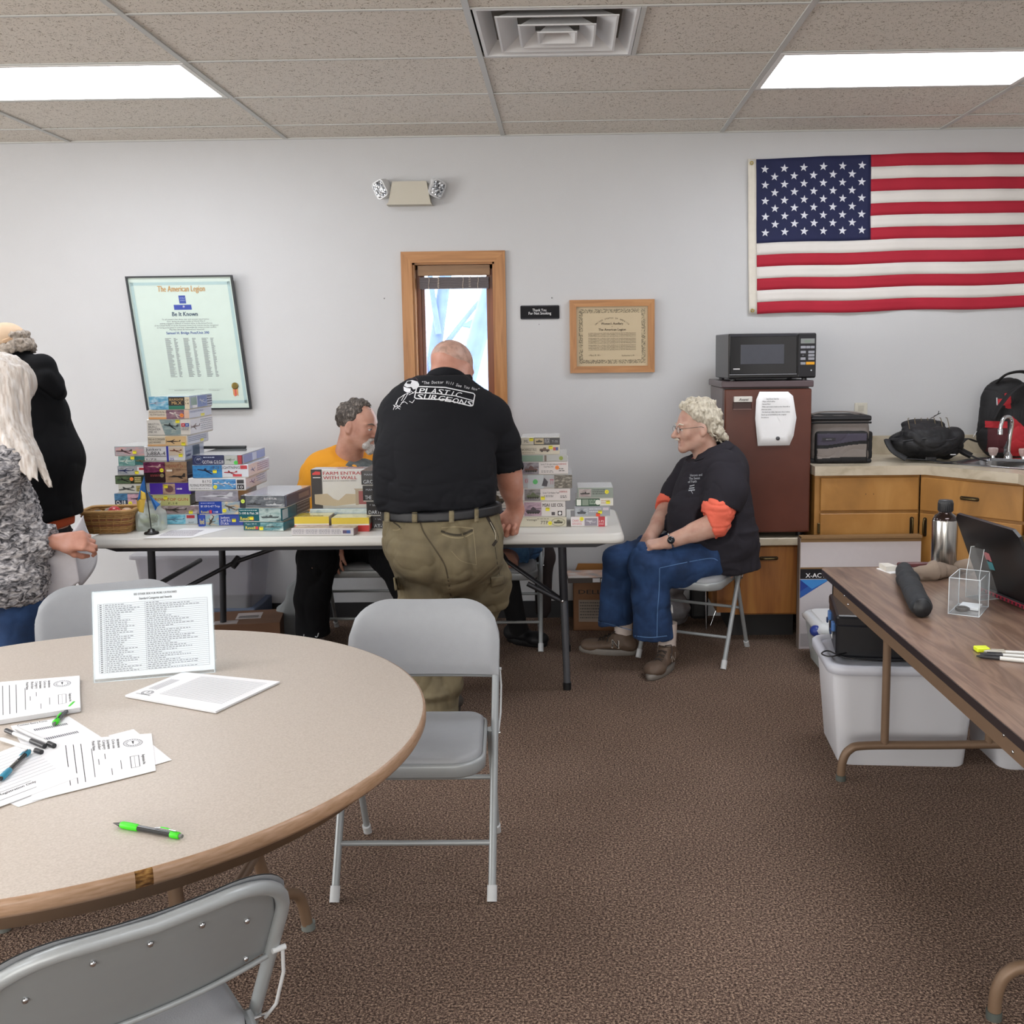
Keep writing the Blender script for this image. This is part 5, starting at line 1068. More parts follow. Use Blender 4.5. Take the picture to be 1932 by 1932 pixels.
# papers on the table
q = MB(); a = at(296, 1017, Z=TZ); b_ = at(388, 1014, Z=TZ); 
q.prism([(-1.93, -1.362), (-1.71, -1.358), (-1.62, -1.12), (-1.84, -1.10)], TZ, TZ + .0008, PAPER, axis='z'); o = q.build('paper_sheet', label='white paper sheet lying on the white table in front of the tall stacks', cat='paper')
q = MB(); draw(q, [('l', .1, .1, .9, .9, 9, '#b5b0b8')], T(-1.90, -1.34, TZ + .0009) @ RX(-PI / 2) @ RZ(0), .2, .2); q.build('lettering', o)
# ================================================================== SOFT FORMS (distance fields meshed to one surface)
def _v(p): return np.array([p[0], p[1], p[2]], dtype=np.float32)
class Field:
    def __init__(s, lo, hi, h):
        s.lo = np.array(lo, dtype=np.float32); s.h = h
        s.n = np.ceil((np.array(hi) - s.lo) / h).astype(int) + 1
        s.D = np.full(tuple(s.n), 1.0, dtype=np.float32)
    def _sub(s, lo, hi):
        a = np.clip(np.floor((np.array(lo) - s.lo) / s.h).astype(int), 0, s.n); b = np.clip(np.ceil((np.array(hi) - s.lo) / s.h).astype(int) + 1, 0, s.n)
        if (b <= a).any(): return None
        ax = [s.lo[i] + s.h * np.arange(a[i], b[i], dtype=np.float32) for i in range(3)]
        return tuple(slice(a[i], b[i]) for i in range(3)), ax[0][:, None, None], ax[1][None, :, None], ax[2][None, None, :]
    def _op(s, sl, d, k, sub):
        A = s.D[sl]
        if sub: d = -d; h = np.maximum(k - np.abs(A - d), 0) / k; s.D[sl] = np.maximum(A, d) + h * h * k * .25
        else: h = np.maximum(k - np.abs(A - d), 0) / k; s.D[sl] = np.minimum(A, d) - h * h * k * .25
    def cone(s, a, b, ra, rb=None, k=.02, sub=False, flat=None):
        """tapered round limb; flat=(direction, factor) squashes its section"""
        rb = ra if rb is None else rb; a, b = _v(a), _v(b); m = max(ra, rb) * (max(1, flat[1]) if flat else 1) + k + .01
        g = s._sub(np.minimum(a, b) - m, np.maximum(a, b) + m)
        if g is None: return s
        sl, X, Y, Z = g; ab = b - a; L = float(ab @ ab) + 1e-12
        t = np.clip(((X - a[0]) * ab[0] + (Y - a[1]) * ab[1] + (Z - a[2]) * ab[2]) / L, 0, 1)
        qx, qy, qz = X - a[0] - t * ab[0], Y - a[1] - t * ab[1], Z - a[2] - t * ab[2]
        sc = 1.0
        if flat:
            d = _v(flat[0]); d /= np.linalg.norm(d); f = flat[1]; c = (qx * d[0] + qy * d[1] + qz * d[2]) * (1 / f - 1)
            qx, qy, qz = qx + c * d[0], qy + c * d[1], qz + c * d[2]; sc = min(1, f)
        s._op(sl, (np.sqrt(qx * qx + qy * qy + qz * qz) - (ra + (rb - ra) * t)) * sc, k, sub); return s
    def chain(s, pts, rs, k=.02, flat=None):
        for i in range(len(pts) - 1): s.cone(pts[i], pts[i + 1], rs[i], rs[i + 1], k, flat=flat)
        return s
    def ell(s, c, r, R=None, k=.02, sub=False):
        c = _v(c); m = max(r) + k + .01; g = s._sub(c - m, c + m)
        if g is None: return s
        sl, X, Y, Z = g; X, Y, Z = X - c[0], Y - c[1], Z - c[2]
        if R is not None: R = np.array(R); X, Y, Z = (R[0][0] * X + R[1][0] * Y + R[2][0] * Z, R[0][1] * X + R[1][1] * Y + R[2][1] * Z, R[0][2] * X + R[1][2] * Y + R[2][2] * Z)
        k0 = np.sqrt((X / r[0]) ** 2 + (Y / r[1]) ** 2 + (Z / r[2]) ** 2); k1 = np.sqrt((X / r[0] ** 2) ** 2 + (Y / r[1] ** 2) ** 2 + (Z / r[2] ** 2) ** 2) + 1e-9
        s._op(sl, k0 * (k0 - 1) / k1, k, sub); return s
    def box(s, c, hs, rd=.01, R=None, k=.01, sub=False):
        c = _v(c); m = float(np.linalg.norm(hs)) + rd + k + .01; g = s._sub(c - m, c + m)
        if g is None: return s
        sl, X, Y, Z = g; X, Y, Z = X - c[0], Y - c[1], Z - c[2]
        if R is not None: R = np.array(R); X, Y, Z = (R[0][0] * X + R[1][0] * Y + R[2][0] * Z, R[0][1] * X + R[1][1] * Y + R[2][1] * Z, R[0][2] * X + R[1][2] * Y + R[2][2] * Z)
        qx, qy, qz = np.abs(X) - hs[0] + rd, np.abs(Y) - hs[1] + rd, np.abs(Z) - hs[2] + rd
        d = np.sqrt(np.maximum(qx, 0) ** 2 + np.maximum(qy, 0) ** 2 + np.maximum(qz, 0) ** 2) + np.minimum(np.maximum(qx, np.maximum(qy, qz)), 0) - rd
        s._op(sl, d, k, sub); return s
    def cut(s, p, n, k=.006, within=None):
        """remove what lies on the +n side of the plane through p (only inside the sphere within=(c, r) if given)"""
        p, n = _v(p), _v(n); n /= np.linalg.norm(n)
        if within: c, r = _v(within[0]), within[1]; g = s._sub(c - r, c + r)
        else: g = s._sub(s.lo, s.lo + s.h * (s.n - 1))
        if g is None: return s
        sl, X, Y, Z = g; d = (X - p[0]) * n[0] + (Y - p[1]) * n[1] + (Z - p[2]) * n[2]
        if within: d = np.minimum(d, r - np.sqrt((X - c[0]) ** 2 + (Y - c[1]) ** 2 + (Z - c[2]) ** 2))
        A = s.D[sl]; h = np.maximum(k - np.abs(A - d), 0) / k; s.D[sl] = np.maximum(A, d) + h * h * k * .25; return s
    def cover(s, B, t=.007, reach=.035):
        """let the cloth close over the body B wherever it already comes near it"""
        co = [np.clip(((s.lo[i] + s.h * np.arange(s.n[i])) - B.lo[i]) / B.h, 0, B.n[i] - 1.001) for i in range(3)]; i0 = [c.astype(int) for c in co]; f = [(c - i).astype(np.float32) for c, i in zip(co, i0)]
        R_ = 0
        for a in (0, 1):
            for b in (0, 1):
                for c in (0, 1):
                    w = (f[0] if a else 1 - f[0])[:, None, None] * (f[1] if b else 1 - f[1])[None, :, None] * (f[2] if c else 1 - f[2])[None, None, :]
                    R_ = R_ + w * B.D[np.ix_(i0[0] + a, i0[1] + b, i0[2] + c)]
        s.D = np.minimum(s.D, np.maximum(R_ - t, s.D - reach)); return s
    def mesh(s, smooth=1):
        D = s.D; D[0] = D[-1] = 1; D[:, 0] = D[:, -1] = 1; D[:, :, 0] = D[:, :, -1] = 1
        I = D < 0; c = np.zeros(tuple(np.array(D.shape) - 1), dtype=np.int8)
        for i in (0, 1):
            for j in (0, 1):
                for k in (0, 1): c += I[i:i + c.shape[0], j:j + c.shape[1], k:k + c.shape[2]]
        act = (c > 0) & (c < 8); idx = np.argwhere(act); vid = np.full(c.shape, -1, dtype=np.int32); vid[act] = np.arange(len(idx))
        i0, j0, k0 = idx.T; acc = np.zeros((len(idx), 3)); cnt = np.zeros(len(idx))
        cr = [(i, j, k) for i in (0, 1) for j in (0, 1) for k in (0, 1)]; V = {q: D[i0 + q[0], j0 + q[1], k0 + q[2]].astype(float) for q in cr}
        for q in cr:
            for ax in range(3):
                if q[ax] == 0:
                    p = list(q); p[ax] = 1; p = tuple(p); a, b = V[q], V[p]; m = (a < 0) != (b < 0); t = np.where(m, a / np.where(m, a - b, 1), 0)
                    pt = np.zeros((len(idx), 3)); pt += q; pt[:, ax] += t; acc[m] += pt[m]; cnt[m] += 1
        P = s.lo + (idx + acc / cnt[:, None]) * s.h
        F = []
        for ax in range(3):
            sl0 = [slice(1, -1)] * 3; sl0[ax] = slice(0, -1); sl1 = [slice(1, -1)] * 3; sl1[ax] = slice(1, None)
            a, b = I[tuple(sl0)], I[tuple(sl1)]; e = np.argwhere(a != b)
            if not len(e): continue
            off = np.ones(3, int); off[ax] = 0; e = e + off; flip = I[e[:, 0], e[:, 1], e[:, 2]]
            u, w = (ax + 1) % 3, (ax + 2) % 3
            def cell(du, dw): q = e.copy(); q[:, u] -= du; q[:, w] -= dw; return vid[q[:, 0], q[:, 1], q[:, 2]]
            Q = np.stack([cell(1, 1), cell(0, 1), cell(0, 0), cell(1, 0)], 1); Q[~flip] = Q[~flip][:, ::-1]; F.append(Q)
        F = np.concatenate(F); F = F[(F >= 0).all(1)]
        for _ in range(smooth):
            S_ = np.zeros_like(P); n = np.zeros(len(P))
            for a in range(4):
                for b in (F[:, (a + 1) % 4], F[:, a - 1]): np.add.at(S_, F[:, a], P[b]); np.add.at(n, F[:, a], 1)
            P = P * .5 + S_ / np.maximum(n, 1)[:, None] * .5
        return P, F
def vnoise(P, sc, seed=0):
    Q = P * np.array(sc) + seed * 17.31; i = np.floor(Q).astype(np.int64); f = Q - i; f = f * f * (3 - 2 * f)
    def hs(x, y, z): n = (x * 374761393 + y * 668265263 + z * 2147483647 + seed * 1013) & 0x7fffffff; n = ((n ^ (n >> 13)) * 1274126177) & 0x7fffffff; return (n ^ (n >> 16)) % 10007 / 10007.0
    r = 0
    for a in (0, 1):
        for b in (0, 1):
            for c in (0, 1): r = r + hs(i[:, 0] + a, i[:, 1] + b, i[:, 2] + c) * (f[:, 0] if a else 1 - f[:, 0]) * (f[:, 1] if b else 1 - f[:, 1]) * (f[:, 2] if c else 1 - f[:, 2])
    return r * 2 - 1
def surf(F, name, mat, parent=None, disp=None, smooth=1, matfn=None, mats=None, label=None, cat=None, kind=None, group=None):
    """mesh a field into one object (world coordinates, then parented)"""
    P, Q = F.mesh(smooth)
    me = bpy.data.meshes.new(name); me.vertices.add(len(P)); me.vertices.foreach_set('co', P.astype(np.float32).ravel())
    me.loops.add(len(Q) * 4); me.loops.foreach_set('vertex_index', Q.astype(np.int32).ravel()); me.polygons.add(len(Q)); me.polygons.foreach_set('loop_start', np.arange(0, len(Q) * 4, 4, dtype=np.int32))
    me.update(calc_edges=True)
    if disp is not None:
        nr = np.zeros(len(P) * 3, dtype=np.float32); me.vertices.foreach_get('normal', nr); nr = nr.reshape(-1, 3)
        P = P + nr * disp(P, nr)[:, None]; me.vertices.foreach_set('co', P.astype(np.float32).ravel()); me.update()
    me.polygons.foreach_set('use_smooth', np.ones(len(Q), dtype=bool))
    for mm in (mats or [mat]): me.materials.append(mm)
    if matfn is not None: me.polygons.foreach_set('material_index', matfn(P[Q].mean(1)).astype(np.int32))
    me.update()
    o = bpy.data.objects.new(name, me); COL.objects.link(o)
    if parent: o.parent = parent; o.matrix_parent_inverse = parent.matrix_basis.inverted()
    return tag(o, label, cat, group, kind)
def own(o, parent):
    """parent something built in world coordinates"""
    bpy.context.view_layer.update(); o.parent = parent; o.matrix_parent_inverse = parent.matrix_world.inverted(); return o
def frame(y, z):
    """3x3 with columns x, y, z from a forward y and an approximate up z"""
    y = Vector(y).normalized(); z = Vector(z); z = (z - y * z.dot(y)).normalized(); x = y.cross(z); return Matrix((x, y, z)).transposed()
def head(F, o, R, s=1.0, jaw=1.0, nose=1.0, k=.02, neck=True, neckto=None, nr=.056):
    """o = centre between the ears; R columns: right, forward, up"""
    o = Vector(o); R = Matrix(R)
    def w(x, y, z): return o + R @ Vector((x, y, z)) * s
    F.ell(w(0, -.014, .038), (.077 * s, .099 * s, .083 * s), R, k)
    F.ell(w(0, .030, -.02), (.060 * s * jaw, .062 * s, .082 * s), R, .03)
    for q in (-1, 1):
        F.cone(w(q * .048 * jaw, .0, -.055), w(q * .018, .066, -.092), .020 * s, .018 * s, .03)
        F.ell(w(q * .038, .060, -.022), (.026 * s, .022 * s, .024 * s), R, .02)
        F.cone(w(q * .010, .086, .022), w(q * .048, .068, .024), .008 * s, .009 * s, .014)
    F.ell(w(0, .076, -.098), (.020 * s, .017 * s, .017 * s), R, .02)
    for q in (-1, 1): F.ell(w(q * .031, .098, .003), (.017 * s, .014 * s, .011 * s), R, .012, sub=True)
    F.cone(w(0, .089, .012), w(0, .108 + .016 * (nose - 1), -.030), .0078 * s, .0115 * s * (.7 + .3 * nose), .012)
    for q in (-1, 1): F.ell(w(q * .013, .097, -.034), (.0085 * s, .010 * s, .0075 * s), R, .008)
    F.cone(w(-.018, .084, -.060), w(.018, .084, -.060), .0062 * s, .0062 * s, .008); F.cone(w(0, .089, -.059), w(0, .089, -.059), .006 * s, k=.008)
    F.cone(w(-.015, .083, -.073), w(.015, .083, -.073), .0068 * s, .0068 * s, .008)
    F.cone(w(-.020, .093, -.0665), w(.020, .093, -.0665), .0028 * s, .0028 * s, .004, sub=True)
    for q in (-1, 1):
        Re = R @ Matrix.Rotation(q * .35, 3, 'Z') @ Matrix.Rotation(-.15, 3, 'X')
        F.ell(w(q * .079, -.010, -.004), (.0085 * s, .0185 * s, .031 * s), Re, .008)
        F.ell(w(q * .088, -.006, .002), (.006 * s, .010 * s, .017 * s), Re, .006, sub=True)
        F.ell(w(q * .079, -.004, -.028), (.006 * s, .009 * s, .010 * s), Re, .008)
    if neck: F.cone(w(0, -.022, -.045), neckto, nr * s, nr * 1.12 * s, .03)
    return w
def eyes(par, w, R, s, brow=None, look=0):
    ob = []
    for q in (-1, 1):
        b = MB(); b.ell(w(q * .031, .077, .002), (.0125 * s,) * 3, C('#e4e0dc', .25), n=14); c = w(q * .031 + look, .0885, .001)
        b.ell(c, (.0045 * s, .0045 * s, .0045 * s), C('#3c4a5a', .2), n=10); e = b.build('eye', par); own(e, par)
        b = MB(); b.grid(lambda u, v: w(q * .031 + .0145 * math.cos(u * PI), .077 + .0145 * math.cos((v - .1) * 1.1), .002 + .0138 * math.sin(.25 + v * 1.0) * (math.sin(u * PI) ** .5)), 10, 5, par.get('_skin') and SK[par['_skin']] or C('#c48a78', .6)); e = b.build('eyelid', par); own(e, par)
        if brow:
            b = MB(); b.tube([w(q * .014, .094, .020), w(q * .030, .092, .027), w(q * .048, .080, .022)], [.003 * s, .0042 * s, .002 * s], brow, n=6); e = b.build('eyebrow', par); own(e, par)
def hand(F, wr, R, s=1.0, curl=(.5, .5, .5, .5), thumb=.5, side=1, spread=0.0, tup=0.0):
    """R columns: x toward the thumb side, y along the fingers, z out of the back of the hand; curls are per finger"""
    wr = Vector(wr); R = Matrix(R)
    def w(p): return wr + R @ Vector(p) * s
    kx = (.031, .0105, -.0105, -.030); ky = (.088, .092, .087, .077); ln = ((.040, .025, .020), (.044, .028, .021), (.040, .026, .020), (.031, .020, .017))
    for i in range(4):
        F.cone(w((kx[i] * .55, .005, 0)), w((kx[i], ky[i], 0)), .0165 * s, .0125 * s, .014)
        p = Vector((kx[i], ky[i], .001)); a = 0; sp = (1.5 - i) * spread
        for j in range(3):
            a += curl[i] * (1.0, 1.15, .8)[j]
            d = Vector((math.sin(sp) * math.cos(a), math.cos(a) * math.cos(sp), -math.sin(a))); q = p + d * ln[i][j]
            F.cone(w(p), w(q), (.0098, .0088, .0080)[j] * s, (.0088, .0080, .0072)[j] * s, .003 if j else .006); p = q
    F.ell(w((.024, .035, -.010)), (.018 * s, .032 * s, .016 * s), R, .012); F.ell(w((-.022, .035, -.008)), (.015 * s, .034 * s, .014 * s), R, .012)
    p = Vector((.026, .022, -.008)); d = Vector((.72 - thumb * .35, .62, -.25 - thumb * .35 + tup)).normalized()
    for L, r0, r1 in ((.040, .0145, .0115), (.030, .0112, .0100), (.024, .0100, .0085)):
        q = p + d * L; F.cone(w(p), w(q), r0 * s, r1 * s, .008); p = q; d = (d + Vector((-.35 * thumb, .12, -.22 * thumb))).normalized()
    return F
SK = {}
def skin(name, h, h2, red=None):
    SK[name] = ramp_mat('skin_' + name, [(.3, h2), (.52, h), (.75, red or h)], scale=16, detail=4, rough=.5, bump=.0004, bscale=300)
    SK[name].node_tree.nodes['Principled BSDF'].inputs['Subsurface Weight'].default_value = .08
    SK[name].node_tree.nodes['Principled BSDF'].inputs['Subsurface Radius'].default_value = (.01, .004, .002)
    return SK[name]
def folds(amp, sc, seed=0, fine=.0, amp2=0):
    """cloth creases: ridged noise stretched along one axis"""
    def f(P, n):
        Q = P + .05 * np.stack([vnoise(P, (6, 6, 6), seed + k) for k in (11, 12, 13)], 1); a = vnoise(Q, sc, seed); b = vnoise(Q, [c * 2.1 for c in sc], seed + 5)
        return amp * (a * .5 + .25 - 1.1 * np.exp(-np.abs(a) / .16) - .5 * np.exp(-np.abs(b) / .16) + .4) + (amp2 * vnoise(P, (90, 90, 90), seed + 9) if amp2 else 0)
    return f
from mathutils.bvhtree import BVHTree
def decal(o, b, dirv=(0, 1, 0), back=1.0, off=.003, radial=True):
    """lay a flat print onto the surface of o: every point slides along dirv until it meets it"""
    dg = bpy.context.evaluated_depsgraph_get(); bpy.context.view_layer.update()
    me = o.data; mw = o.matrix_world; bv = BVHTree.FromPolygons([mw @ v.co for v in me.vertices], [tuple(p.vertices) for p in me.polygons])
    d = Vector(dirv).normalized(); out = []
    for v in b.v:
        v = Vector(v)
        if radial: d = (v - Vector(CAM)).normalized()
        h = bv.ray_cast(v - d * back, d)
        out.append(tuple(h[0] - d * off) if h[0] is not None else tuple(v))
    b.v = out; return b
def place_box_pts(F): return F
def person(label, loc):
    r = empty('person', loc, 0, label=label, cat='person'); bpy.context.view_layer.update(); return r
def J(px, py, Y): return at(px, py, Y=Y)
def shoe(par, name, heel, toe, col, sole, w=.048, hgt=.085, soleh=.022, h=.005, ank=None, ankr=.05, toeup=0, rs=.5):
    """low shoe: upper and sole, pointing from heel to toe on the floor"""
    heel, toe = Vector(heel), Vector(toe); d = (toe - heel); L = d.length; d.normalize(); up = Vector((0, 0, 1)); sd = d.cross(up).normalized()
    lo = [min(heel[i], toe[i]) - .12 for i in range(3)]; hi = [max(heel[i], toe[i]) + .14 for i in range(3)]; lo[2] = min(heel.z, toe.z) - .03; hi[2] = max(heel.z, toe.z) + .24
    def p(t, x, z): return heel + d * (t * L) + sd * x + up * z
    F = Field(lo, hi, h)
    F.cone(p(.14, 0, .050), p(.86, 0, .038), w * .78, w * .80, .03, flat=(up, .62)); F.cone(p(.10, 0, .055), p(.35, 0, .075), w * .72, w * .62, .03); F.cone(p(.2, 0, .08), p(.28, 0, hgt + .03), w * .74, w * .78, .03)
    F.ell(p(.76, .003, .036), (w * 1.0, w * 1.0, w * .66), None, .02); F.cut(p(.5, 0, soleh - .006), -up)
    if ank is not None: F.cut(p(.2, 0, hgt + .028), up)
    o = surf(F, name, C(col, .6, nz=.22, scale=30, bump=.001, bscale=200), par, disp=lambda P, n: .0015 * vnoise(P, (60, 60, 60), 3))
    b = MB(); pts = []
    N = 26
    for k in range(N):
        a = 2 * PI * k / N; t = .5 + .52 * math.cos(a); x = math.sin(a) * w * (.98 - .16 * abs(t - .72)) * (1 if t > .3 else .88)
        pts.append((t, x))
    ring = lambda e, z: [p(.5 + (t - .5) * e, x * e, z + toeup * max(0, t - .8)) for t, x in pts]
    rg = [ring(.96, 0), ring(1.02, .006), ring(1.03, soleh), ring(.98, soleh + .008)]
    vs = [q for g in rg for q in g]; b.add(vs, [(k * N + i, k * N + (i + 1) % N, (k + 1) * N + (i + 1) % N, (k + 1) * N + i) for k in range(3) for i in range(N)], C(sole, .55, nz=.1), smooth=True)
    b.add(rg[0], [tuple(range(N - 1, -1, -1))], C(sole, .55, nz=.1)); b.add(rg[-1], [tuple(range(N))], C(sole, .55, nz=.1)); s_ = b.build('sole', o)
    return o, p
# ================================================================== PEOPLE
UP = Vector((0, 0, 1))
skin('ruddy', '#c08a76', '#b07864', '#c9998a'); skin('pale', '#c9a08e', '#b98a7a', '#d2aea0'); skin('tan', '#bd8c78', '#a87664', '#c89c8a')
BLKCOT = C('#14151a', .85, nz=.12, scale=30, bump=.0008, bscale=900, spec=.25)
# ---------------------------------------------------------------- A: the man leaning on the table, seen from behind
pa = person('standing bald man in black printed shirt and khaki cargo trousers, leaning on the table', (-.53, -1.70, 0))
sk = SK['ruddy']
lo, hi = (-.98, -2.0, 0), (-.0, -.95, 1.72)
F = Field(lo, hi, .0042)
hipc = Vector((-.523, -1.69, .80)); 
RA = frame((.42, .80, -.36), (.16, .28, 1)); hA = Vector((-.500, -1.405, 1.475))
w = head(F, hA, RA, 1.10, jaw=1.12, neckto=(-.505, -1.52, 1.33), nr=.066, k=.025)
F.cone((-.51, -1.50, 1.40), (-.50, -1.44, 1.45), .078, .082, .03)
F.cone(hipc, (-.52, -1.58, 1.18), .17, .17, .05, flat=((0, 1, 0), .7)); F.cone((-.66, -1.52, 1.30), (-.37, -1.52, 1.28), .07, .07, .05)
for c_, kn, an in (((-.62, -1.72, .72), (-.595, -1.72, .42), (-.555, -1.75, .08)), ((-.42, -1.70, .70), (-.37, -1.50, .46), (-.60, -1.56, .10))):
    F.chain([c_, kn, an], [.10, .07, .045], .03); F.cone(an, Vector(an) + Vector((0, .12, -.05)), .04, .03, .03)
shR, elR, wrR = J(935, 790, -1.50), J(957, 885, -1.44), J(973, 962, -1.345)
F.chain([shR, elR, wrR], [.062, .058, .036], .02); F.cone(elR.lerp(wrR, .2), elR.lerp(wrR, .5), .058, .050, .02)
Rh = frame((-.25, -.10, -.72), (.25, .93, -.2)); Rh = Matrix((-Vector(Rh.col[0]), Rh.col[1], Rh.col[2])).transposed() if Rh.col[0].x > 0 else Rh
side = 1
F.cone(wrR, wrR + Vector((-.005, -.01, -.03)), .036, .034, .02)
hand(F, wrR + Vector((-.004, -.008, -.005)), Rh, 1.14, curl=(1.15, 1.2, 1.25, 1.3), thumb=.7)
shL, elL, wrL = J(752, 785, -1.50), J(752, 885, -1.30), Vector((-.62, -1.10, .79))
F.chain([shL, elL, wrL], [.06, .052, .034], .02)
hand(F, wrL, frame((.6, .7, -.15), (0, 0, 1)), 1.0, curl=(.3, .3, .35, .4), thumb=.3)
BF_ = F
bodyA = surf(F, 'body', sk, pa); 
# stubble of a shaved head
def wA(x, y, z): return hA + RA @ Vector((x, y, z)) * 1.10
F = Field(hA - Vector((.14, .14, .12)), hA + Vector((.14, .15, .16)), .006)
F.ell(wA(0, -.014, .038), (.0785 * 1.10, .1005 * 1.10, .0845 * 1.10), RA, .02); F.cut(wA(0, .05, .04), RA @ Vector((0, 1, -.3)), .01); F.cut(wA(0, 0, -.005), RA @ Vector((0, -.35, -1)), .01)
surf(F, 'hair_stubble', ramp_mat('shaved_scalp', [(.36, '#a58678'), (.5, '#c09a8a'), (.7, '#c9a698')], scale=30, detail=6, rough=.45), pa)
# shirt
F = Field((-.98, -2.05, .82), (-.12, -1.1, 1.47), .007)
fl_ = ((0, 1, 0), .74)
F.chain([J(822, 968, -1.68), J(821, 925, -1.67), J(820, 870, -1.63), J(830, 805, -1.57)], [.228, .236, .238, .235], .05, flat=fl_)
F.cone(J(775, 782, -1.54), J(905, 790, -1.54), .115, .11, .07)
F.cone(J(838, 770, -1.57), J(842, 722, -1.50), .17, .085, .06)
F.cone(J(842, 735, -1.51), J(846, 707, -1.46), .088, .078, .02)
F.chain([J(752, 785, -1.50), J(745, 835, -1.44), J(745, 885, -1.36)], [.088, .080, .072], .04)
F.chain([J(928, 790, -1.52), J(945, 835, -1.49), J(955, 893, -1.45)], [.088, .080, .073], .035)
F.cover(BF_, .007, .035); F.cut(J(955, 884, -1.45), (.12, .05, -1), .004, within=(J(957, 915, -1.45), .10)); F.cut(J(745, 880, -1.36), (0, .4, -1), .004, within=(J(745, 905, -1.34), .08))
F.cut(J(830, 958, -1.75), (.05, 0, -1), .004); F.cone(J(840, 720, -1.50), J(845, 700, -1.47), .098, .090, .02)
F.cut(J(845, 700, -1.47), (.12, .50, 1), .006, within=(J(846, 690, -1.46), .15))
shirtA = surf(F, 'polo_shirt', BLKCOT, pa, disp=lambda P, n: folds(.009, (6, 6, 12), 2)(P, n) * np.clip((1.28 - P[:, 2]) * 4, .25, 1) + .008 * np.clip(1 - np.abs(vnoise(P, (6, 6, 16), 4)) * 2.5, -.2, 1) * np.clip((1.02 - P[:, 2]) * 8, 0, 1), smooth=2)
b = MB(); cpts = [J(*p) for p in ((805, 717, -1.46), (814, 708, -1.535), (838, 702, -1.578), (864, 708, -1.56), (882, 722, -1.48))]
b.tube(smooth_path(cpts, 5), [.016] * 21, BLKCOT, n=8, flat=(1.4, .5)); own(b.build('collar', shirtA.parent), pa)
# printed logo on the back
WHT = C('#dcdee2', .7, nz=.02)
def backprint(px, py): p = at(px, py, Y=-1.75); return p
q = MB()
def arctext(s_, pts, size, sp=1.0, mat=WHT, ital=.15, bold=.02):
    P_ = smooth_path([backprint(*p) for p in pts], 10); ds = [0]
    for a, b in zip(P_, P_[1:]): ds.append(ds[-1] + (b - a).length)
    L = ds[-1]; n = len(s_)
    for k, ch in enumerate(s_):
        if ch == ' ': continue
        t = L * (k + .5) / n; i = max(j for j in range(len(ds)) if ds[j] <= t); i = min(i, len(P_) - 2); a, b = P_[i], P_[i + 1]; p = a.lerp(b, (t - ds[i]) / max(1e-9, ds[i + 1] - ds[i])); ang_ = math.atan2(b.z - a.z, b.x - a.x)
        q.text(ch, size, mat, T(*p) @ FRONT @ RZ(ang_) @ Matrix(((1, ital, 0, 0), (0, 1, 0, 0), (0, 0, 1, 0), (0, 0, 0, 1))), 'c', bold=bold, wid=None if ch in 'iIl"' else min(L / n * sp, size * .8), d=0)
arctext('"The Doctor Will See You Now"', [(795, 725), (840, 724), (870, 731), (904, 738)], .017, .82, bold=.004)
arctext('PLASTIC', [(789, 742), (815, 742), (840, 745), (868, 750)], .030, .86, ital=.35, bold=.02)
arctext('SURGEONS', [(784, 753), (815, 754), (850, 759), (890, 767)], .030, .86, ital=.35, bold=.02)
def line(pts, r, mat=WHT, closed=False):
    P_ = [backprint(*p) for p in pts]
    for a, b in zip(P_, P_[1:] + (P_[:1] if closed else [])):
        m = max(1, int((b - a).length / .012)); d = (b - a).normalized(); s_ = Vector((-d.z, 0, d.x)) * r
        for i in range(m):
            c0, c1 = a.lerp(b, i / m), a.lerp(b, (i + 1) / m); q.add([c0 - s_, c1 - s_, c1 + s_, c0 + s_], [(0, 1, 2, 3)], mat)
line([(788, 729), (840, 731), (893, 742), (896, 745), (892, 765), (888, 766), (840, 754), (786, 752), (782, 750), (786, 731)], .0022, closed=True)
line([(784, 741), (820, 742), (860, 747), (893, 756)], .0017)
# cartoon-free outline figure: a bald bearded doctor with a mask and pointing hand
def blob(pts, mat=WHT):
    P_ = [backprint(*p) for p in pts]; c = sum(P_, Vector()) / len(P_); q.add([c] + P_, [(0, 1 + i, 1 + (i + 1) % len(P_)) for i in range(len(P_))], mat)
blob([(762, 727), (768, 719), (778, 717), (788, 720), (791, 726), (788, 732), (780, 735), (776, 730), (768, 731)])
blob([(761, 729), (768, 732), (775, 733), (774, 739), (768, 741), (762, 737)])
line([(764, 718), (772, 714), (785, 713), (788, 718)], .0012, C('#4a3038', .7))
for L_ in ([(775, 740), (764, 744), (752, 752), (745, 765), (742, 773)], [(752, 752), (748, 762), (751, 770)], [(770, 742), (764, 752), (757, 762), (752, 768)], [(764, 744), (757, 756)], [(742, 764), (746, 768), (750, 765), (756, 768)], [(784, 738), (778, 742), (771, 745)], [(757, 760), (764, 758), (769, 762)], [(772, 757), (778, 760), (782, 754)], [(775, 737), (780, 742)], [(746, 772), (750, 769), (755, 772)]): line(L_, .0011)
decal(shirtA, q, (0, 1, 0), 1.0, .0025); own(q.build('back_print', None, kind='stuff'), shirtA)
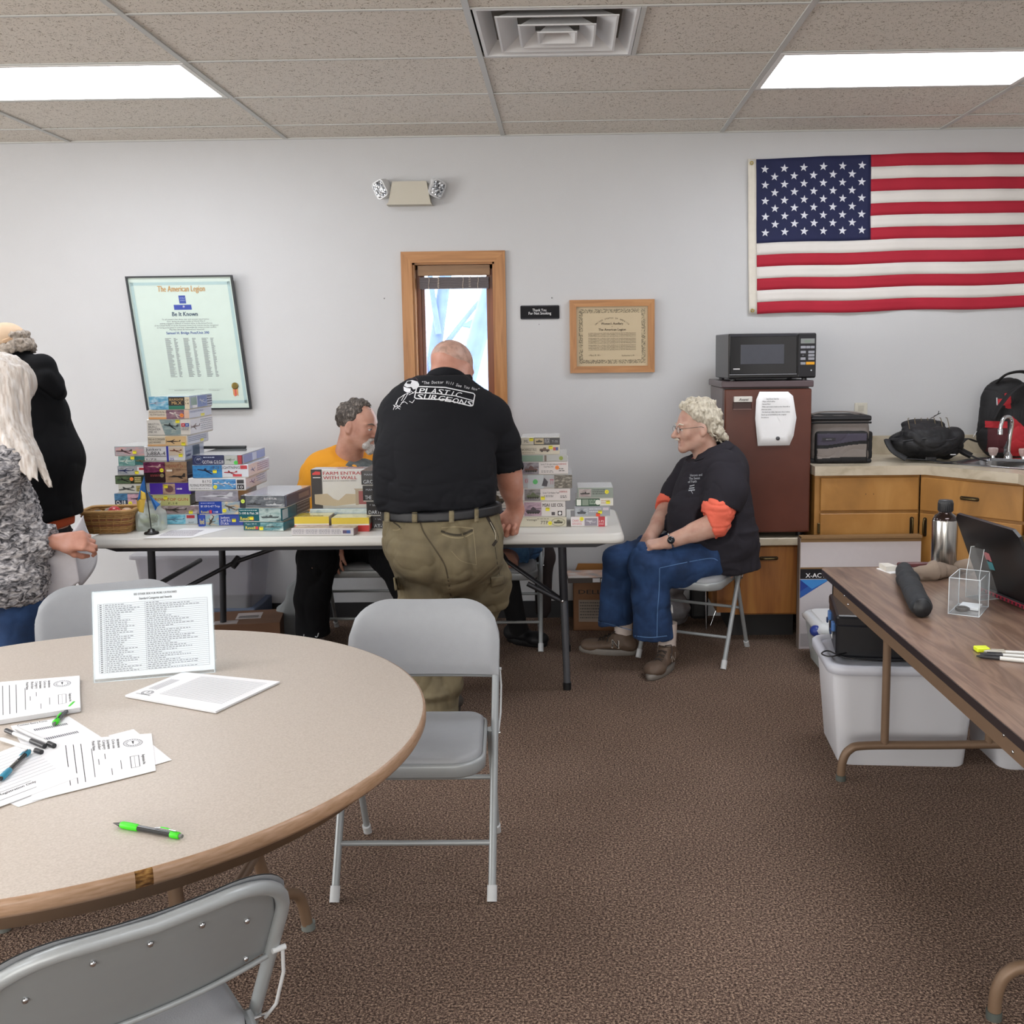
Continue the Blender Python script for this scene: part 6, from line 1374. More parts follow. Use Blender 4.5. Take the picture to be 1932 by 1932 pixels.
# trousers
KH = ramp_mat('khaki_twill', [(.3, '#5f5744'), (.5, '#71674f'), (.7, '#7d7359')], scale=7, detail=5, rough=.85, bump=.0012, bscale=500)
F = Field((-.98, -2.08, .0), (-.05, -1.2, .97), .007)
fp = ((0, 1, 0), .74)
F.cone(J(833, 966, -1.68), J(836, 1015, -1.69), .238, .250, .05, flat=fp)
F.ell(J(792, 1040, -1.76), (.115, .115, .12), None, .04); F.ell(J(888, 1040, -1.75), (.12, .115, .12), None, .04)
F.chain([J(790, 1050, -1.70), J(797, 1120, -1.70), J(808, 1200, -1.71), J(822, 1262, -1.74), J(828, 1310, -1.76), (-.555, -1.77, .05)], [.112, .098, .096, .098, .086, .080], .012)
F.chain([J(893, 1040, -1.68), J(904, 1095, -1.58), J(906, 1130, -1.47)], [.126, .116, .098], .012)
F.chain([J(903, 1130, -1.47), (-.50, -1.50, .32), J(790, 1295, -1.50)], [.100, .088, .072], .03)
F.cone(J(938, 1085, -1.60), J(938, 1125, -1.56), .055, .05, .03)   # bulging cargo pocket
F.cover(BF_, .007, .035); F.cut(J(835, 961, -1.7), (-.04, 0, 1), .006)
F.cut((0, 0, .045), (0, 0, -1), .004)
khaki = surf(F, 'cargo_trousers', KH, pa, disp=lambda P, n: folds(.0095, (11, 11, 6), 6)(P, n) + .018 * np.clip(1 - np.abs(vnoise(P, (5, 5, 15), 8)) * 2.6, -.3, 1) * np.clip((.62 - P[:, 2]) * 4, .15, 1), smooth=2)
# belt, loops, pockets
F = Field((-.98, -2.0, .80), (-.05, -1.3, 1.0), .006)
F.cone(J(833, 962, -1.68), J(834, 985, -1.685), .255, .259, .02, flat=fp); F.cut(J(835, 955.5, -1.7), (-.04, 0, 1), .002); F.cut(J(835, 973, -1.7), (.04, 0, -1), .002)
belt = surf(F, 'belt', C('#15161a', .5, nz=.08), pa)
q = MB()
def strip(px, py0, py1, wpx, mat, nm, par, t=.006):
    b = MB(); z0, z1 = at(px, py1, Y=-1.85), at(px, py0, Y=-1.85); hw = wpx / 446 / 2
    b.grid(lambda u, v: (z0.x + (u - .5) * 2 * hw + (z1.x - z0.x) * v, -1.95, z0.z + (z1.z - z0.z) * v), 2, 6, mat); return b
for px, wp in ((789, 9), (857, 9), (903, 7), (738, 9)):
    b = strip(px, 951, 978, wp, KH, 'belt_loop', khaki); decal(belt, b, (0, 1, 0), .6, .004); o = b.build('belt_loop', None, solid=.004); own(o, pa)
def seam(pts, r, mat, tgt=khaki, nm='seam', off=.001):
    b = MB(); P_ = smooth_path([at(x, y, Y=-1.95) for x, y in pts], 5)
    for a, c in zip(P_, P_[1:]):
        d = (c - a); d.y = 0; d.normalize(); s_ = Vector((-d.z, 0, d.x)) * r; b.add([a - s_, c - s_, c + s_, a + s_], [(0, 1, 2, 3)], mat)
    decal(tgt, b, (0, 1, 0), .6, off); o = b.build(nm, None); own(o, tgt); return o
DS = C('#3a3428', .9); LS = C('#8d8266', .9)
seam([(832, 1002), (850, 1008), (870, 1009), (892, 1000)], .0045, DS, nm='back_pocket'); seam([(833, 996), (860, 994), (893, 997)], .0022, LS); seam([(834, 1008), (852, 1014), (874, 1014), (893, 1005)], .002, LS)
seam([(893, 1000), (896, 1030), (899, 1066)], .0012, LS); seam([(899, 1066), (870, 1058), (852, 1040)], .001, LS)
seam([(742, 985), (752, 992), (757, 998)], .003, DS, nm='back_pocket'); seam([(741, 1000), (750, 1000), (757, 996)], .0022, LS)
seam([(791, 980), (800, 1005), (820, 1035), (838, 1064), (845, 1090), (851, 1128)], .003, C('#4a4232', .9), nm='centre_seam')
seam([(919, 975), (930, 995), (938, 1015), (930, 1030)], .006, C('#2e2820', .9), nm='side_pocket'); seam([(925, 985), (934, 1004), (935, 1018)], .0012, C('#c4bda8', .9)); seam([(934, 1032), (938, 1060), (943, 1085)], .0012, DS)
q = MB(); b = MB(); c4 = [at(x, y, Y=-1.95) for x, y in ((926, 1089), (951, 1086), (951, 1102), (927, 1108))]
b.grid(lambda u, v: c4[0].lerp(c4[1], u).lerp(c4[3].lerp(c4[2], u), v), 8, 6, KH); decal(khaki, b, (0, 1, 0), .6, .008); own(b.build('pocket_flap', None, solid=.006), khaki)
b = MB(); c4 = [at(x, y, Y=-1.95) for x, y in ((742, 1090), (750, 1088), (753, 1112), (745, 1114))]
b.grid(lambda u, v: c4[0].lerp(c4[1], u).lerp(c4[3].lerp(c4[2], u), v), 5, 6, KH); decal(khaki, b, (0, 1, 0), .6, .006); own(b.build('pocket_flap', None, solid=.006), khaki)
for hl, to in (((-.545, -1.80, 0), (-.51, -1.52, 0)), ((-.62, -1.60, 0.0), (-.66, -1.34, 0))):
    shoe(pa, 'shoe', hl, to, '#3b3530', '#2a2826', w=.05, hgt=.07)

# ---------------------------------------------------------------- D: white-haired man on the chair at the right
pd = person('seated man with curly white hair and glasses, black polo over coral sleeves, blue jeans', (.55, -.78, 0))
sk = SK['pale']; hD = J(1311, 806, -.77)
F = Field((.02, -1.32, .0), (1.02, -.32, 1.34), .0042)
RD = frame((-.97, -.20, -.06), (-.04, 0, 1)); sD = 1.02
wd = head(F, hD, RD, sD, neckto=J(1336, 872, -.75), nr=.060, nose=1.5, jaw=1.08)
hipN, hipF = J(1362, 1075, -.80), Vector((.78, -.60, .50))
knN, anN = J(1224, 1052, -.95), Vector((.490, -.928, .12)); knF, anF = J(1168, 1052, -.72), Vector((.285, -.71, .12))
F.cone((.80, -.70, .55), J(1340, 920, -.74), .15, .15, .05); F.cone(J(1355, 895, -.88), J(1325, 885, -.58), .07, .065, .04)
F.chain([hipN, knN, anN], [.055, .060, .042], .03); F.chain([hipF, knF, anF], [.055, .060, .042], .03)
F.cone(anN - UP * .05, anN + Vector((-.03, -.08, -.088)), .03, .02, .01); F.cone(anF - UP * .05, anF + Vector((-.09, .02, -.088)), .03, .02, .01)
eN, wN = J(1352, 985, -1.0), J(1258, 1020, -1.0); eF, wF = J(1258, 960, -.55), J(1224, 1012, -.80)
F.chain([J(1360, 895, -.90), eN, wN], [.058, .054, .034], .02); F.cone(eN.lerp(wN, .12), eN.lerp(wN, .45), .054, .046, .02)
F.chain([J(1295, 890, -.56), eF, wF], [.055, .050, .034], .02); F.cone(eF.lerp(wF, .1), eF.lerp(wF, .45), .05, .043, .02)
hand(F, wF + Vector((-.004, -.004, .004)), frame((-.35, -.35, -.6), (-.6, -.6, .4)), .98, curl=(.35, .4, .45, .5), thumb=.6)
hand(F, wN + Vector((-.004, .0, .004)), frame((-.95, .12, -.22), (-.15, -.3, .95)), .98, curl=(.35, .4, .45, .5), thumb=.4)
BF_ = F
surf(F, 'body', sk, pd)
# face details
def eye_set(par, w, R, s, skm, brow, lid=True):
    for q_ in (-1, 1):
        b = MB(); b.ell(w(q_ * .031, .0775, .002), (.0125 * s,) * 3, C('#ded8d2', .25), n=14); b.ell(w(q_ * .031, .0885, .001), (.0052 * s, .0052 * s, .0052 * s), C('#4a4f58', .2), n=10); own(b.build('eye', None), par)
        b = MB(); b.ell(w(q_ * .031, .0775, .0065), (.0145 * s, .0142 * s, .0105 * s), skm, n=14, R=R.to_3x3()); own(b.build('eyelid', None), par)
        if brow: b = MB(); b.tube([w(q_ * .013, .0945, .021), w(q_ * .030, .092, .028), w(q_ * .050, .078, .023)], [.0025 * s, .0042 * s, .0018 * s], brow, n=6); own(b.build('eyebrow', None), par)
WH = C('#d9d2c2', .8, nz=.12, scale=60); eye_set(pd, wd, RD, sD, sk, WH)
b = MB(); b.tube([wd(-.022, .096, -.050), wd(-.008, .104, -.046), wd(.008, .104, -.046), wd(.022, .096, -.050)], [.003, .006, .006, .003], WH, n=8); own(b.build('moustache', None), pd)
def curls(par, name, mat, pts, rad, seed, jit=.01, base=None, h=.006, lock=.012):
    """hair volume roughened with many small locks"""
    rd = random.Random(seed); lo = [min(p[i] for p in pts) - .09 for i in range(3)]; hi = [max(p[i] for p in pts) + .09 for i in range(3)]
    G = Field(lo, hi, h)
    for p, r in zip(pts, rad): G.ell(p, (r, r, r), None, .012)
    if base: base(G)
    for p, r in zip(pts, rad):
        for _ in range(9):
            d = Vector((rd.gauss(0, 1), rd.gauss(0, 1), rd.gauss(0, 1))).normalized(); c = Vector(p) + d * r; t = d.cross(Vector((rd.gauss(0, 1), rd.gauss(0, 1), rd.gauss(0, 1)))).normalized()
            G.cone(c - t * lock, c + t * lock + d * jit * .4, lock * .45, lock * .25, .004)
    return surf(G, name, mat, par, disp=lambda P, n: .0022 * vnoise(P, (110, 110, 60), seed) + .003 * vnoise(P, (45, 45, 25), seed + 2))
HW = ramp_mat('white_curly_hair', [(.3, '#9c9484'), (.5, '#c8c0ae'), (.72, '#dcd6c6')], scale=90, detail=5, rough=.7, bump=.002, coord_scale=(1, 1, .5))
pts, rad = [], []; rd = random.Random(11)
for k in range(90):
    th = rd.uniform(0, PI); ph = rd.uniform(-1.0, 1.25); z = .045 + .088 * math.sin(ph); r_ = math.cos(ph); x = .079 * r_ * math.cos(th * 2); y = -.014 + .102 * r_ * math.sin(th * 2)
    if y > .055 and z < .105 or y > .02 and z < .085: continue
    if z < .0 and (y > -.02): continue
    if abs(x) > .05 and z < .035 and -.035 < y: continue
    pts.append(wd(x, y, z)); rad.append(rd.uniform(.016, .023))
for x, y, z in ((.0, -.115, -.01), (.04, -.105, -.02), (-.04, -.105, -.02), (.03, -.115, -.045), (-.03, -.115, -.045), (0, -.12, -.05), (.05, -.085, -.045), (-.05, -.085, -.045), (-.062, -.055, -.03), (.062, -.055, -.03), (-.03, -.13, -.06), (.03, -.13, -.06)): pts.append(wd(x, y, z)); rad.append(.022)
def bd(G): G.ell(wd(0, -.022, .045), (.086 * sD, .103 * sD, .086 * sD), RD, .01); G.cut(wd(0, .045, .06), RD @ Vector((0, 1, -.55)), .01); G.cut(wd(0, -.035, .0), RD @ Vector((0, .75, -1)), .01)
curls(pd, 'hair', HW, pts, rad, 5, base=bd)
# glasses
b = MB(); GM = C('#6c6a66', .25, .8)
for q_ in (-1, 1):
    b.tube([wd(q_ * .032 + .021 * math.cos(a) * 1.0, .101, .000 + .016 * math.sin(a)) for a in [k * PI / 8 for k in range(16)]], .0011, GM, n=6, closed=True)
    b.tube([wd(q_ * .053, .100, .006), wd(q_ * .074, .075, .008), wd(q_ * .083, .0, .010), wd(q_ * .084, -.015, .004)], .0012, GM, n=6)
b.tube([wd(-.011, .102, .004), wd(0, .106, .006), wd(.011, .102, .004)], .0012, GM, n=6); g_ = b.build('glasses', None); own(g_, pd)
b = MB()
for q_ in (-1, 1): b.add([wd(q_ * .032 + .020 * math.cos(k * PI / 8), .1005, .015 * math.sin(k * PI / 8)) for k in range(16)], [tuple(range(16))], clear('lens', '#ffffff', .03, .04))
o = b.build('lens', None); o.parent = g_; o.matrix_parent_inverse = Matrix.Identity(4)
# polo
F = Field((.35, -1.2, .36), (1.06, -.32, 1.14), .0065)
def fD(r, f=.9): return r
F.chain([J(1365, 1075, -.72), J(1345, 1010, -.74), J(1340, 950, -.74), J(1347, 890, -.74)], [.182, .202, .192, .165], .06)
F.ell(J(1318, 985, -.76), (.155, .165, .15), None, .06)
F.cone(J(1362, 890, -.87), J(1330, 885, -.60), .098, .09, .06); F.cone(J(1347, 880, -.74), J(1338, 852, -.75), .105, .075, .04)
F.chain([J(1362, 888, -.88), J(1368, 925, -.94), J(1358, 952, -.965)], [.095, .094, .090], .035)
F.chain([J(1300, 888, -.60), J(1278, 925, -.55), J(1268, 940, -.55)], [.080, .076, .070], .035)
F.cover(BF_, .006, 0.012); F.cut(J(1357, 948, -.965), (-.10, -.25, -1), .004, within=(J(1350, 985, -.985), .118)); F.cut(J(1268, 937, -.55), (-.45, 0, -1), .004, within=(J(1258, 962, -.55), .10))
F.cut(J(1342, 852, -.75), (-.35, -.05, 1), .008, within=(J(1335, 842, -.75), .13))
F.cut((0, 0, .455), (0, 0, -1), .004)
CH_ = C('#2b2930', .88, nz=.12, scale=24, bump=.0008, bscale=900, spec=.25)
def dD(P, n): return folds(.006, (6, 6, 9), 21)(P, n) + .009 * np.clip(1 - np.abs(vnoise(P, (4, 4, 17), 23)) * 2.4, -.2, 1) * np.clip((.86 - P[:, 2]) * 6, 0, 1)
polo = surf(F, 'polo_shirt', CH_, pd, disp=dD, smooth=2)
b = MB(); c_ = J(1340, 852, -.75)
b.grid(lambda u, v: c_ + Vector(((.076 + .040 * v) * math.cos((u - .5) * 5.0), (.076 + .036 * v) * math.sin((u - .5) * 5.0), .030 * math.cos((u - .5) * 5.0) + .036 - (.034 + .014 * (2 * u - 1) ** 2) * v)), 30, 4, CH_); own(b.build('collar', None, solid=.004), pd)
q = MB()
for k, (s_, wd_) in enumerate((('Heroes and', .055), ('The Sweat', .05), ('of Faith', .04))): q.text(s_, .016, C('#a8acb4', .7), T(*at(1300 - k * 2, 897 + k * 6, Y=-1.2)) @ FRONT @ RZ(.05), 'l', wid=wd_, bold=.01)
for a_, c_ in (((1299, 916), (1308, 914)), ((1298, 920), (1308, 919)), ((1301, 923), (1305, 930)), ((1297, 924), (1309, 923))):
    p0, p1 = at(*a_, Y=-1.2), at(*c_, Y=-1.2); q.add([p0, p1, p1 + UP * .005, p0 + UP * .005], [(0, 1, 2, 3)], C('#a8acb4', .7))
decal(polo, q, _ray(1300, 905), .8, .003); own(q.build('chest_print', None), polo)
# coral under-shirt sleeves and neck
CO = C('#ee6e56', .8, nz=.08, scale=20); F = Field((.25, -1.2, .55), (1.0, -.35, 1.10), .006)
F.chain([J(1362, 925, -.95), J(1352, 962, -.985), eN.lerp(wN, .14)], [.078, .077, .067], .02); F.cover(BF_, .006, 0.012); F.cut(eN.lerp(wN, .15), wN - eN, .004, within=(eN.lerp(wN, .35), .09))
F.chain([J(1275, 930, -.56), J(1262, 948, -.55), eF.lerp(wF, .04)], [.070, .068, .062], .02); F.cut(eF.lerp(wF, .05), wF - eF, .004, within=(eF.lerp(wF, .3), .09))
F.cone(J(1330, 885, -.75), J(1320, 860, -.76), .082, .070, .02); F.cut(J(1318, 862, -.76), (-.45, -.1, .8), .004)
surf(F, 'coral_shirt', CO, pd, disp=folds(.006, (9, 9, 24), 31))
b = MB(); ww_ = wN.lerp(eN, .06); dx_ = (wN - eN).normalized(); Rw = frame(dx_, (0, -.6, .8)).to_4x4()
b.tube([ww_ + Rw.to_3x3() @ Vector((.038 * math.cos(a), 0, .036 * math.sin(a))) for a in [k * PI / 10 for k in range(20)]], .004, CHROME, n=6, closed=True, flat=(1.8, .7)); o = b.build('wristwatch', None); own(o, pd)
b = MB(); c_ = ww_ + Rw.to_3x3() @ Vector((-.0, 0, .038)); b.lathe([(0, .006), (.016, .006), (.018, .003), (.018, -.004)], C('#1e242c', .15, .3), n=20, M=T(*(ww_ + Vector((-.002, -.036, .012)))) @ RX(PI / 2 - .35)); own(b.build('watch_face', None), pd)
# jeans
DN = ramp_mat('blue_denim', [(.25, '#12253f'), (.5, '#1e3a63'), (.75, '#2f5080')], scale=9, detail=6, rough=.85, bump=.001, bscale=700)
F = Field((.05, -1.28, .04), (1.08, -.36, .74), .0065)
F.ell((.80, -.70, .54), (.15, .19, .085), None, .05)
F.chain([(.80, -.80, .545), J(1290, 1063, -.90), J(1226, 1062, -.95)], [.115, .113, .098], .03); F.chain([J(1222, 1064, -.95), J(1226, 1125, -.95), J(1229, 1205, -.94)], [.094, .086, .092], .03)
F.chain([(.80, -.60, .545), J(1220, 1052, -.70), J(1172, 1058, -.71)], [.112, .105, .092], .03); F.chain([J(1170, 1058, -.71), J(1165, 1115, -.70), J(1160, 1190, -.70)], [.088, .080, .092], .03)
F.cover(BF_, .006, 0.008); F.cut(J(1228, 1198, -.94), (0, 0, -1), .003, within=(J(1228, 1222, -.94), .13)); F.cut(J(1160, 1172, -.70), (.10, 0, -1), .003, within=(J(1160, 1200, -.70), .13))
def dJ(P, n): return folds(.008, (9, 9, 6), 41)(P, n) + .012 * np.clip(1 - np.abs(vnoise(P, (14, 6, 6), 43)) * 2.4, -.2, 1) * np.clip((P[:, 2] - .42) * 6, .1, 1)
jn = surf(F, 'jeans', DN, pd, disp=dJ, smooth=2)
LB = C('#5a7fae', .8)
def seamv(pts, r, mat, tgt, nm='stitched_seam', Y=-1.3, off=.0012):
    b = MB(); P_ = smooth_path([at(x, y, Y=Y) for x, y in pts], 5)
    for a, c in zip(P_, P_[1:]):
        d = (c - a).normalized(); s_ = Vector((-d.z, 0, d.x)) * r; b.add([a - s_, c - s_, c + s_, a + s_], [(0, 1, 2, 3)], mat)
    decal(tgt, b, _ray(*pts[0]), .8, off); own(b.build(nm, None), tgt)
seamv([(1243, 1068), (1290, 1058), (1337, 1050), (1352, 1054)], .0016, LB, jn); seamv([(1243, 1068), (1242, 1110), (1239, 1150), (1238, 1198)], .0018, LB, jn); seamv([(1196, 1195), (1225, 1198), (1257, 1195)], .002, LB, jn, nm='hem'); seamv([(1128, 1168), (1160, 1176), (1190, 1184)], .0016, C('#3c5a80', .8), jn, nm='hem')
# socks and trainers
SOCK = C('#c9bdb6', .9, bump=.001, bscale=300)
for an_, hl, to in ((anN, (.522, -.875, 0), (.385, -1.165, 0)), (anF, (.345, -.735, 0), (.065, -.660, 0))):
    b = MB(); hl = Vector(hl); to = Vector(to); d = (to - hl).normalized(); p0 = an_ - UP * .06
    b.tube([p0 + d * .01, p0 + UP * .05, p0 + UP * .16], [.046, .045, .050], SOCK, n=20); own(b.build('sock', None), pd)
    s_, P3 = shoe(pd, 'trainer', hl, to, '#5d4c3f', '#77726c', w=.052, hgt=.085, ank=1)
    near = hl.x > .45
    b = MB(); sd_ = d.cross(UP).normalized(); sd_ = sd_ if sd_.y < 0 else -sd_
    c0 = hl + d * (.33 * (to - hl).length); M_ = Matrix.Translation(c0 + sd_ * .2 + UP * .062) @ Matrix((tuple(-d if sd_.y < 0 and (-d).cross(UP).dot(sd_) > 0 else d) + (0,), (0, 0, 1, 0), tuple(sd_) + (0,), (0, 0, 0, 1))).transposed()
    xax = UP.cross(sd_).normalized(); M_ = Matrix.Translation(c0 + sd_ * .2 + UP * .040) @ Matrix((tuple(xax) + (0,), (0, 0, 1, 0), tuple(sd_) + (0,), (0, 0, 0, 1))).transposed()
    b.text('N', .062, C('#d8d4cc', .5), M_, 'c', bold=.05, d=0); decal(s_, b, -sd_, .3, .003, False); own(b.build('side_emblem', None), s_)
    b = MB(); b.text('N', .056, C('#6a5c50' if near else '#2a2624', .5), M_ @ T(0, .003, 0), 'c', bold=.0, d=0); decal(s_, b, -sd_, .3, .0042, False); own(b.build('side_emblem', None), s_)
    b = MB()
    for k in range(5):
        t_ = .36 + k * .085; z_ = .108 - k * .012
        b.tube([P3(t_, -.022, z_), P3(t_ + .03, 0, z_ + .006), P3(t_ + .045, .022, z_ - .006)], .0026, C('#2c2420', .7), n=5); b.tube([P3(t_, .022, z_), P3(t_ + .03, 0, z_ + .006), P3(t_ + .045, -.022, z_ - .006)], .0026, C('#2c2420', .7), n=5)
    b.tube([P3(.34, 0, .115), P3(.36, -.035, .125), P3(.45, -.05, .10), P3(.48, -.045, .07)], .0025, C('#2c2420', .7), n=5); own(b.build('lace', None), s_)

pd.location.y -= .045
# ---------------------------------------------------------------- B: man in the yellow shirt behind the boxes
pb = person('seated grey-bearded man in a yellow t-shirt behind the kit boxes, looking right', (-1.12, -.48, 0))
sk = SK['tan']; hB = J(676, 804, -.52)
F = Field((-1.52, -1.0, .0), (-.62, -.12, 1.34), .0045)
RB = frame((.93, -.32, -.16), (.14, -.02, 1)); sB = 1.06
wb = head(F, hB, RB, sB, neckto=J(655, 872, -.47), nr=.066, jaw=1.12, nose=1.3)
F.cone((-1.12, -.42, .55), J(662, 930, -.46), .15, .16, .05); F.cone(J(600, 895, -.47), J(735, 900, -.47), .08, .08, .04)
shl, ell_, wrl = J(592, 900, -.47), J(590, 965, -.52), J(632, 1018, -.72); F.chain([shl, ell_, wrl], [.06, .05, .034], .02)
hand(F, wrl, frame((.12, -.35, -.75), (-.2, -.85, .35)), 1.0, curl=(.25, .3, .3, .3), thumb=.4, spread=.04)
F.chain([J(735, 905, -.47), J(760, 965, -.5), J(745, 1005, -.72)], [.06, .05, .034], .02); hand(F, J(745, 1005, -.72), frame((-.2, -.3, -.6), (-.2, -.8, .4)), 1.0, curl=(.4, .4, .4, .4))
for hp, kn, an in (((-1.22, -.40, .52), (-1.30, -.80, .50), (-1.345, -.66, .08)), ((-1.02, -.40, .52), (-.86, -.80, .48), (-.80, -.66, .08))): F.chain([hp, kn, an], [.085, .06, .042], .03)
BF_ = F
surf(F, 'body', sk, pb)
eye_set(pb, wb, RB, sB, sk, C('#6b5f56', .8))
BRD = ramp_mat('grey_beard', [(.3, '#8f8a86'), (.6, '#c2beba'), (.8, '#dad8d4')], scale=120, detail=4, rough=.8, bump=.002)
def bb(G):
    G.cone(wb(-.030, .070, -.085), wb(.030, .070, -.085), .020 * sB, k=.01); G.ell(wb(0, .084, -.100), (.024, .022, .026), None, .012); G.cone(wb(-.024, .092, -.052), wb(.024, .092, -.052), .007, k=.008)
    for q_ in (-1, 1): G.cone(wb(q_ * .026, .086, -.055), wb(q_ * .030, .076, -.085), .008, .012, .008)
    G.ell(wb(0, .100, -.067), (.015, .012, .008), RB, .005, sub=True)
curls(pb, 'beard', BRD, [wb(0, .085, -.112), wb(.012, .082, -.112), wb(-.012, .082, -.112)], [.014] * 3, 8, base=bb, h=.005, lock=.007)
HB_ = ramp_mat('dark_greying_hair', [(.3, '#2c2624'), (.52, '#4c443e'), (.72, '#8a827a')], scale=110, detail=5, rough=.65, bump=.002, coord_scale=(1, 1, .5))
pts, rad = [], []; rd = random.Random(3)
for k in range(80):
    th = rd.uniform(0, 2 * PI); ph = rd.uniform(-.6, 1.4); z = .040 + .082 * math.sin(ph); r_ = math.cos(ph); x = .074 * r_ * math.cos(th); y = -.014 + .098 * r_ * math.sin(th)
    if (y > .03 and z < .095) or (y > .02 and z < .045) or (z < .0 and y > -.035) : continue
    pts.append(wb(x, y, z)); rad.append(rd.uniform(.011, .015))
def bh(G): G.ell(wb(0, -.018, .042), (.0815 * sB, .101 * sB, .086 * sB), RB, .01); G.cut(wb(0, .040, .08), RB @ Vector((0, 1, -.25)), .01); G.cut(wb(0, .022, .02), RB @ Vector((0, 1, -.12)), .012); G.cut(wb(0, -.03, -.01), RB @ Vector((0, .9, -1)), .012)
curls(pb, 'hair', HB_, pts, rad, 9, base=bh, lock=.010)
YT = C('#e29a20', .85, nz=.06, scale=12); F = Field((-1.60, -.75, .48), (-.60, -.12, 1.16), .0065)
F.chain([J(665, 1020, -.44), J(664, 960, -.46), J(664, 900, -.46)], [.20, .205, .185], .06, flat=((0, 1, 0), .75)); F.cone(J(612, 893, -.47), J(725, 898, -.47), .118, .112, .06)
F.cone(J(660, 880, -.47), J(668, 858, -.48), .115, .085, .05); F.chain([J(606, 900, -.47), J(590, 945, -.49), J(586, 975, -.52)], [.105, .092, .085], .04); F.chain([J(735, 905, -.47), J(752, 945, -.49), J(757, 980, -.52)], [.10, .088, .082], .04)
F.cover(BF_, .007, .035); F.cut(J(586, 975, -.52), (0, -.2, -1), .004, within=(J(586, 1005, -.52), .12)); F.cut(J(757, 978, -.52), (0, -.2, -1), .004, within=(J(757, 1008, -.52), .12))
F.cut(J(672, 862, -.50), (.30, -.45, .85), .006, within=(J(676, 848, -.50), .16)); F.cut((0, 0, .52), (0, 0, -1))
tee = surf(F, 'yellow_t_shirt', YT, pb, disp=folds(.007, (6, 6, 8), 51), smooth=2)
q = MB(); P_ = [at(x, y, Y=-.75) for x, y in ((651, 888), (652, 877), (660, 868), (672, 865), (690, 865), (702, 869), (716, 873), (722, 885), (722, 905), (700, 925), (670, 925), (655, 905))]; c_ = sum(P_, Vector()) / len(P_)
for s0, s1 in ((0, .34), (.34, .67), (.67, 1)):
    n = len(P_); A_ = [c_.lerp(p, s0) for p in P_]; B_ = [c_.lerp(p, s1) for p in P_]; q.add(A_ + B_, [(i, (i + 1) % n, n + (i + 1) % n, n + i) for i in range(n)], ramp_mat('grey_shirt_graphic', [(.35, '#3c4444'), (.6, '#6c7474'), (.75, '#a0a4a4')], scale=14, rough=.8) if s0 == 0 else q.mats[0])
decal(tee, q, (0, 1, 0), .6, .003); own(q.build('shirt_graphic', None), tee)
BK = C('#16171a', .9, nz=.15, scale=14, spec=.2); F = Field((-1.62, -1.02, .05), (-.55, -.15, .70), .007)
F.ell((-1.12, -.42, .53), (.19, .18, .10), None, .05)
F.chain([(-1.21, -.45, .53), (-1.285, -.76, .525)], [.115, .10], .03); F.chain([(-1.285, -.76, .515), (-1.33, -.72, .30), (-1.345, -.66, .10)], [.098, .088, .088], .03)
F.chain([(-1.03, -.45, .53), (-.88, -.76, .50)], [.115, .105], .03); F.chain([(-.87, -.76, .49), (-.80, -.73, .28), (-.79, -.66, .10)], [.10, .088, .085], .03)
F.cover(BF_, .006, 0.012); F.cut((0, 0, .085), (0, 0, -1))
surf(F, 'black_trousers', BK, pb, disp=folds(.007, (7, 7, 5), 61), smooth=2)
for hl, to in (((-1.345, -.60, 0), (-1.33, -.86, 0)), ((-.79, -.60, 0), (-.77, -.86, 0))):
    s_, P3 = shoe(pb, 'trainer', hl, to, '#8a8782', '#4a4846', w=.048, hgt=.08, ank=1)
    b = MB(); 
    for k in range(4): t_ = .38 + k * .09; z_ = .105 - k * .012; b.tube([P3(t_, -.02, z_), P3(t_ + .03, 0, z_ + .006), P3(t_ + .02, .022, z_)], .003, C('#b9bcc0', .7), n=5)
    b.tube(smooth_path([P3(.40, 0, .115), P3(.5, .03, .135), P3(.62, .035, .10), P3(.48, .005, .112), P3(.60, -.03, .10), P3(.5, -.035, .13), P3(.40, 0, .115)], 4), .003, C('#b9bcc0', .7), n=5); own(b.build('lace', None), s_)

# ---------------------------------------------------------------- C: person mostly hidden behind the leaning man
pc = person('seated person in denim shorts and black socks and shoes, mostly hidden behind the leaning man', (-.37, -.45, 0))
F = Field((-.78, -.98, 0), (.02, -.12, 1.30), .005)
RC = frame((-.45, -.9, -.25), (0, -.2, 1)); hC = Vector((-.46, -.50, 1.135)); wc = head(F, hC, RC, 1.0, neckto=(-.42, -.42, .98))
F.cone((-.38, -.40, .55), (-.41, -.42, .88), .15, .15, .05); F.cone((-.58, -.42, .90), (-.24, -.42, .90), .07, .07, .04)
F.chain([(-.60, -.42, .90), (-.64, -.55, .68), (-.52, -.68, .62)], [.055, .048, .034], .02); hand(F, (-.52, -.68, .62), frame((.6, -.5, -.1), (0, 0, 1)), .95)
F.chain([(-.22, -.42, .90), (-.24, -.55, .68), (-.38, -.64, .60)], [.052, .046, .034], .02); hand(F, (-.38, -.64, .60), frame((-.6, -.5, -.1), (0, 0, 1)), .95)
for hp, kn, an in (((-.46, -.42, .50), (-.56, -.78, .48), (-.50, -.80, .10)), ((-.30, -.42, .50), (-.32, -.70, .47), (-.27, -.56, .10))): F.chain([hp, kn, an], [.08, .056, .042], .03)
BF_ = F
surf(F, 'body', SK['tan'], pc); eye_set(pc, wc, RC, 1.0, SK['tan'], C('#5a4a40'))
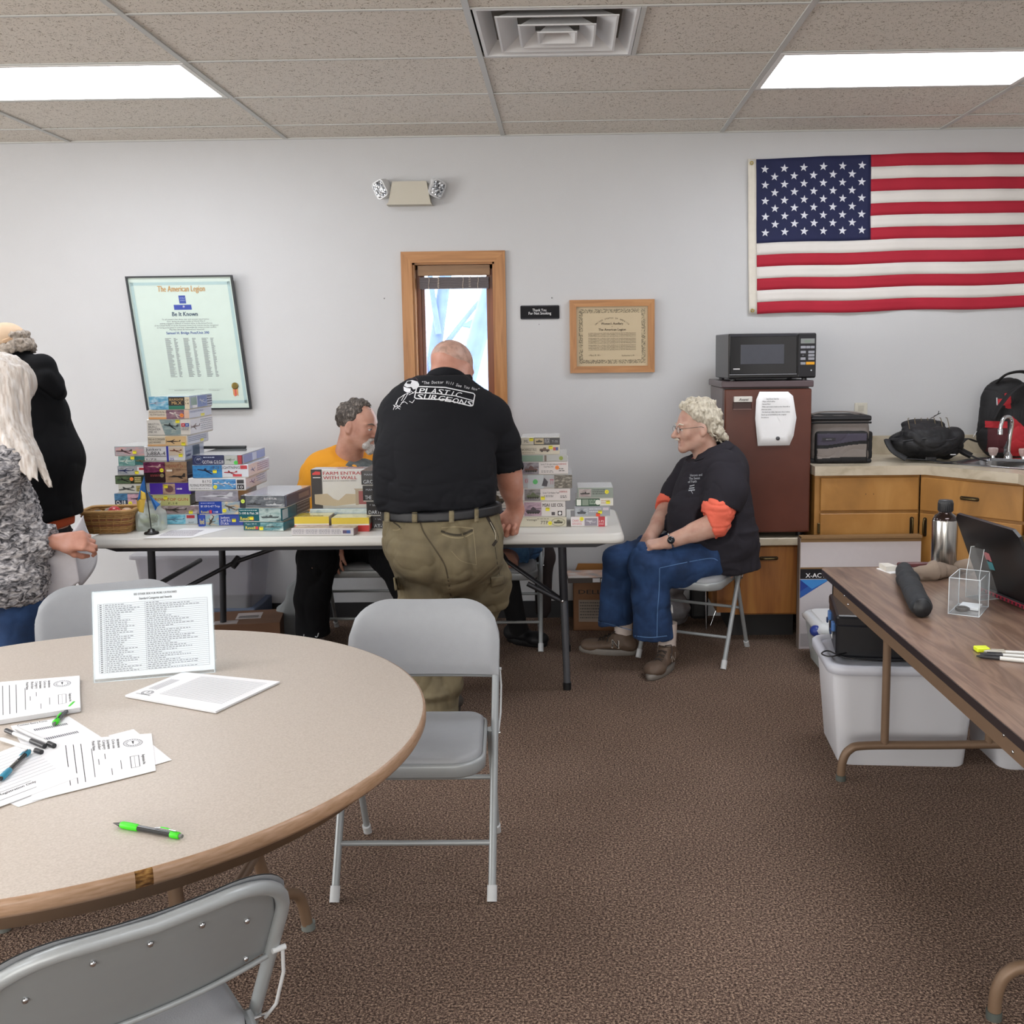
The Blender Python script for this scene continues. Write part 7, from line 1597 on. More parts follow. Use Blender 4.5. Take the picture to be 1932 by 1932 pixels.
F = Field(hC - Vector((.13, .14, .1)), hC + Vector((.13, .13, .15)), .006); F.ell(wc(0, -.018, .042), (.083, .104, .088), RC, .01); F.cut(wc(0, .045, .07), RC @ Vector((0, 1, -.3)), .01); F.cut(wc(0, -.02, .01), RC @ Vector((0, .85, -1)), .01); surf(F, 'hair', C('#6a625a', .8, nz=.2, scale=80), pc, disp=lambda P, n: .002 * vnoise(P, (80, 80, 60), 3))
F = Field((-.80, -.70, .46), (.02, -.15, 1.02), .007)
F.chain([(-.38, -.40, .56), (-.40, -.41, .86)], [.18, .165], .05, flat=((0, 1, 0), .75)); F.cone((-.57, -.42, .90), (-.26, -.42, .90), .085, .085, .05); F.cone((-.41, -.42, .92), (-.42, -.42, .98), .09, .068, .03); F.chain([(-.60, -.42, .89), (-.63, -.50, .76)], [.078, .07], .03); F.chain([(-.22, -.42, .89), (-.235, -.50, .76)], [.075, .068], .03); F.cut((0, 0, .50), (0, 0, -1))
surf(F, 't_shirt', C('#2c3340', .85), pc, disp=folds(.005, (6, 6, 8), 71))
DN2 = ramp_mat('worn_denim', [(.25, '#1f3a5c'), (.5, '#34587f'), (.75, '#5580a8')], scale=9, detail=6, rough=.85, bump=.001, bscale=700)
F = Field((-.80, -.92, .36), (.02, -.18, .68), .0065)
F.ell((-.37, -.40, .53), (.215, .19, .095), None, .05); F.chain([(-.29, -.42, .53), (-.30, -.62, .51)], [.125, .105], .03); F.chain([(-.46, -.42, .53), (-.55, -.70, .50)], [.12, .095], .03); F.cut((-.30, -.64, .5), (0, -1, -.2), .004, within=((-.30, -.74, .5), .13)); F.ell((-.22, -.42, .49), (.08, .12, .06), None, .03)
surf(F, 'denim_shorts', DN2, pc, disp=folds(.010, (9, 9, 16), 81), smooth=1)
for a_, kn in (((-.50, -.80, .09), (-.555, -.79, .44)), ((-.27, -.56, .09), (-.32, -.69, .42))):
    F = Field([min(a_[i], kn[i]) - .09 for i in range(3)], [max(a_[i], kn[i]) + .09 for i in range(3)], .006); F.chain([a_, kn], [.050, .062], .02); F.cut((0, 0, kn[2] - .035), (0, 0, 1), .003); surf(F, 'sock', C('#131417', .9, bump=.001, bscale=300), pc)
shoe(pc, 'shoe', (-.49, -.77, 0), (-.60, -1.02, 0), '#141417', '#0e0e10', w=.052, hgt=.085, ank=1); shoe(pc, 'shoe', (-.325, -.50, 0), (-.12, -.62, 0.0), '#141417', '#0e0e10', w=.056, hgt=.085, ank=1)

# ---------------------------------------------------------------- F: person in the black hoodie at the far left
pf = person('standing person in a black hoodie and beige cap behind the long-haired woman', (-2.42, -1.45, 0))
hF = J(12, 668, -1.47); RF = frame((-.80, .30, -.40), (-.2, 0, 1))
F = Field((-2.90, -1.85, 0), (-2.08, -1.10, 1.76), .006)
wf = head(F, hF, RF, 1.02, neckto=(-2.44, -1.45, 1.44)); F.cone((-2.38, -1.45, .85), (-2.37, -1.45, 1.30), .15, .16, .05); F.cone((-2.38, -1.62, 1.34), (-2.38, -1.28, 1.34), .07, .07, .04)
F.chain([(-2.40, -1.65, 1.33), (-2.46, -1.68, 1.08), (-2.68, -1.62, .98)], [.055, .048, .035], .02); hand(F, (-2.68, -1.62, .98), frame((-1, 0, -.1), (0, 0, 1)), 1.0)
F.chain([(-2.40, -1.27, 1.33), (-2.46, -1.22, 1.08), (-2.68, -1.28, .98)], [.055, .048, .035], .02); hand(F, (-2.68, -1.28, .98), frame((-1, 0, -.1), (0, 0, 1)), 1.0)
for y_ in (-1.55, -1.35): F.chain([(-2.36, y_, .82), (-2.37, y_, .45), (-2.34, y_, .08)], [.09, .065, .045], .03)
BF_ = F
surf(F, 'body', SK['pale'], pf); eye_set(pf, wf, RF, 1.02, SK['pale'], C('#8a8078'))
F = Field((-2.72, -1.72, 1.45), (-2.28, -1.22, 1.76), .006)
def cap(G): G.ell(wf(0, -.012, .045), (.088, .108, .085), RF, .01); G.cut(wf(0, 0, .018), RF @ Vector((0, 0, -1)), .004)
cap(F); F.cone(wf(-.045, .11, .028), wf(.045, .11, .028), .045, .045, .01, flat=(RF @ Vector((0, 0, 1)), .2)); F.ell(wf(0, -.115, .028), (.03, .02, .022), RF, .004, sub=True)
capo = surf(F, 'cap', C('#c7ad92', .8, nz=.06, bump=.0006, bscale=500), pf, disp=lambda P, n: .001 * vnoise(P, (30, 30, 30), 2))
b = MB(); b.tube([wf(.087 * math.sin(a), -.012 - .110 * math.cos(a), .022) for a in [-.9 + k * .18 for k in range(11)]], .005, C('#b89a7c', .8), n=6, flat=(2, .5)); own(b.build('cap_strap', None), pf)
pts = [wf(.085 * math.sin(a), -.012 - .108 * math.cos(a), z) for a in [-1.5 + k * .27 for k in range(12)] for z in (.0, -.02, .035 if abs(a) < .5 else -.01)]
curls(pf, 'hair', ramp_mat('grey_curly_hair', [(.3, '#6c645c'), (.6, '#a59a8e')], scale=90, rough=.8, bump=.002), pts, [.013] * len(pts), 17, lock=.012)
HD = C('#0e0f12', .92, nz=.12, scale=20, spec=.2, bump=.0006, bscale=700)
F = Field((-2.86, -1.92, .70), (-2.10, -1.02, 1.66), .007)
F.chain([(-2.36, -1.45, .92), (-2.345, -1.45, 1.10), (-2.385, -1.45, 1.30)], [.165, .172, .165], .06, flat=((0, 1, 0), 1.25)); F.cone((-2.40, -1.62, 1.35), (-2.40, -1.28, 1.35), .09, .09, .06)
F.cone((-2.34, -1.45, .90), (-2.335, -1.45, .88), .165, .16, .03, flat=((0, 1, 0), 1.2))
F.chain([(-2.41, -1.65, 1.34), (-2.47, -1.70, 1.08), (-2.66, -1.64, .99)], [.088, .075, .055], .03); F.chain([(-2.41, -1.25, 1.34), (-2.47, -1.20, 1.08), (-2.66, -1.26, .99)], [.088, .075, .055], .03)
F.cone((-2.43, -1.60, 1.43), (-2.37, -1.50, 1.455), .05, .062, .03); F.cone((-2.37, -1.50, 1.455), (-2.33, -1.42, 1.40), .062, .055, .02); F.chain([(-2.42, -1.55, 1.46), (-2.36, -1.47, 1.475), (-2.33, -1.40, 1.42), (-2.44, -1.32, 1.44)], [.055, .06, .06, .05], .02); F.chain([(-2.40, -1.50, 1.50), (-2.44, -1.40, 1.52)], [.045, .04], .02)
F.chain([J(48, 690, -1.50), J(78, 695, -1.50), J(98, 722, -1.49)], [.055, .060, .050], .015); F.chain([J(84, 712, -1.53), J(106, 735, -1.50), J(112, 742, -1.45)], [.045, .036, .030], .008); F.cone(J(35, 690, -1.45), J(60, 700, -1.40), .07, .07, .02)
F.cover(BF_, .007, .035); F.cut((-2.3, 0, .835), (.25, 0, -1), .004)
surf(F, 'hoodie', HD, pf, disp=folds(.006, (5, 5, 5), 91), smooth=2)
F = Field((-2.62, -1.75, .72), (-2.12, -1.12, .92), .007); F.cone((-2.365, -1.45, .86), (-2.37, -1.45, .80), .150, .150, .02, flat=((0, 1, 0), 1.2)); F.cut((-2.3, 0, .79), (.35, 0, -1), .004); surf(F, 'orange_shirt', C('#b04a22', .85), pf, disp=folds(.004, (8, 8, 8), 3))
F = Field((-2.62, -1.75, .02), (-2.12, -1.12, .86), .007)
F.cone((-2.37, -1.45, .78), (-2.37, -1.45, .72), .135, .14, .03, flat=((0, 1, 0), 1.2))
for y_ in (-1.55, -1.35): F.chain([(-2.36, y_, .72), (-2.36, y_, .42), (-2.34, y_, .06)], [.105, .085, .08], .02)
F.cut((0, 0, .045), (0, 0, -1)); surf(F, 'dark_trousers', C('#17191f', .9, nz=.15), pf, disp=folds(.007, (7, 7, 5), 5))
for y_ in (-1.55, -1.35): shoe(pf, 'shoe', (-2.28, y_, 0), (-2.55, y_, 0), '#2a2724', '#1c1b1a')

# ---------------------------------------------------------------- E: long-haired woman reading sheets
pe = person('standing woman with long white hair in a shaggy grey cardigan and jeans, holding white sheets', (-2.12, -2.22, 0))
hE = J(8, 738, -2.22); RE = frame((.55, .62, -.42), (.2, .2, 1))
F = Field((-2.50, -2.60, 0), (-1.70, -1.75, 1.60), .0048)
we = head(F, hE, RE, .95, neckto=(-2.10, -2.28, 1.26), jaw=.92, nr=.048); F.cone((-2.13, -2.25, .80), (-2.13, -2.26, 1.15), .13, .125, .05); F.cone((-2.28, -2.22, 1.19), (-2.00, -2.34, 1.19), .055, .055, .04)
wrE = J(112, 1022, -2.20); elE = Vector((-2.12, -2.36, .90)); F.chain([(-2.02, -2.34, 1.18), elE, wrE], [.05, .042, .028], .02)
hand(F, wrE, frame((1, .10, .02), (.05, -.80, .60)), 1.0, curl=(.75, .85, .9, .95), thumb=1.2, tup=.1)
F.chain([(-2.26, -2.20, 1.18), (-2.34, -2.12, .92), (-2.14, -1.98, .86)], [.05, .042, .028], .02); hand(F, (-2.14, -1.98, .86), frame((.9, .2, -.1), (0, .5, .8)), .92, curl=(.6, .6, .6, .6))
for x_ in (-2.20, -2.06): F.chain([(x_, -2.24, .76), (x_ - .02, -2.24, .42), (x_ - .03, -2.22, .08)], [.095, .065, .042], .03)
BF_ = F
surf(F, 'body', SK['ruddy'], pe); eye_set(pe, we, RE, .95, SK['ruddy'], C('#b0a498'))
b = MB(); b.tube([wrE + frame((1, .10, .02), (.05, -.80, .60)) @ Vector((.0105 + .0105 * math.cos(a), .103, -.012 + .0105 * math.sin(a))) for a in [k * PI / 6 for k in range(12)]], .0014, C('#d8c47a', .2, 1.0), n=5, closed=True); own(b.build('ring', None), pe)
# knitted shaggy cardigan
KN_ = ramp_mat('shaggy_grey_knit', [(.32, '#2e2e31'), (.45, '#77767a'), (.6, '#bdbabb'), (.8, '#dcdada')], scale=60, detail=3, rough=.95, bump=.006, coord_scale=(.55, .55, 1.1), distort=1.4)
F = Field((-2.56, -2.66, .66), (-1.74, -1.85, 1.32), .006)
F.chain([(-2.12, -2.25, .76), (-2.12, -2.25, .95), (-2.13, -2.26, 1.12)], [.182, .160, .148], .05); F.cone((-2.26, -2.21, 1.17), (-2.02, -2.33, 1.17), .078, .078, .05); F.cone((-2.12, -2.27, 1.20), (-2.10, -2.28, 1.24), .085, .07, .03)
F.chain([(-2.03, -2.36, 1.15), elE + Vector((.0, -.01, -.01)), J(98, 1020, -2.205)], [.078, .068, .057], .03); F.chain([(-2.28, -2.19, 1.15), (-2.35, -2.11, .92), (-2.20, -2.00, .87)], [.075, .066, .055], .03)
F.cover(BF_, .016, .035); F.cut(J(100, 1018, -2.205), (1, .15, -.05), .004, within=(J(128, 1020, -2.205), .085)); F.cut((0, 0, .755), (.1, 0, -1), .004)
surf(F, 'cardigan', KN_, pe, disp=lambda P, n: .007 * vnoise(P, (55, 55, 100), 3) + .004 * vnoise(P, (110, 110, 160), 5) + folds(.006, (5, 5, 6), 9)(P, n), smooth=0)
F = Field((-2.44, -2.46, .02), (-1.86, -1.98, .86), .007)
for x_ in (-2.19, -2.06): F.chain([(x_, -2.24, .78), (x_ - .02, -2.24, .42), (x_ - .03, -2.22, .07)], [.118, .088, .078], .025)
F.cut((0, 0, .05), (0, 0, -1)); F.cut((0, 0, .762), (0, 0, 1)); surf(F, 'jeans', DN, pe, disp=folds(.005, (7, 7, 5), 5))
for x_ in (-2.22, -2.09): shoe(pe, 'shoe', (x_, -2.30, 0), (x_ + .06, -2.07, 0), '#3a3634', '#d0cec8', w=.042)
# long hair in strands
HE = ramp_mat('long_white_hair', [(.3, '#bdb0a6'), (.5, '#d6cec6'), (.7, '#e4e0de')], scale=40, detail=6, rough=.55, bump=.0015, coord_scale=(2.5, 2.5, .25))
rd = random.Random(21)
F = Field((-2.44, -2.52, 1.0), (-1.86, -1.98, 1.60), .0055); F.ell(we(0, -.018, .038), (.092, .112, .098), RE, .02); F.cone(we(0, -.06, -.02), we(0, -.075, -.14), .085, .07, .03)
tips = []
for k in range(46):
    a = rd.uniform(-2.35, 2.35); p0 = we(.075 * math.sin(a), -.02 - .085 * math.cos(a), .085); p1 = we(.097 * math.sin(a), -.02 - .112 * math.cos(a), .0)
    right = (p1 - Vector(hE)).dot(Vector((.8, -.5, 0)))
    p2 = p1 + Vector((right * .12, -.02, -.12)); p3 = p2 + Vector((.03 + right * .35, -.02, -.11 - rd.uniform(0, .03))); p4 = p3 + Vector((.02 + rd.uniform(-.01, .02), -.01, -.07))
    F.chain(smooth_path([p0, p1, p2, p3, p4], 3), [.012, .0125, .013, .014, .014, .014, .0135, .013, .012, .011, .009, .006, .004], .008)
surf(F, 'hair', HE, pe, disp=lambda P, n: .0022 * vnoise(P, (170, 170, 16), 3) + .003 * vnoise(P, (70, 70, 8), 5))
# the two sheets she holds
def sheet(nm, lab, c, mat, curlf):
    q = MB(); q.grid(lambda u, v: c[0].lerp(c[1], u).lerp(c[3].lerp(c[2], u), v) + curlf(u, v), 14, 16, mat); q.build(nm, label=lab, cat='paper', group='sheets in the woman\'s hand', solid=.0006)
c = [J(157, 972, -2.13), J(187, 1040, -2.02), J(136, 1118, -2.05), J(76, 1040, -2.22)]
sheet('paper_sheet', 'curled white sheet lit bluish, rear one held by the long-haired woman', [J(157, 972, -2.12), J(178, 1022, -1.98), J(152, 1108, -2.02), J(118, 1030, -2.17)], C('#e6e9f2', .7), lambda u, v: Vector((.035 * math.sin(v * PI) * u, -.015 * math.sin(u * PI), 0)))
sheet('paper_sheet', 'flat white sheet hanging below the long-haired woman\'s hand', [J(66, 1042, -2.17), J(140, 1030, -2.14), J(150, 1098, -2.10), J(92, 1137, -2.14)], C('#dedce2', .7), lambda u, v: Vector((0, -.012 * math.sin(u * PI) * (1 - v), 0)))
# ================================================================== THINGS ON THE BROWN TABLE
Z7 = .7375
def done(b, nm, lab, cat, loc=None, group=None):
    return b.build(nm, label=lab, cat=cat, group=group)
def ring_solid(b, rings, mat, smooth=True, cap=True, M=None):
    n = len(rings[0]); vs = [p for g in rings for p in g]
    b.add(vs, [(k * n + i, k * n + (i + 1) % n, (k + 1) * n + (i + 1) % n, (k + 1) * n + i) for k in range(len(rings) - 1) for i in range(n)], mat, smooth=smooth, M=M)
    if cap: b.add(rings[0], [tuple(range(n - 1, -1, -1))], mat, M=M); b.add(rings[-1], [tuple(range(n))], mat, M=M)
bt = empty('water_bottle', (1.378, -2.24, Z7), label='brushed steel water bottle with a black screw cap on the brown table', cat='bottle')
ST = ramp_mat('brushed_steel', [(.3, '#9a9894'), (.7, '#c9c7c2')], scale=6, coord_scale=(30, 30, .4), rough=.22, metal=1)
q = MB(); q.lathe([(0, 0), (.040, 0), (.043, .004), (.043, .008), (.0445, .012), (.0455, .19), (.044, .196)], ST, n=40); q.build('body', bt)
q = MB(); q.lathe([(.044, .195), (.0435, .2), (.036, .212), (.024, .22), (.022, .228)], C('#2c1c18', .15, .6, coat=.6), n=40); q.build('shoulder', bt)
q = MB(); q.lathe([(.021, .225), (.026, .228), (.0265, .262), (.024, .268), (0, .269)], C('#2a2b2e', .5), n=24, smooth=True)
for k in range(24): a = k * PI / 12; q.box(-.0012, .0012, .0262, .0275, .230, .258, C('#2a2b2e', .5), M=RZ(a))
q.build('cap', bt)
# laptop seen from behind its lid
lp = empty('laptop', (1.43, -2.72, Z7), math.radians(98), label='open black laptop with a red trimmed base, back of its lid to the camera', cat='laptop')
LB_ = C('#0d0d10', .28, nz=.05); w_ = .37
q = MB(); q.box(-w_ / 2, w_ / 2, -.26, 0.02, .004, .022, C('#17181c', .35), bev=.004); q.build('base', lp)
q = MB(); q.box(-w_ / 2 + .01, w_ / 2 - .01, .0195, .0225, .006, .018, C('#a8243c', .3, .3), bev=.001)
for k in range(14): q.box(-w_ / 2 + .03 + k * .022, -w_ / 2 + .040 + k * .022, .022, .0235, .008, .016, C('#2a1018', .4))
q.build('rear_vent', lp)
q = MB(); q.box(-w_ / 2 + .01, w_ / 2 - .01, -.245, -.03, .021, .0235, C('#26272c', .5)); q.build('keyboard', lp)
LM = T(0, .005, .018) @ RX(math.radians(-22))
q = MB(M=LM); o = [(-w_ / 2, 0), (w_ / 2, 0), (w_ / 2, .255), (w_ / 2 - .022, .275), (-w_ / 2 + .022, .275), (-w_ / 2, .255)]; q.prism(o, -.004, .006, LB_); ld = q.build('lid', lp)
q = MB(M=LM); q.prism([(-w_ / 2 + .01, .012), (w_ / 2 - .01, .012), (w_ / 2 - .01, .24), (-w_ / 2 + .01, .24)], -.0048, -.004, C('#1c2634', .1)); q.build('screen', ld)
q = MB(M=LM @ T(.055, .0065, .125)); RDL, TLL = C('#a8686c', .4), C('#3f7f86', .4)
q.prism([(-.018, .0), (-.004, .0), (-.004, .03), (-.018, .03)], 0, .0006, RDL); q.prism([(-.004, .004), (.016, .002), (.018, .028), (-.004, .032)], 0, .0006, RDL); q.prism([(-.018, -.03), (.014, -.034), (.016, -.004), (-.018, -.003)], 0, .0006, TLL); q.build('lid_emblem', ld)
# folding umbrella in its sleeve
um = empty('folded_umbrella', (0, 0, 0), label='black folded umbrella in its fabric sleeve lying on the brown table', cat='umbrella')
F = Field((1.0, -2.98, .72), (1.30, -2.18, .85), .005); a_, b_ = Vector((1.212, -2.30, Z7 + .026)), Vector((1.085, -2.86, Z7 + .030))
F.chain([a_, a_.lerp(b_, .3), b_], [.026, .032, .033], .02, flat=((0, 0, 1), .85)); F.cone(a_ + Vector((.006, .03, 0)), a_, .016, .022, .01); F.cut((0, 0, Z7 + .001), (0, 0, -1))
surf(F, 'sleeve', C('#1d2126', .8, nz=.15, bump=.001), um, disp=folds(.004, (14, 5, 20), 3), smooth=1)
q = MB(); q.tube([b_ + Vector((.03, .2, .012)), b_ + Vector((.036, .24, .020)), b_ + Vector((.040, .28, .008))], .004, C('#15171a', .7), n=6); q.build('strap', um); q = MB(); q.lathe([(.0, .012), (.026, .010), (.03, 0), (.026, -.008)], C('#15171a', .5), n=20, M=T(*(b_ + Vector((-.003, -.022, 0)))) @ RX(PI / 2)); q.build('end_cap', um)
# taupe cloth pouch, paper scraps, reddish case
po = empty('cloth_pouch', (0, 0, 0), label='crumpled taupe cloth pouch in front of the steel bottle', cat='pouch')
F = Field((1.14, -2.48, .72), (1.5, -2.15, .84), .005); F.chain([(1.225, -2.36, Z7 + .018), (1.31, -2.345, Z7 + .028), (1.375, -2.315, Z7 + .02)], [.018, .030, .022], .02); F.chain([(1.40, -2.26, Z7 + .02), (1.45, -2.28, Z7 + .03)], [.02, .026], .02); F.cut((0, 0, Z7 + .001), (0, 0, -1))
surf(F, 'cloth', C('#8a7a6c', .9, nz=.1), po, disp=folds(.008, (22, 22, 30), 7), smooth=1)
q = MB(); q.prism([(1.155, -2.17), (1.18, -2.26), (1.30, -2.24), (1.36, -2.15), (1.25, -2.16), (1.22, -2.20)], Z7, Z7 + .004, PAPER, axis='z'); q.prism([(1.165, -2.165), (1.20, -2.165), (1.215, -2.225), (1.17, -2.235)], Z7 + .004, Z7 + .022, C('#d8d5cc', .6), axis='z'); done(q, 'paper_scrap', 'crumpled white paper wrapper at the far left corner of the brown table', 'paper')
q = MB(); q.box(1.235, 1.375, -2.175, -2.145, Z7 + .005, Z7 + .022, C('#5c2424', .35), bev=.008); done(q, 'glasses_case', 'dark red slim case lying on the wrapper by the steel bottle', 'case')
# two clear acrylic display cases
AC = clear('acrylic', '#fbfdfe', .02, .03, .22)
def shell(b, x0, x1, y0, y1, z0, z1, t=.002, top=False, M=None):
    b.box(x0, x1, y0, y0 + t, z0, z1, AC, M=M); b.box(x0, x1, y1 - t, y1, z0, z1, AC, M=M); b.box(x0, x0 + t, y0, y1, z0, z1, AC, M=M); b.box(x1 - t, x1, y0, y1, z0, z1, AC, M=M); b.box(x0, x1, y0, y1, z0, z0 + t, AC, M=M)
    if top: b.box(x0, x1, y0, y1, z1 - t, z1, AC, M=M)
AE = C('#dfe6ea', .15, nz=.02)
Mc = T(1.255, -2.80, Z7) @ RZ(math.radians(58))
q = MB(M=Mc); shell(q, -.075, .075, -.045, .045, 0, .115)
c1 = done(q, 'acrylic_case', 'open clear acrylic case holding a few cards, on the brown table', 'display case')
q = MB(M=Mc)
for x in (-.075, .075):
    for y in (-.045, .045): q.tube([(x, y, 0), (x, y, .115)], .0012, AE, n=4)
for z in (.001, .115): q.tube([(-.075, -.045, z), (.075, -.045, z), (.075, .045, z), (-.075, .045, z)], .0012, AE, n=4, closed=True)
q.build('edge', c1)
for i, (x, y, c_, lb) in enumerate(((.025, .0, PAPER, 'white card lying flat in the clear acrylic case'), (-.02, .01, C('#4a4440', .5), 'dark coiled strap lying in the clear acrylic case'))):
    q = MB(M=Mc)
    if i == 0: q.box(x - .03, x + .035, y - .03, y + .03, .003, .012, c_, bev=.001)
    else: q.tube([(x - .02 + .024 * math.cos(k * PI / 8), y + .018 * math.sin(k * PI / 8), .010 + .001 * k / 4) for k in range(28)], .004, c_, n=6)
    done(q, 'card' if i == 0 else 'strap', lb, 'card' if i == 0 else 'strap')
q = MB(M=T(1.372, -2.63, Z7) @ RZ(math.radians(20))); pr_ = [(-.05, 0), (.05, 0), (.058, .06), (.062, .12), (.058, .165), (-.035, .168), (-.05, .08)]
for y in (-.03, .03): q.prism(pr_, y - .001, y + .001, AC)
for a, b in zip(pr_, pr_[1:] + pr_[:1]): q.add([(a[0], -.03, a[1]), (b[0], -.03, b[1]), (b[0], .03, b[1]), (a[0], .03, a[1])], [(0, 1, 2, 3)], AC)
c2 = done(q, 'acrylic_case', 'tall curved clear acrylic case standing on end beside the laptop', 'display case')
q = MB(M=T(1.372, -2.63, Z7) @ RZ(math.radians(20)))
for y in (-.03, .03): q.tube([(a, y, b) for a, b in pr_], .0013, AE, n=4, closed=True)
q.build('edge', c2)
# pens at the right edge
for i, (p0, p1, c_, lb) in enumerate((((1.083, -3.304), (1.215, -3.36), '#26262a', 'black ballpoint pen with the cap toward the aisle on the brown table'), ((1.10, -3.285), (1.235, -3.325), '#2c2c30', 'second dark pen lying beside the black one on the brown table'), ((1.12, -3.262), (1.25, -3.29), '#b8b4a8', 'pale pen lying farthest back among the pens on the brown table'))):
    q = MB(); a, b = Vector((*p0, Z7 + .006)), Vector((*p1, Z7 + .006)); q.tube([a, a.lerp(b, .08), a.lerp(b, .4), b], [.002, .0052, .0052, .0048], C(c_, .35), n=10); q.tube([a.lerp(b, .4), b], .0056, C('#cfd0cc', .3), n=10)
    q.tube([a.lerp(b, .12) + Vector((0, 0, .006)), a.lerp(b, .38) + Vector((0, 0, .007))], .0012, C(c_, .35), n=5); done(q, 'pen', lb, 'pen', group='pens on the brown table')
q = MB(); q.box(1.105, 1.14, -3.255, -3.225, Z7, Z7 + .012, C('#d8e62a', .5), M=T(0, 0, 0), bev=.002); done(q, 'sticky_flag_pad', 'small neon yellow pad among the pens', 'notepad')

# ================================================================== UNDER THE BROWN TABLE
TT = clear('milky_plastic', '#e4e6ec', .35, .72); LIDW = C('#c9ccd6', .4, nz=.02)
def tote(lab, cx, cy, w, d, h, rz, lid=True):
    r = empty('storage_tote', (cx, cy, 0), rz, label=lab, cat='storage tote')
    q = MB(); rr = lambda s, z, t=0: [(x * s, y * s, z) for x, y in rrect(w - t, d - t, .06, 5)]
    n = 24; rg = [rr(.84, .0), rr(.85, .004), rr(.95, h * .86), rr(.96, h * .95), rr(.99, h)]; ring_solid(q, rg, TT, cap=False); q.add(rg[0], [tuple(range(len(rg[0]) - 1, -1, -1))], TT); q.build('tub', r)
    if lid: q = MB(); ring_solid(q, [rr(1.0, h - .028), rr(1.03, h - .026), rr(1.03, h), rr(1.0, h + .008), rr(.93, h + .008), rr(.90, h - .004)], LIDW); q.build('lid', r)
    return r
tote('large milky plastic storage tote with a white lid, printer on top, under the brown table', 1.262, -2.06, .55, .44, .385, math.radians(-4))
tote('lidded milky storage tote beside the printer tote, farther right under the brown table', 1.785, -2.12, .44, .40, .33, 0)
pn = empty('printer', (1.26, -2.02, .394), math.radians(-10), label='black inkjet printer with blue latches on the storage tote lid', cat='printer')
PB_ = C('#15161a', .35, nz=.06)
q = MB(); q.box(-.22, .22, -.18, .18, 0, .135, PB_, bev=.012); q.build('body', pn)
q = MB(); q.box(-.222, .222, -.184, .184, .118, .165, C('#1a1b20', .3), bev=.012); q.build('scanner_lid', pn)
q = MB(); q.box(-.10, .12, -.14, .14, .160, .172, C('#3f4146', .35), bev=.008); q.tube([(-.10, -.14, .170), (-.10, .14, .170)], .004, C('#3a5aa0', .3), n=6); q.build('top_tray', pn)
for y in (-.10, .07):
    q = MB(); q.box(-.232, -.218, y - .022, y + .022, .085, .118, C('#4f7ab8', .3), bev=.003); q.box(-.238, -.23, y - .012, y + .012, .072, .092, C('#2a3c60', .3), bev=.002); q.build('latch', pn)
q = MB(); q.box(-.2225, -.221, -.02, .03, .03, .055, PAPER); q.build('label_plate', pn)
q = MB(); q.tube(smooth_path([(-.18, -.18, .02), (-.24, -.20, .01), (-.27, -.16, .008), (-.24, -.12, .008), (-.18, -.22, .012), (-.02, -.23, .01), (.10, -.22, .02)], 6), .003, BLACKPL, n=6); q.build('power_cord', pn)
# clip-lid food style bin
cb = empty('clip_lid_bin', (1.36, -.965, 0), math.radians(0), label='small clear bin with blue corner clips beside the blue product box', cat='storage bin')
CB = clear('clear_bin', '#dfe8e8', .1, .42); q = MB(); rr = lambda w, d, z: [(x, y, z) for x, y in rrect(w, d, .04, 4)]
ring_solid(q, [rr(.26, .30, .0), rr(.31, .35, .20)], CB); q.build('tub', cb)
q = MB(); ring_solid(q, [rr(.33, .37, .20), rr(.34, .38, .215), rr(.30, .34, .235), rr(.27, .31, .232), rr(.26, .30, .245)], clear('clear_lid', '#eef2f4', .08, .55)); q.build('lid', cb)
q = MB(); q.ell((-.165, -.13, .205), (.03, .035, .028), C('#2c3f8a', .3), n=12); q.build('clip', cb)
q = MB(); q.box(-.172, -.150, -.165, -.115, .13, .17, C('#1a1b1e', .5), bev=.006); q.build('clip', cb, label='black side clip')
for i, (x, c_, lb) in enumerate(((-.06, '#4468a8', 'blue packet inside the clip-lid bin'), (.0, '#d8d8c8', 'cream spray bottle inside the clip-lid bin'), (.09, '#6a5a52', 'brown package inside the clip-lid bin'))):
    q = MB(); q.box(1.36 + x - .03, 1.36 + x + .03, -1.08, -.98, .01, .17 - .02 * i, C(c_, .6), bev=.01); done(q, 'packet' if i != 1 else 'spray_bottle', lb, 'package' if i != 1 else 'bottle')
# big product carton
KR = C('#8a6c48', .8, nz=.08); xb = empty('product_carton', (1.205, -.70, 0), label='tall open carton with an X-AC blue and white face, against the cabinets', cat='carton')
q = MB(); XH = .585; q.box(0, .62, .004, .055, 0, XH, KR); q.box(-.004, .0, 0, .055, 0, XH, C('#8c8078', .8)); q.prism([(0, XH), (.62, XH), (.62, XH + .012), (0, XH + .010)], -.01, .05, KR); q.build('body', xb)
q = MB(); draw(q, [('r', 0, .74, 1, .965, '#cfc9cb'), ('r', 0, 0, 1, .72, '#c4c0c4'), ('r', 0, .635, 1, .725, '#121216'), ('r', .28, .715, .46, .727, '#3c58c0'), ('p', [(0, .63), (.25, .63), (.0, .46)], '#2458a8'), ('p', [(0, .63), (.10, .545), (.25, .63)], '#3c88d0'), ('p', [(.0, .63), (.07, .57), (.0, .52)], '#1c3c90'), ('t', 'X-ACTO', .045, .648, .042, '#f0f0f2', .21, 'l', .03), ('r', 0.01, .02, .1, .14, '#a8a4a8')], T(0, .004, 0), .62, XH); q.build('front_print', xb)

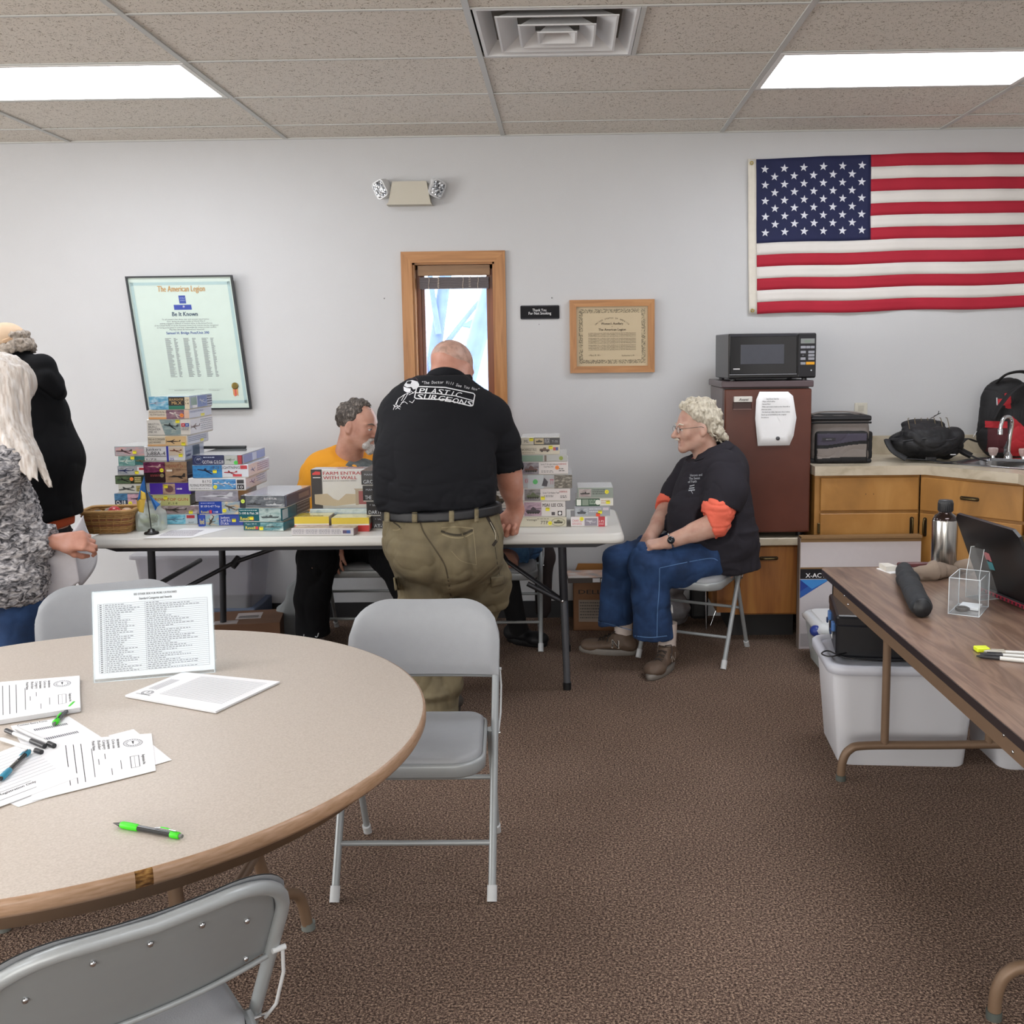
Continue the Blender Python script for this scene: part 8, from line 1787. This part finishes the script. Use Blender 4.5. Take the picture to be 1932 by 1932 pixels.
# ================================================================== BAGS ON THE WORKTOP
TOPZ = CT + .002
cl = empty('cooler_bag', (1.465, -.36, TOPZ), math.radians(-3), label='grey and black soft cooler bag on the worktop beside the fridge', cat='bag')
GF_ = C('#7d7672', .9, nz=.08, bump=.001, bscale=500); PF = C('#45414f', .9, nz=.1, bump=.001, bscale=500); BN = C('#121215', .75, nz=.15, bump=.001, bscale=300)
F = Field((-.18, -.17, -.01), (.19, .15, .28), .005); F.box((0, 0, .115), (.150, .115, .115), .03); F.box((0, 0, .23), (.148, .112, .02), .012, k=.01); o = surf(F, 'body', GF_, None, disp=folds(.003, (8, 8, 14), 3)); o.parent = cl
q = MB(); q.box(-.158, .158, -.122, .122, .222, .25, BN, bev=.008); q.tube([(-.155, -.123, .236), (.155, -.123, .236)], .003, C('#2a2a2e', .4), n=6); q.tube([(-.155, -.125, .214), (.155, -.125, .214)], .005, BN, n=6); q.build('zip_lid', cl)
q = MB(); q.tube(smooth_path([(-.14, .0, .25), (-.08, .02, .262), (.02, .0, .265), (.09, -.02, .262), (.14, 0, .25)], 5), .009, GF_, n=8, flat=(.5, 1.6)); q.build('strap', cl)
F = Field((-.17, -.17, -.01), (.18, -.05, .20), .003); F.box((.0, -.125, .085), (.138, .022, .085), .02); o = surf(F, 'front_pocket', GF_, None, disp=folds(.003, (8, 8, 14), 5), mats=[GF_, PF, BN], matfn=lambda c: np.where((np.abs(c[:, 0]) > .128) | (c[:, 2] > .158) | (c[:, 2] < .022 + .012 * np.sin((c[:, 0] + .15) * 7)), 2, np.where(c[:, 2] > .108 + .012 * np.sin(c[:, 0] * 14), 1, np.where(c[:, 2] > .090 + .012 * np.sin(c[:, 0] * 14), 2, 0)))); o.parent = cl
q = MB(); q.box(-.105, -.035, -.151, -.147, .122, .136, C('#24242a', .5)); q.text('ARCTIC', .009, C('#8a8a92', .5), T(-.07, -.152, .125) @ FRONT, 'c', bold=.01); q.build('badge', cl)
q = MB(); q.box(-.162, .162, -.128, .125, -.002, .022, BN, bev=.01); q.build('bottom_band', cl)
F = Field((.14, -.12, .0), (.20, .12, .19), .006); F.box((.158, .0, .09), (.014, .09, .075), .012); o = surf(F, 'side_pocket', BN, None, disp=folds(.004, (12, 12, 12), 6)); o.parent = cl
# black lumbar camera pack
bg_ = empty('shoulder_bag', (1.93, -.36, TOPZ), math.radians(4), label='black padded camera pack slumped on the worktop, between the two bags', cat='bag')
BG_ = C('#131418', .6, nz=.25, scale=14, bump=.0015, bscale=260)
F = Field((-.24, -.20, -.01), (.28, .18, .27), .006)
F.ell((0, 0, .085), (.19, .14, .085)); F.ell((.0, -.04, .10), (.16, .12, .075)); F.ell((-.01, -.06, .150), (.13, .085, .045), None, .03); F.ell((0, .0, .19), (.115, .08, .028)); F.cone((.14, 0, .06), (.19, .02, .07), .06, .045); F.ell((.15, -.04, .13), (.05, .06, .05)); F.cut((0, 0, .0), (0, 0, -1)); o = surf(F, 'body', BG_, None, disp=lambda P, n: folds(.008, (9, 9, 22), 13)(P, n)); o.parent = bg_
q = MB()
for k in range(7): q.tube(smooth_path([(-.11 + k * .036, -.09, .175), (-.10 + k * .036, -.04, .222), (-.07 + k * .034, .02, .224)], 4), .0022, C('#6a5f48', .6), n=5)
q.tube(smooth_path([(.04, .0, .222), (.07, -.02, .245), (.085, 0, .262)], 4), .002, C('#1c1c1c', .6), n=5); q.tube([(.06, 0, .235), (.10, .01, .250)], .002, C('#1c1c1c', .6), n=5); q.build('cord', bg_, kind='stuff')
q = MB(); q.tube(smooth_path([(-.16, -.02, .10), (-.215, -.05, .115), (-.20, -.10, .06), (-.14, -.13, .02)], 5), .012, BG_, n=8, flat=(.35, 1.4)); q.tube(smooth_path([(-.14, -.12, .02), (-.02, -.15, .012), (.02, -.20, .006), (.07, -.21, .004)], 5), .014, BG_, n=8, flat=(.3, 1.3)); q.tube(smooth_path([(.18, -.02, .06), (.24, -.10, .02), (.27, -.18, .006)], 5), .012, BG_, n=8, flat=(.3, 1.3)); q.build('strap', bg_)
q = MB(); q.box(-.05, .01, -.168, -.160, .012, .03, C('#1e1f22', .3), bev=.004); q.box(.0, .05, -.128, -.124, .165, .168, C('#c8c8cc', .4)); q.box(.10, .13, -.13, -.122, .035, .04, C('#c8c8cc', .4)); q.tube(smooth_path([(-.15, -.10, .11), (-.05, -.148, .128), (.08, -.140, .115), (.16, -.09, .13)], 5), .004, C('#2a2b30', .4), n=6); q.build('buckle', bg_)
# red and black backpack
bp = empty('backpack', (2.43, -.235, TOPZ), math.radians(-8), label='red and black backpack standing against the wall behind the sink', cat='backpack')
RB_ = C('#a8202a', .75, nz=.12, scale=12); MRN = C('#4a1c22', .85, nz=.1); GR_ = C('#5d6064', .7)
def bpf(G): G.cone((0, .0, .13), (0, .02, .30), .155, .135, .04, flat=((0, 1, 0), .62)); G.cone((0, -.05, .10), (0, -.05, .20), .12, .10, .03, flat=((0, 1, 0), .55)); G.cut((0, 0, .0), (0, 0, -1))
F = Field((-.22, -.20, -.01), (.22, .16, .47), .004); bpf(F)
def bm__(c):
    r = np.zeros(len(c)); x, z, y = c[:, 0], c[:, 2], c[:, 1]; f = y < -.02
    r = np.where(f & (x < -.02) & (x > -.115) & (z < .17) & (z > .03), 2, r); r = np.where(f & (x < -.02) & (x > -.125) & (z >= .165) & (z < .20), 1, r)
    r = np.where(f & (x > .0) & (x < .09) & (z < .23 - x * .9) & (z > .01), 1, r); r = np.where(f & (x > -.05 - z * .1 + .02) & (x < -.005) & (z < .13) & (z > .02) & (x > -.06 + z * .4), 3, r)
    r = np.where(f & (x > -.03) & (x < .0) & (z > .27) & (z < .35), 1, r); r = np.where(f & (x < -.03) & (x > -.07) & (z > .285) & (z < .32), 1, r); r = np.where(f & (x > .07) & (z > .20) & (z < .26), 3, r); return r
o = surf(F, 'body', BN, None, mats=[BN, RB_, MRN, GR_], matfn=bm__, disp=folds(.006, (10, 10, 14), 33)); o.parent = bp
q = MB(); q.tube(smooth_path([(-.07, -.03, .405), (-.02, -.06, .455), (.07, -.05, .465), (.13, -.03, .42)], 6), .012, BN, n=8, flat=(.5, 1.5)); q.tube(smooth_path([(.10, -.05, .41), (.0, -.115, .37), (-.065, -.12, .29), (-.10, -.12, .215)], 6), .014, BN, n=8, flat=(.4, 1.5)); q.tube(smooth_path([(-.15, .0, .08), (-.22, -.05, .10), (-.26, -.08, .05), (-.20, -.10, .01)], 6), .012, BN, n=8, flat=(.35, 1.5)); q.build('strap', bp)
q = MB(); q.tube([(-.085, -.118, .33), (-.083, -.124, .29)], .004, C('#a8aaae', .3, .8), n=6); q.tube([(-.155, -.01, .14), (-.175, -.02, .11)], .002, C('#b8babe', .3, .8), n=5); q.build('zip_pull', bp)

# ================================================================== UNDER AND BEHIND THE WHITE TABLE
cx0 = empty('storage_tote', (-2.07, -.20, 0), label='big clear storage tote with a blue bottom strip against the wall under the white table', cat='storage tote')
CT_ = clear('cloudy_tote', '#d6d6dc', .3, .30); q = MB(); rr = lambda w, d, z: [(x, y, z) for x, y in rrect(w, d, .03, 4)]
ring_solid(q, [rr(.60, .32, .16), rr(.66, .36, .44), rr(.72, .38, .445), rr(.72, .38, .465)], CT_); q.build('tub', cx0); q = MB(); q.box(-.33, .33, -.17, .17, .0, .16, C('#4e5a70', .6), bev=.01); q.build('base_strip', cx0); q = MB(); q.box(-.12, .02, -.176, -.174, .22, .29, C('#bdbabc', .7)); q.build('paper_label', cx0)
CB2 = C('#6b4c38', .85, nz=.1, scale=10)
cb2 = empty('cardboard_box', (-1.72, -.60, 0), math.radians(10), label='closed brown cardboard shipping box with white labels under the white table', cat='box')
q = MB(); q.box(-.19, .19, -.15, .15, 0, .17, CB2, bev=.002); q.build('carton', cb2); q = MB(); q.box(-.05, .08, -.04, .09, .170, .1712, C('#b0a8a8', .6)); q.box(-.15, -.03, -.13, -.06, .170, .1712, C('#b0a8a8', .6)); q.box(-.15, .15, -.152, -.15, .04, .12, C('#7a5a44', .5)); q.build('shipping_label', cb2)
q = MB(); draw(q, [('l', .1, .1, .9, .5, 3, '#2a2a2a')], T(-.05, -.04, .1715) @ RX(-PI / 2), .13, .13); q.build('lettering', cb2)
jk = empty('hanging_jacket', (0, 0, 0), label='grey sweatshirt draped to the floor beside the man in the yellow shirt', cat='jacket')
F = Field((-1.72, -.62, 0), (-1.30, -.18, .48), .007); F.chain([(-1.40, -.42, .42), (-1.46, -.42, .26), (-1.55, -.43, .08)], [.045, .065, .085], .04); F.chain([(-1.40, -.38, .40), (-1.42, -.36, .10)], [.05, .07], .03); F.cone((-1.60, -.44, .05), (-1.46, -.42, .04), .05, .05, .03); F.cut((0, 0, .003), (0, 0, -1))
surf(F, 'cloth', C('#7f8386', .9, nz=.12, scale=14), jk, disp=lambda P, n: .012 * np.clip(1 - np.abs(vnoise(P, (16, 16, 5), 3)) * 2.4, -.4, 1), smooth=2)
j2 = empty('hanging_jacket', (0, 0, 0), label='dark brown jacket hanging off the chair behind the leaning man', cat='jacket')
F = Field((-.28, -.45, .04), (-.02, -.12, .75), .007); F.chain([(-.15, -.30, .70), (-.13, -.28, .42), (-.135, -.28, .12)], [.035, .05, .045], .03); F.cut((0, 0, .06), (0, 0, -1)); surf(F, 'cloth', C('#2b2120', .8, nz=.15), j2, disp=lambda P, n: .009 * np.clip(1 - np.abs(vnoise(P, (22, 22, 6), 4)) * 2.4, -.4, 1))
# computer carton with a magazine on top
dl = empty('cardboard_box', (.165, -.19, 0), math.radians(-3), label='open brown DELL carton with a pale shipping label, by the wall', cat='box')
DW, DH, DD = .26, .285, .24; DC = C('#8a6448', .85, nz=.06); q = MB()
for a in ((-DW / 2, DW / 2, -DD / 2, -DD / 2 + .005), (-DW / 2, DW / 2, DD / 2 - .005, DD / 2), (-DW / 2, -DW / 2 + .005, -DD / 2, DD / 2), (DW / 2 - .005, DW / 2, -DD / 2, DD / 2)): q.box(*a, 0, DH, DC)
q.box(-DW / 2, DW / 2, -DD / 2, DD / 2, 0, .005, DC); q.build('carton', dl)
q = MB(); q.prism([(-DW / 2, DH), (DW / 2, DH), (DW / 2, DH + .05), (-DW / 2 + .02, DH + .05)], DD / 2 - .004, DD / 2, C('#a5713c', .85)); q.build('flap', dl)
q = MB(); draw(q, [('t', 'DELL', .12, .74, .085, '#16161a', .5, 'l', .05), ('r', .12, .18, .60, .62, '#9a8c80'), ('l', .15, .22, .57, .58, 6, '#5a5450')], T(-DW / 2, -DD / 2, 0), DW, DH); q.build('front_print', dl)
q = MB(M=T(.135, -.30, .0) @ RZ(.04)); q.box(-.135, .13, -.08, .12, .29, .318, C('#4c4440', .6)); q.box(-.135, .13, -.08, .12, .318, .320, ramp_mat('painted_landscape', [(.35, '#8a8c90'), (.5, '#c8a088'), (.65, '#d8d4d0')], scale=9, rough=.3)); q.box(.0, .04, -.0815, -.08, .293, .315, PAPER); q.box(.045, .09, -.0815, -.08, .293, .312, PAPER); done(q, 'model_kit_box', 'flat kit box with an orange-grey picture on the DELL carton', 'kit box')
# wrapped bags behind the white-haired man's chair
pw = empty('plastic_bag', (0, 0, 0), label='stuffed clear grey plastic bag on the floor behind the seated white-haired man', cat='bag')
F = Field((.42, -.42, 0), (.80, -.02, .36), .007); F.ell((.59, -.22, .10), (.11, .10, .10)); F.ell((.57, -.22, .23), (.09, .09, .07), None, .02); F.cut((0, 0, .002), (0, 0, -1)); surf(F, 'film', C('#77767a', .22, nz=.3, scale=20, coat=.5), pw, disp=lambda P, n: .008 * vnoise(P, (26, 26, 26), 3))
bb_ = empty('folded_music_stand', (0, 0, 0), label='folded metal stand with a black cover leaning behind the seated man', cat='stand')
q = MB(); q.box(.70, .80, -.20, -.12, .03, .34, C('#141416', .6), bev=.02); q.build('black_cover', bb_)
q = MB(); q.tube([(.775, -.30, .0), (.775, -.26, .36)], .006, CHROME, n=8); q.tube([(.83, -.28, .2), (.82, -.27, .36)], .005, CHROME, n=8); q.tube([(.80, -.29, .02), (.84, -.27, .12), (.83, -.27, .2)], .004, CHROME, n=6); q.build('rod', bb_)

# ================================================================== THINGS ON THE ROUND TABLE
RT = .7372
def sheet_on(pts, z, lab, items=None, nm='paper_sheet', n=1, group='forms on the round table', ori=0, t=.0006):
    P_ = [at(x, y, Z=z) for x, y in pts]; q = MB()
    q.prism([(p.x, p.y) for p in P_], z, z + t, PAPER, axis='z')
    if n > 1:
        rd = random.Random(len(lab)); c = sum(P_, Vector()) / 4
        for k in range(n - 1):
            R_ = Matrix.Rotation(rd.uniform(-.012, .012), 3, 'Z'); q.prism([tuple((R_ @ (p - c) + c).xy) for p in P_], z - (k + 1) * .0013, z - (k + 1) * .0013 + .0009, C('#e2e3e6', .7), axis='z')
    o = q.build(nm, label=lab, cat='paper', group=group)
    if items:      # drawn on a unit square, then fitted to the sheet
        q = MB(); items(q, Matrix.Identity(4)); q.v = [tuple(P_[0].lerp(P_[1], u).lerp(P_[3].lerp(P_[2], u), v) + UP * (t + w)) for u, v, w in q.v]; q.build('lettering', o)
    return o
def bars(q, M, L, mat=INK, d=.0003):
    for u0, v0, u1, v1 in L: q.add([(u0, v0, d), (u1, v0, d), (u1, v1, d), (u0, v1, d)], [(0, 1, 2, 3)], mat, M=M)
def words(q, M, s_, u, v, h, wid, rot=0, al='l', mat=INK):
    q.text(s_, h, mat, M @ T(u, v, .0003) @ RZ(rot) @ Matrix.Diagonal((1, -1, 1, 1)), al, wid=wid, bold=.01, d=0)
def seal(q, M, u, v, r):
    for rr_, m_ in ((r, GREYINK), (r * .93, PAPER), (r * .68, GREYINK), (r * .62, PAPER)): q.add([(u + rr_ * math.cos(k * PI / 12) * .8, v + rr_ * math.sin(k * PI / 12), .0003 + (r - rr_) * .002) for k in range(24)], [tuple(range(24))], m_, M=M)
    q.add([(u - r * .1, v - r * .45, .0006), (u + r * .1, v - r * .45, .0006), (u, v + r * .5, .0006)], [(0, 1, 2)], INK, M=M)
    for k in range(20): a = k * PI / 10; bars(q, M @ T(u + math.cos(a) * r * .64, v + math.sin(a) * r * .8, .0006) @ RZ(a), [(-.006, -.004, .006, .004)], GREYINK)
def form(q, M):      # text lines run up the page: u to the right of the picture, v toward the viewer
    seal(q, M, .84, .22, .10)
    for k, u in enumerate((.30, .36, .42)): bars(q, M, [(u, .12, u + .006, .9)])
    for u, v0, v1 in ((.5, .25, .85), (.545, .5, .62), (.60, .4, .52), (.64, .74, .88), (.72, .6, .8)): bars(q, M, [(u, v0, u + .005, v1)])
    for u, s_ in ((.50, 'Model Name'), (.545, 'Builder'), (.585, 'Category'), (.62, 'List any features'), (.66, 'Circle one'), (.70, 'Attach references here')): words(q, M, s_, u + .012, .08, .035, .22, rot=PI / 2)
    bars(q, M, [(.80, .55, .805, .82), (.80, .55, .87, .555), (.80, .82, .87, .825), (.87, .55, .875, .82), (.835, .55, .837, .82)]); words(q, M, 'Registration No', .90, .55, .035, .24, rot=PI / 2)
def form2(q, M):
    bars(q, M, [(.1, .1 + k * .06, .9, .103 + k * .06) for k in range(11)], GREYINK); words(q, M, 'Registration Only', .3, .82, .05, .35); bars(q, M, [(.25, .76, .62, .765), (.25, .9, .62, .905), (.25, .76, .255, .9)])
def grid_form(q, M):
    bars(q, M, [(.12, .12 + k * .022, .9, .1225 + k * .022) for k in range(30)], GREYINK); bars(q, M, [(.02 + .0, .03, .3, .04)]); seal(q, M, .14, .86, .06)
    for k in range(5): bars(q, M, [(.25 + .02 * k, .80 + k * .03, .6 + .02 * k, .808 + k * .03)], GREYINK)
sheet_on([(-60, 1292), (150, 1275), (151, 1335), (-60, 1368)], RT + .012, 'thick pile of forms with a round seal, at the left edge of the round table', form, n=9)
sheet_on([(20, 1370), (130, 1352), (205, 1400), (60, 1440)], RT + .0006, 'form with a column of tiny print under the marker pens', lambda q, M: (bars(q, M, [(.3 + .03 * k, .2, .32 + .03 * k, .26) for k in range(18)], GREYINK), bars(q, M, [(.3 + .03 * k, .5, .32 + .03 * k, .56) for k in range(18)], GREYINK), words(q, M, 'Contest Entry Form', .1, .05, .06, .5)))
sheet_on([(205, 1388), (252, 1376), (324, 1434), (270, 1450)], RT + .0013, 'form mostly covered, its corner poking out at the right of the spread')
sheet_on([(50, 1402), (286, 1384), (294, 1454), (60, 1512)], RT + .0021, 'form with a round seal in the middle of the spread', form)
sheet_on([(-40, 1490), (90, 1470), (135, 1490), (35, 1523)], RT + .0006, 'lowest folded form nearest the camera in the spread')
sheet_on([(-80, 1450), (60, 1396), (152, 1465), (-60, 1545)], RT + .0028, 'ruled form under the blue pen at the left edge of the round table', form2)
sheet_on([(345, 1268), (528, 1286), (406, 1343), (236, 1312)], RT + .0055, 'neat stack of ruled grid forms in front of the printed category card', lambda q, M: (bars(q, M, [(.25, .1 + k * .033, .93, .105 + k * .033) for k in range(22)], GREYINK), seal(q, M, .13, .82, .07), bars(q, M, [(.06 + .02 * k, .3 + .0, .065 + .02 * k, .7) for k in range(5)], GREYINK), words(q, M, 'CONTEST ENTRY', .05, .9, .03, .16)), n=4)
# clear sign holder with the category table
sh_ = empty('sign_holder', (0, 0, 0), label='clear standing sign holder with a printed table of categories on the round table', cat='sign holder')
A_, B_ = Vector((-1.205, -3.455, RT)), Vector((-.925, -3.375, RT)); u_ = (B_ - A_).normalized(); n_ = Vector((-u_.y, u_.x, 0)); H_ = .222; lean = n_ * .055
Mh = Matrix((tuple(u_) + (0,), tuple((UP * H_ + lean).normalized()) + (0,), tuple(u_.cross((UP * H_ + lean).normalized())) + (0,), tuple(A_) + (1,))).transposed(); HW_ = (B_ - A_).length; HL = (UP * H_ + lean).length
q = MB(M=Mh); q.box(-.004, HW_ + .004, 0, HL + .004, -.0025, -.0010, AC); q.box(-.004, HW_ + .004, 0, HL + .004, .0012, .0024, AC); q.build('front_panel', sh_)
q = MB(M=Mh); q.box(0, HW_, .008, HL, -.0006, .0006, PAPER); pp = q.build('printed_card', sh_)
q = MB(M=Mh @ T(0, .008, 0)); hh_ = HL - .008
K = .0009; q.text('SEE OTHER SIDE FOR MORE CATEGORIES', .0075, INK, T(HW_ * .52, hh_ - .014, K), 'c', wid=.105, bold=.01, d=0); q.text('Standard Categories and Awards', .0085, INK, T(HW_ * .52, hh_ - .026, K), 'c', wid=.08, bold=.015, d=0)
def hb(x0, y0, x1, y1, m=INK): q.add([(x0, y0, K), (x1, y0, K), (x1, y1, K), (x0, y1, K)], [(0, 1, 2, 3)], m)
N_ = 34; y0_, y1_ = .014, hh_ - .032; rd = random.Random(2)
for k in range(N_ + 1): y = y0_ + (y1_ - y0_) * k / N_; hb(.012, y, HW_ - .012, y + .0005, GREYINK)
for x in (.012, .026, HW_ * .43, HW_ - .012): hb(x, y0_, x + .0005, y1_, GREYINK)
for k in range(N_):
    y = y0_ + (y1_ - y0_) * (k + .3) / N_; hb(.016, y, .021, y + .0018)
    for x0, x1 in ((.029, .029 + rd.uniform(.03, .08)), (HW_ * .43 + .003, HW_ * .43 + rd.uniform(.03, .13))):
        x = x0
        while x < x1: l = rd.uniform(.003, .009); hb(x, y, x + l, y + .0015, GREYINK); x += l + .0022
q.build('lettering', pp)
top = A_ + UP * H_ + lean; q = MB(); bk_ = n_ * .125
q.add([A_ + bk_ * 1, B_ + bk_, B_ + UP * H_ + lean + n_ * .008, top + n_ * .008], [(0, 1, 2, 3)], AC); q.build('back_panel', sh_, solid=.0015)
q = MB()
for p0, p1 in ((A_, top), (B_, B_ + UP * H_ + lean), (top, B_ + UP * H_ + lean), (A_ + bk_, top + n_ * .008), (A_, B_)): q.tube([p0, p1], .0013, AE, n=5)
q.build('edge', sh_)
# pens
def clickpen(lab, a, b, c_, z=RT, grp='ballpoint pens on the round table'):
    a, b = at(*a, Z=z + .006), at(*b, Z=z + .006); d = (b - a); L = d.length; d.normalize(); s_ = d.cross(UP); P = lambda t, up=0, sd=0: a + d * (t * L) + UP * up + s_ * sd
    r = empty('ballpoint_pen', (0, 0, 0), label=lab, cat='pen', group=grp); GC_ = C(c_, .45, nz=.03); DKP = C('#26282a', .2, coat=.5)
    q = MB(); q.tube([P(.10), P(.30), P(.38), P(.84)], [.0048, .0056, .0052, .0050], DKP, n=12); q.build('barrel', r)
    q = MB(); q.tube([P(0), P(.02), P(.12)], [.0008, .0012, .0046], C('#3c3c3c', .2, .6), n=10); q.build('tip', r)
    q = MB(); q.tube([P(.115), P(.14), P(.24), P(.355), P(.37)], [.0050, .0064, .0066, .0062, .0054], GC_, n=14); q.build('grip', r)
    q = MB(); q.tube([P(.84), P(.87), P(.95), P(.96)], [.0056, .0064, .0060, .0045], GC_, n=14); q.tube([P(.87, .006), P(.80, .0085), P(.70, .0085)], .002, GC_, n=6); q.build('collar', r)
    q = MB(); q.tube([P(.96), P(1.0)], [.0038, .0034], C('#6a6c68', .4), n=10); q.build('button', r)
    q = MB(); q.tube([P(.92, .0075, .001), P(.7, .0085, .001), P(.62, .0068, .001)], .0013, CHROME, n=6); q.build('clip', r)
clickpen('bright green clicker pen lying alone near the front edge of the round table', (214, 1553), (344, 1578), '#3fd01c')
clickpen('bright green clicker pen half under the thick pile of forms', (146, 1322), (101, 1366), '#3fd01c', RT + .001)
clickpen('teal blue clicker pen lying across the ruled form', (-6, 1476), (56, 1416), '#2a8aa8', RT + .004)
for i, (a, b, lb) in enumerate((((12, 1378), (84, 1408), 'capped black-tipped white marker on the forms, uppermost'), ((30, 1374), (102, 1407), 'white marker lying behind the uppermost one, black end cap'), ((2, 1394), (78, 1419), 'white marker with a small black end, nearest the camera'))):
    a, b = at(*a, Z=RT + .008), at(*b, Z=RT + .008); q = MB(); q.tube([a, a.lerp(b, .04), b.lerp(a, .04), b], [.0035, .0045, .0045, .0038], C('#dcdcdc', .35), n=12); o = q.build('marker_pen', label=lb, cat='marker', group='white markers on the forms')
    q = MB(); t0, t1 = ((.66, 1), (.86, 1), (.86, 1))[i]; q.tube([a.lerp(b, t0), a.lerp(b, t1) + (b - a).normalized() * .001], .0052, C('#26262a', .4), n=12); q.build('cap', o)
    if i == 0: q = MB(); q.tube([a - (b - a).normalized() * .001, a.lerp(b, .2)], .005, C('#26262a', .4), n=12); q.build('cap', o)
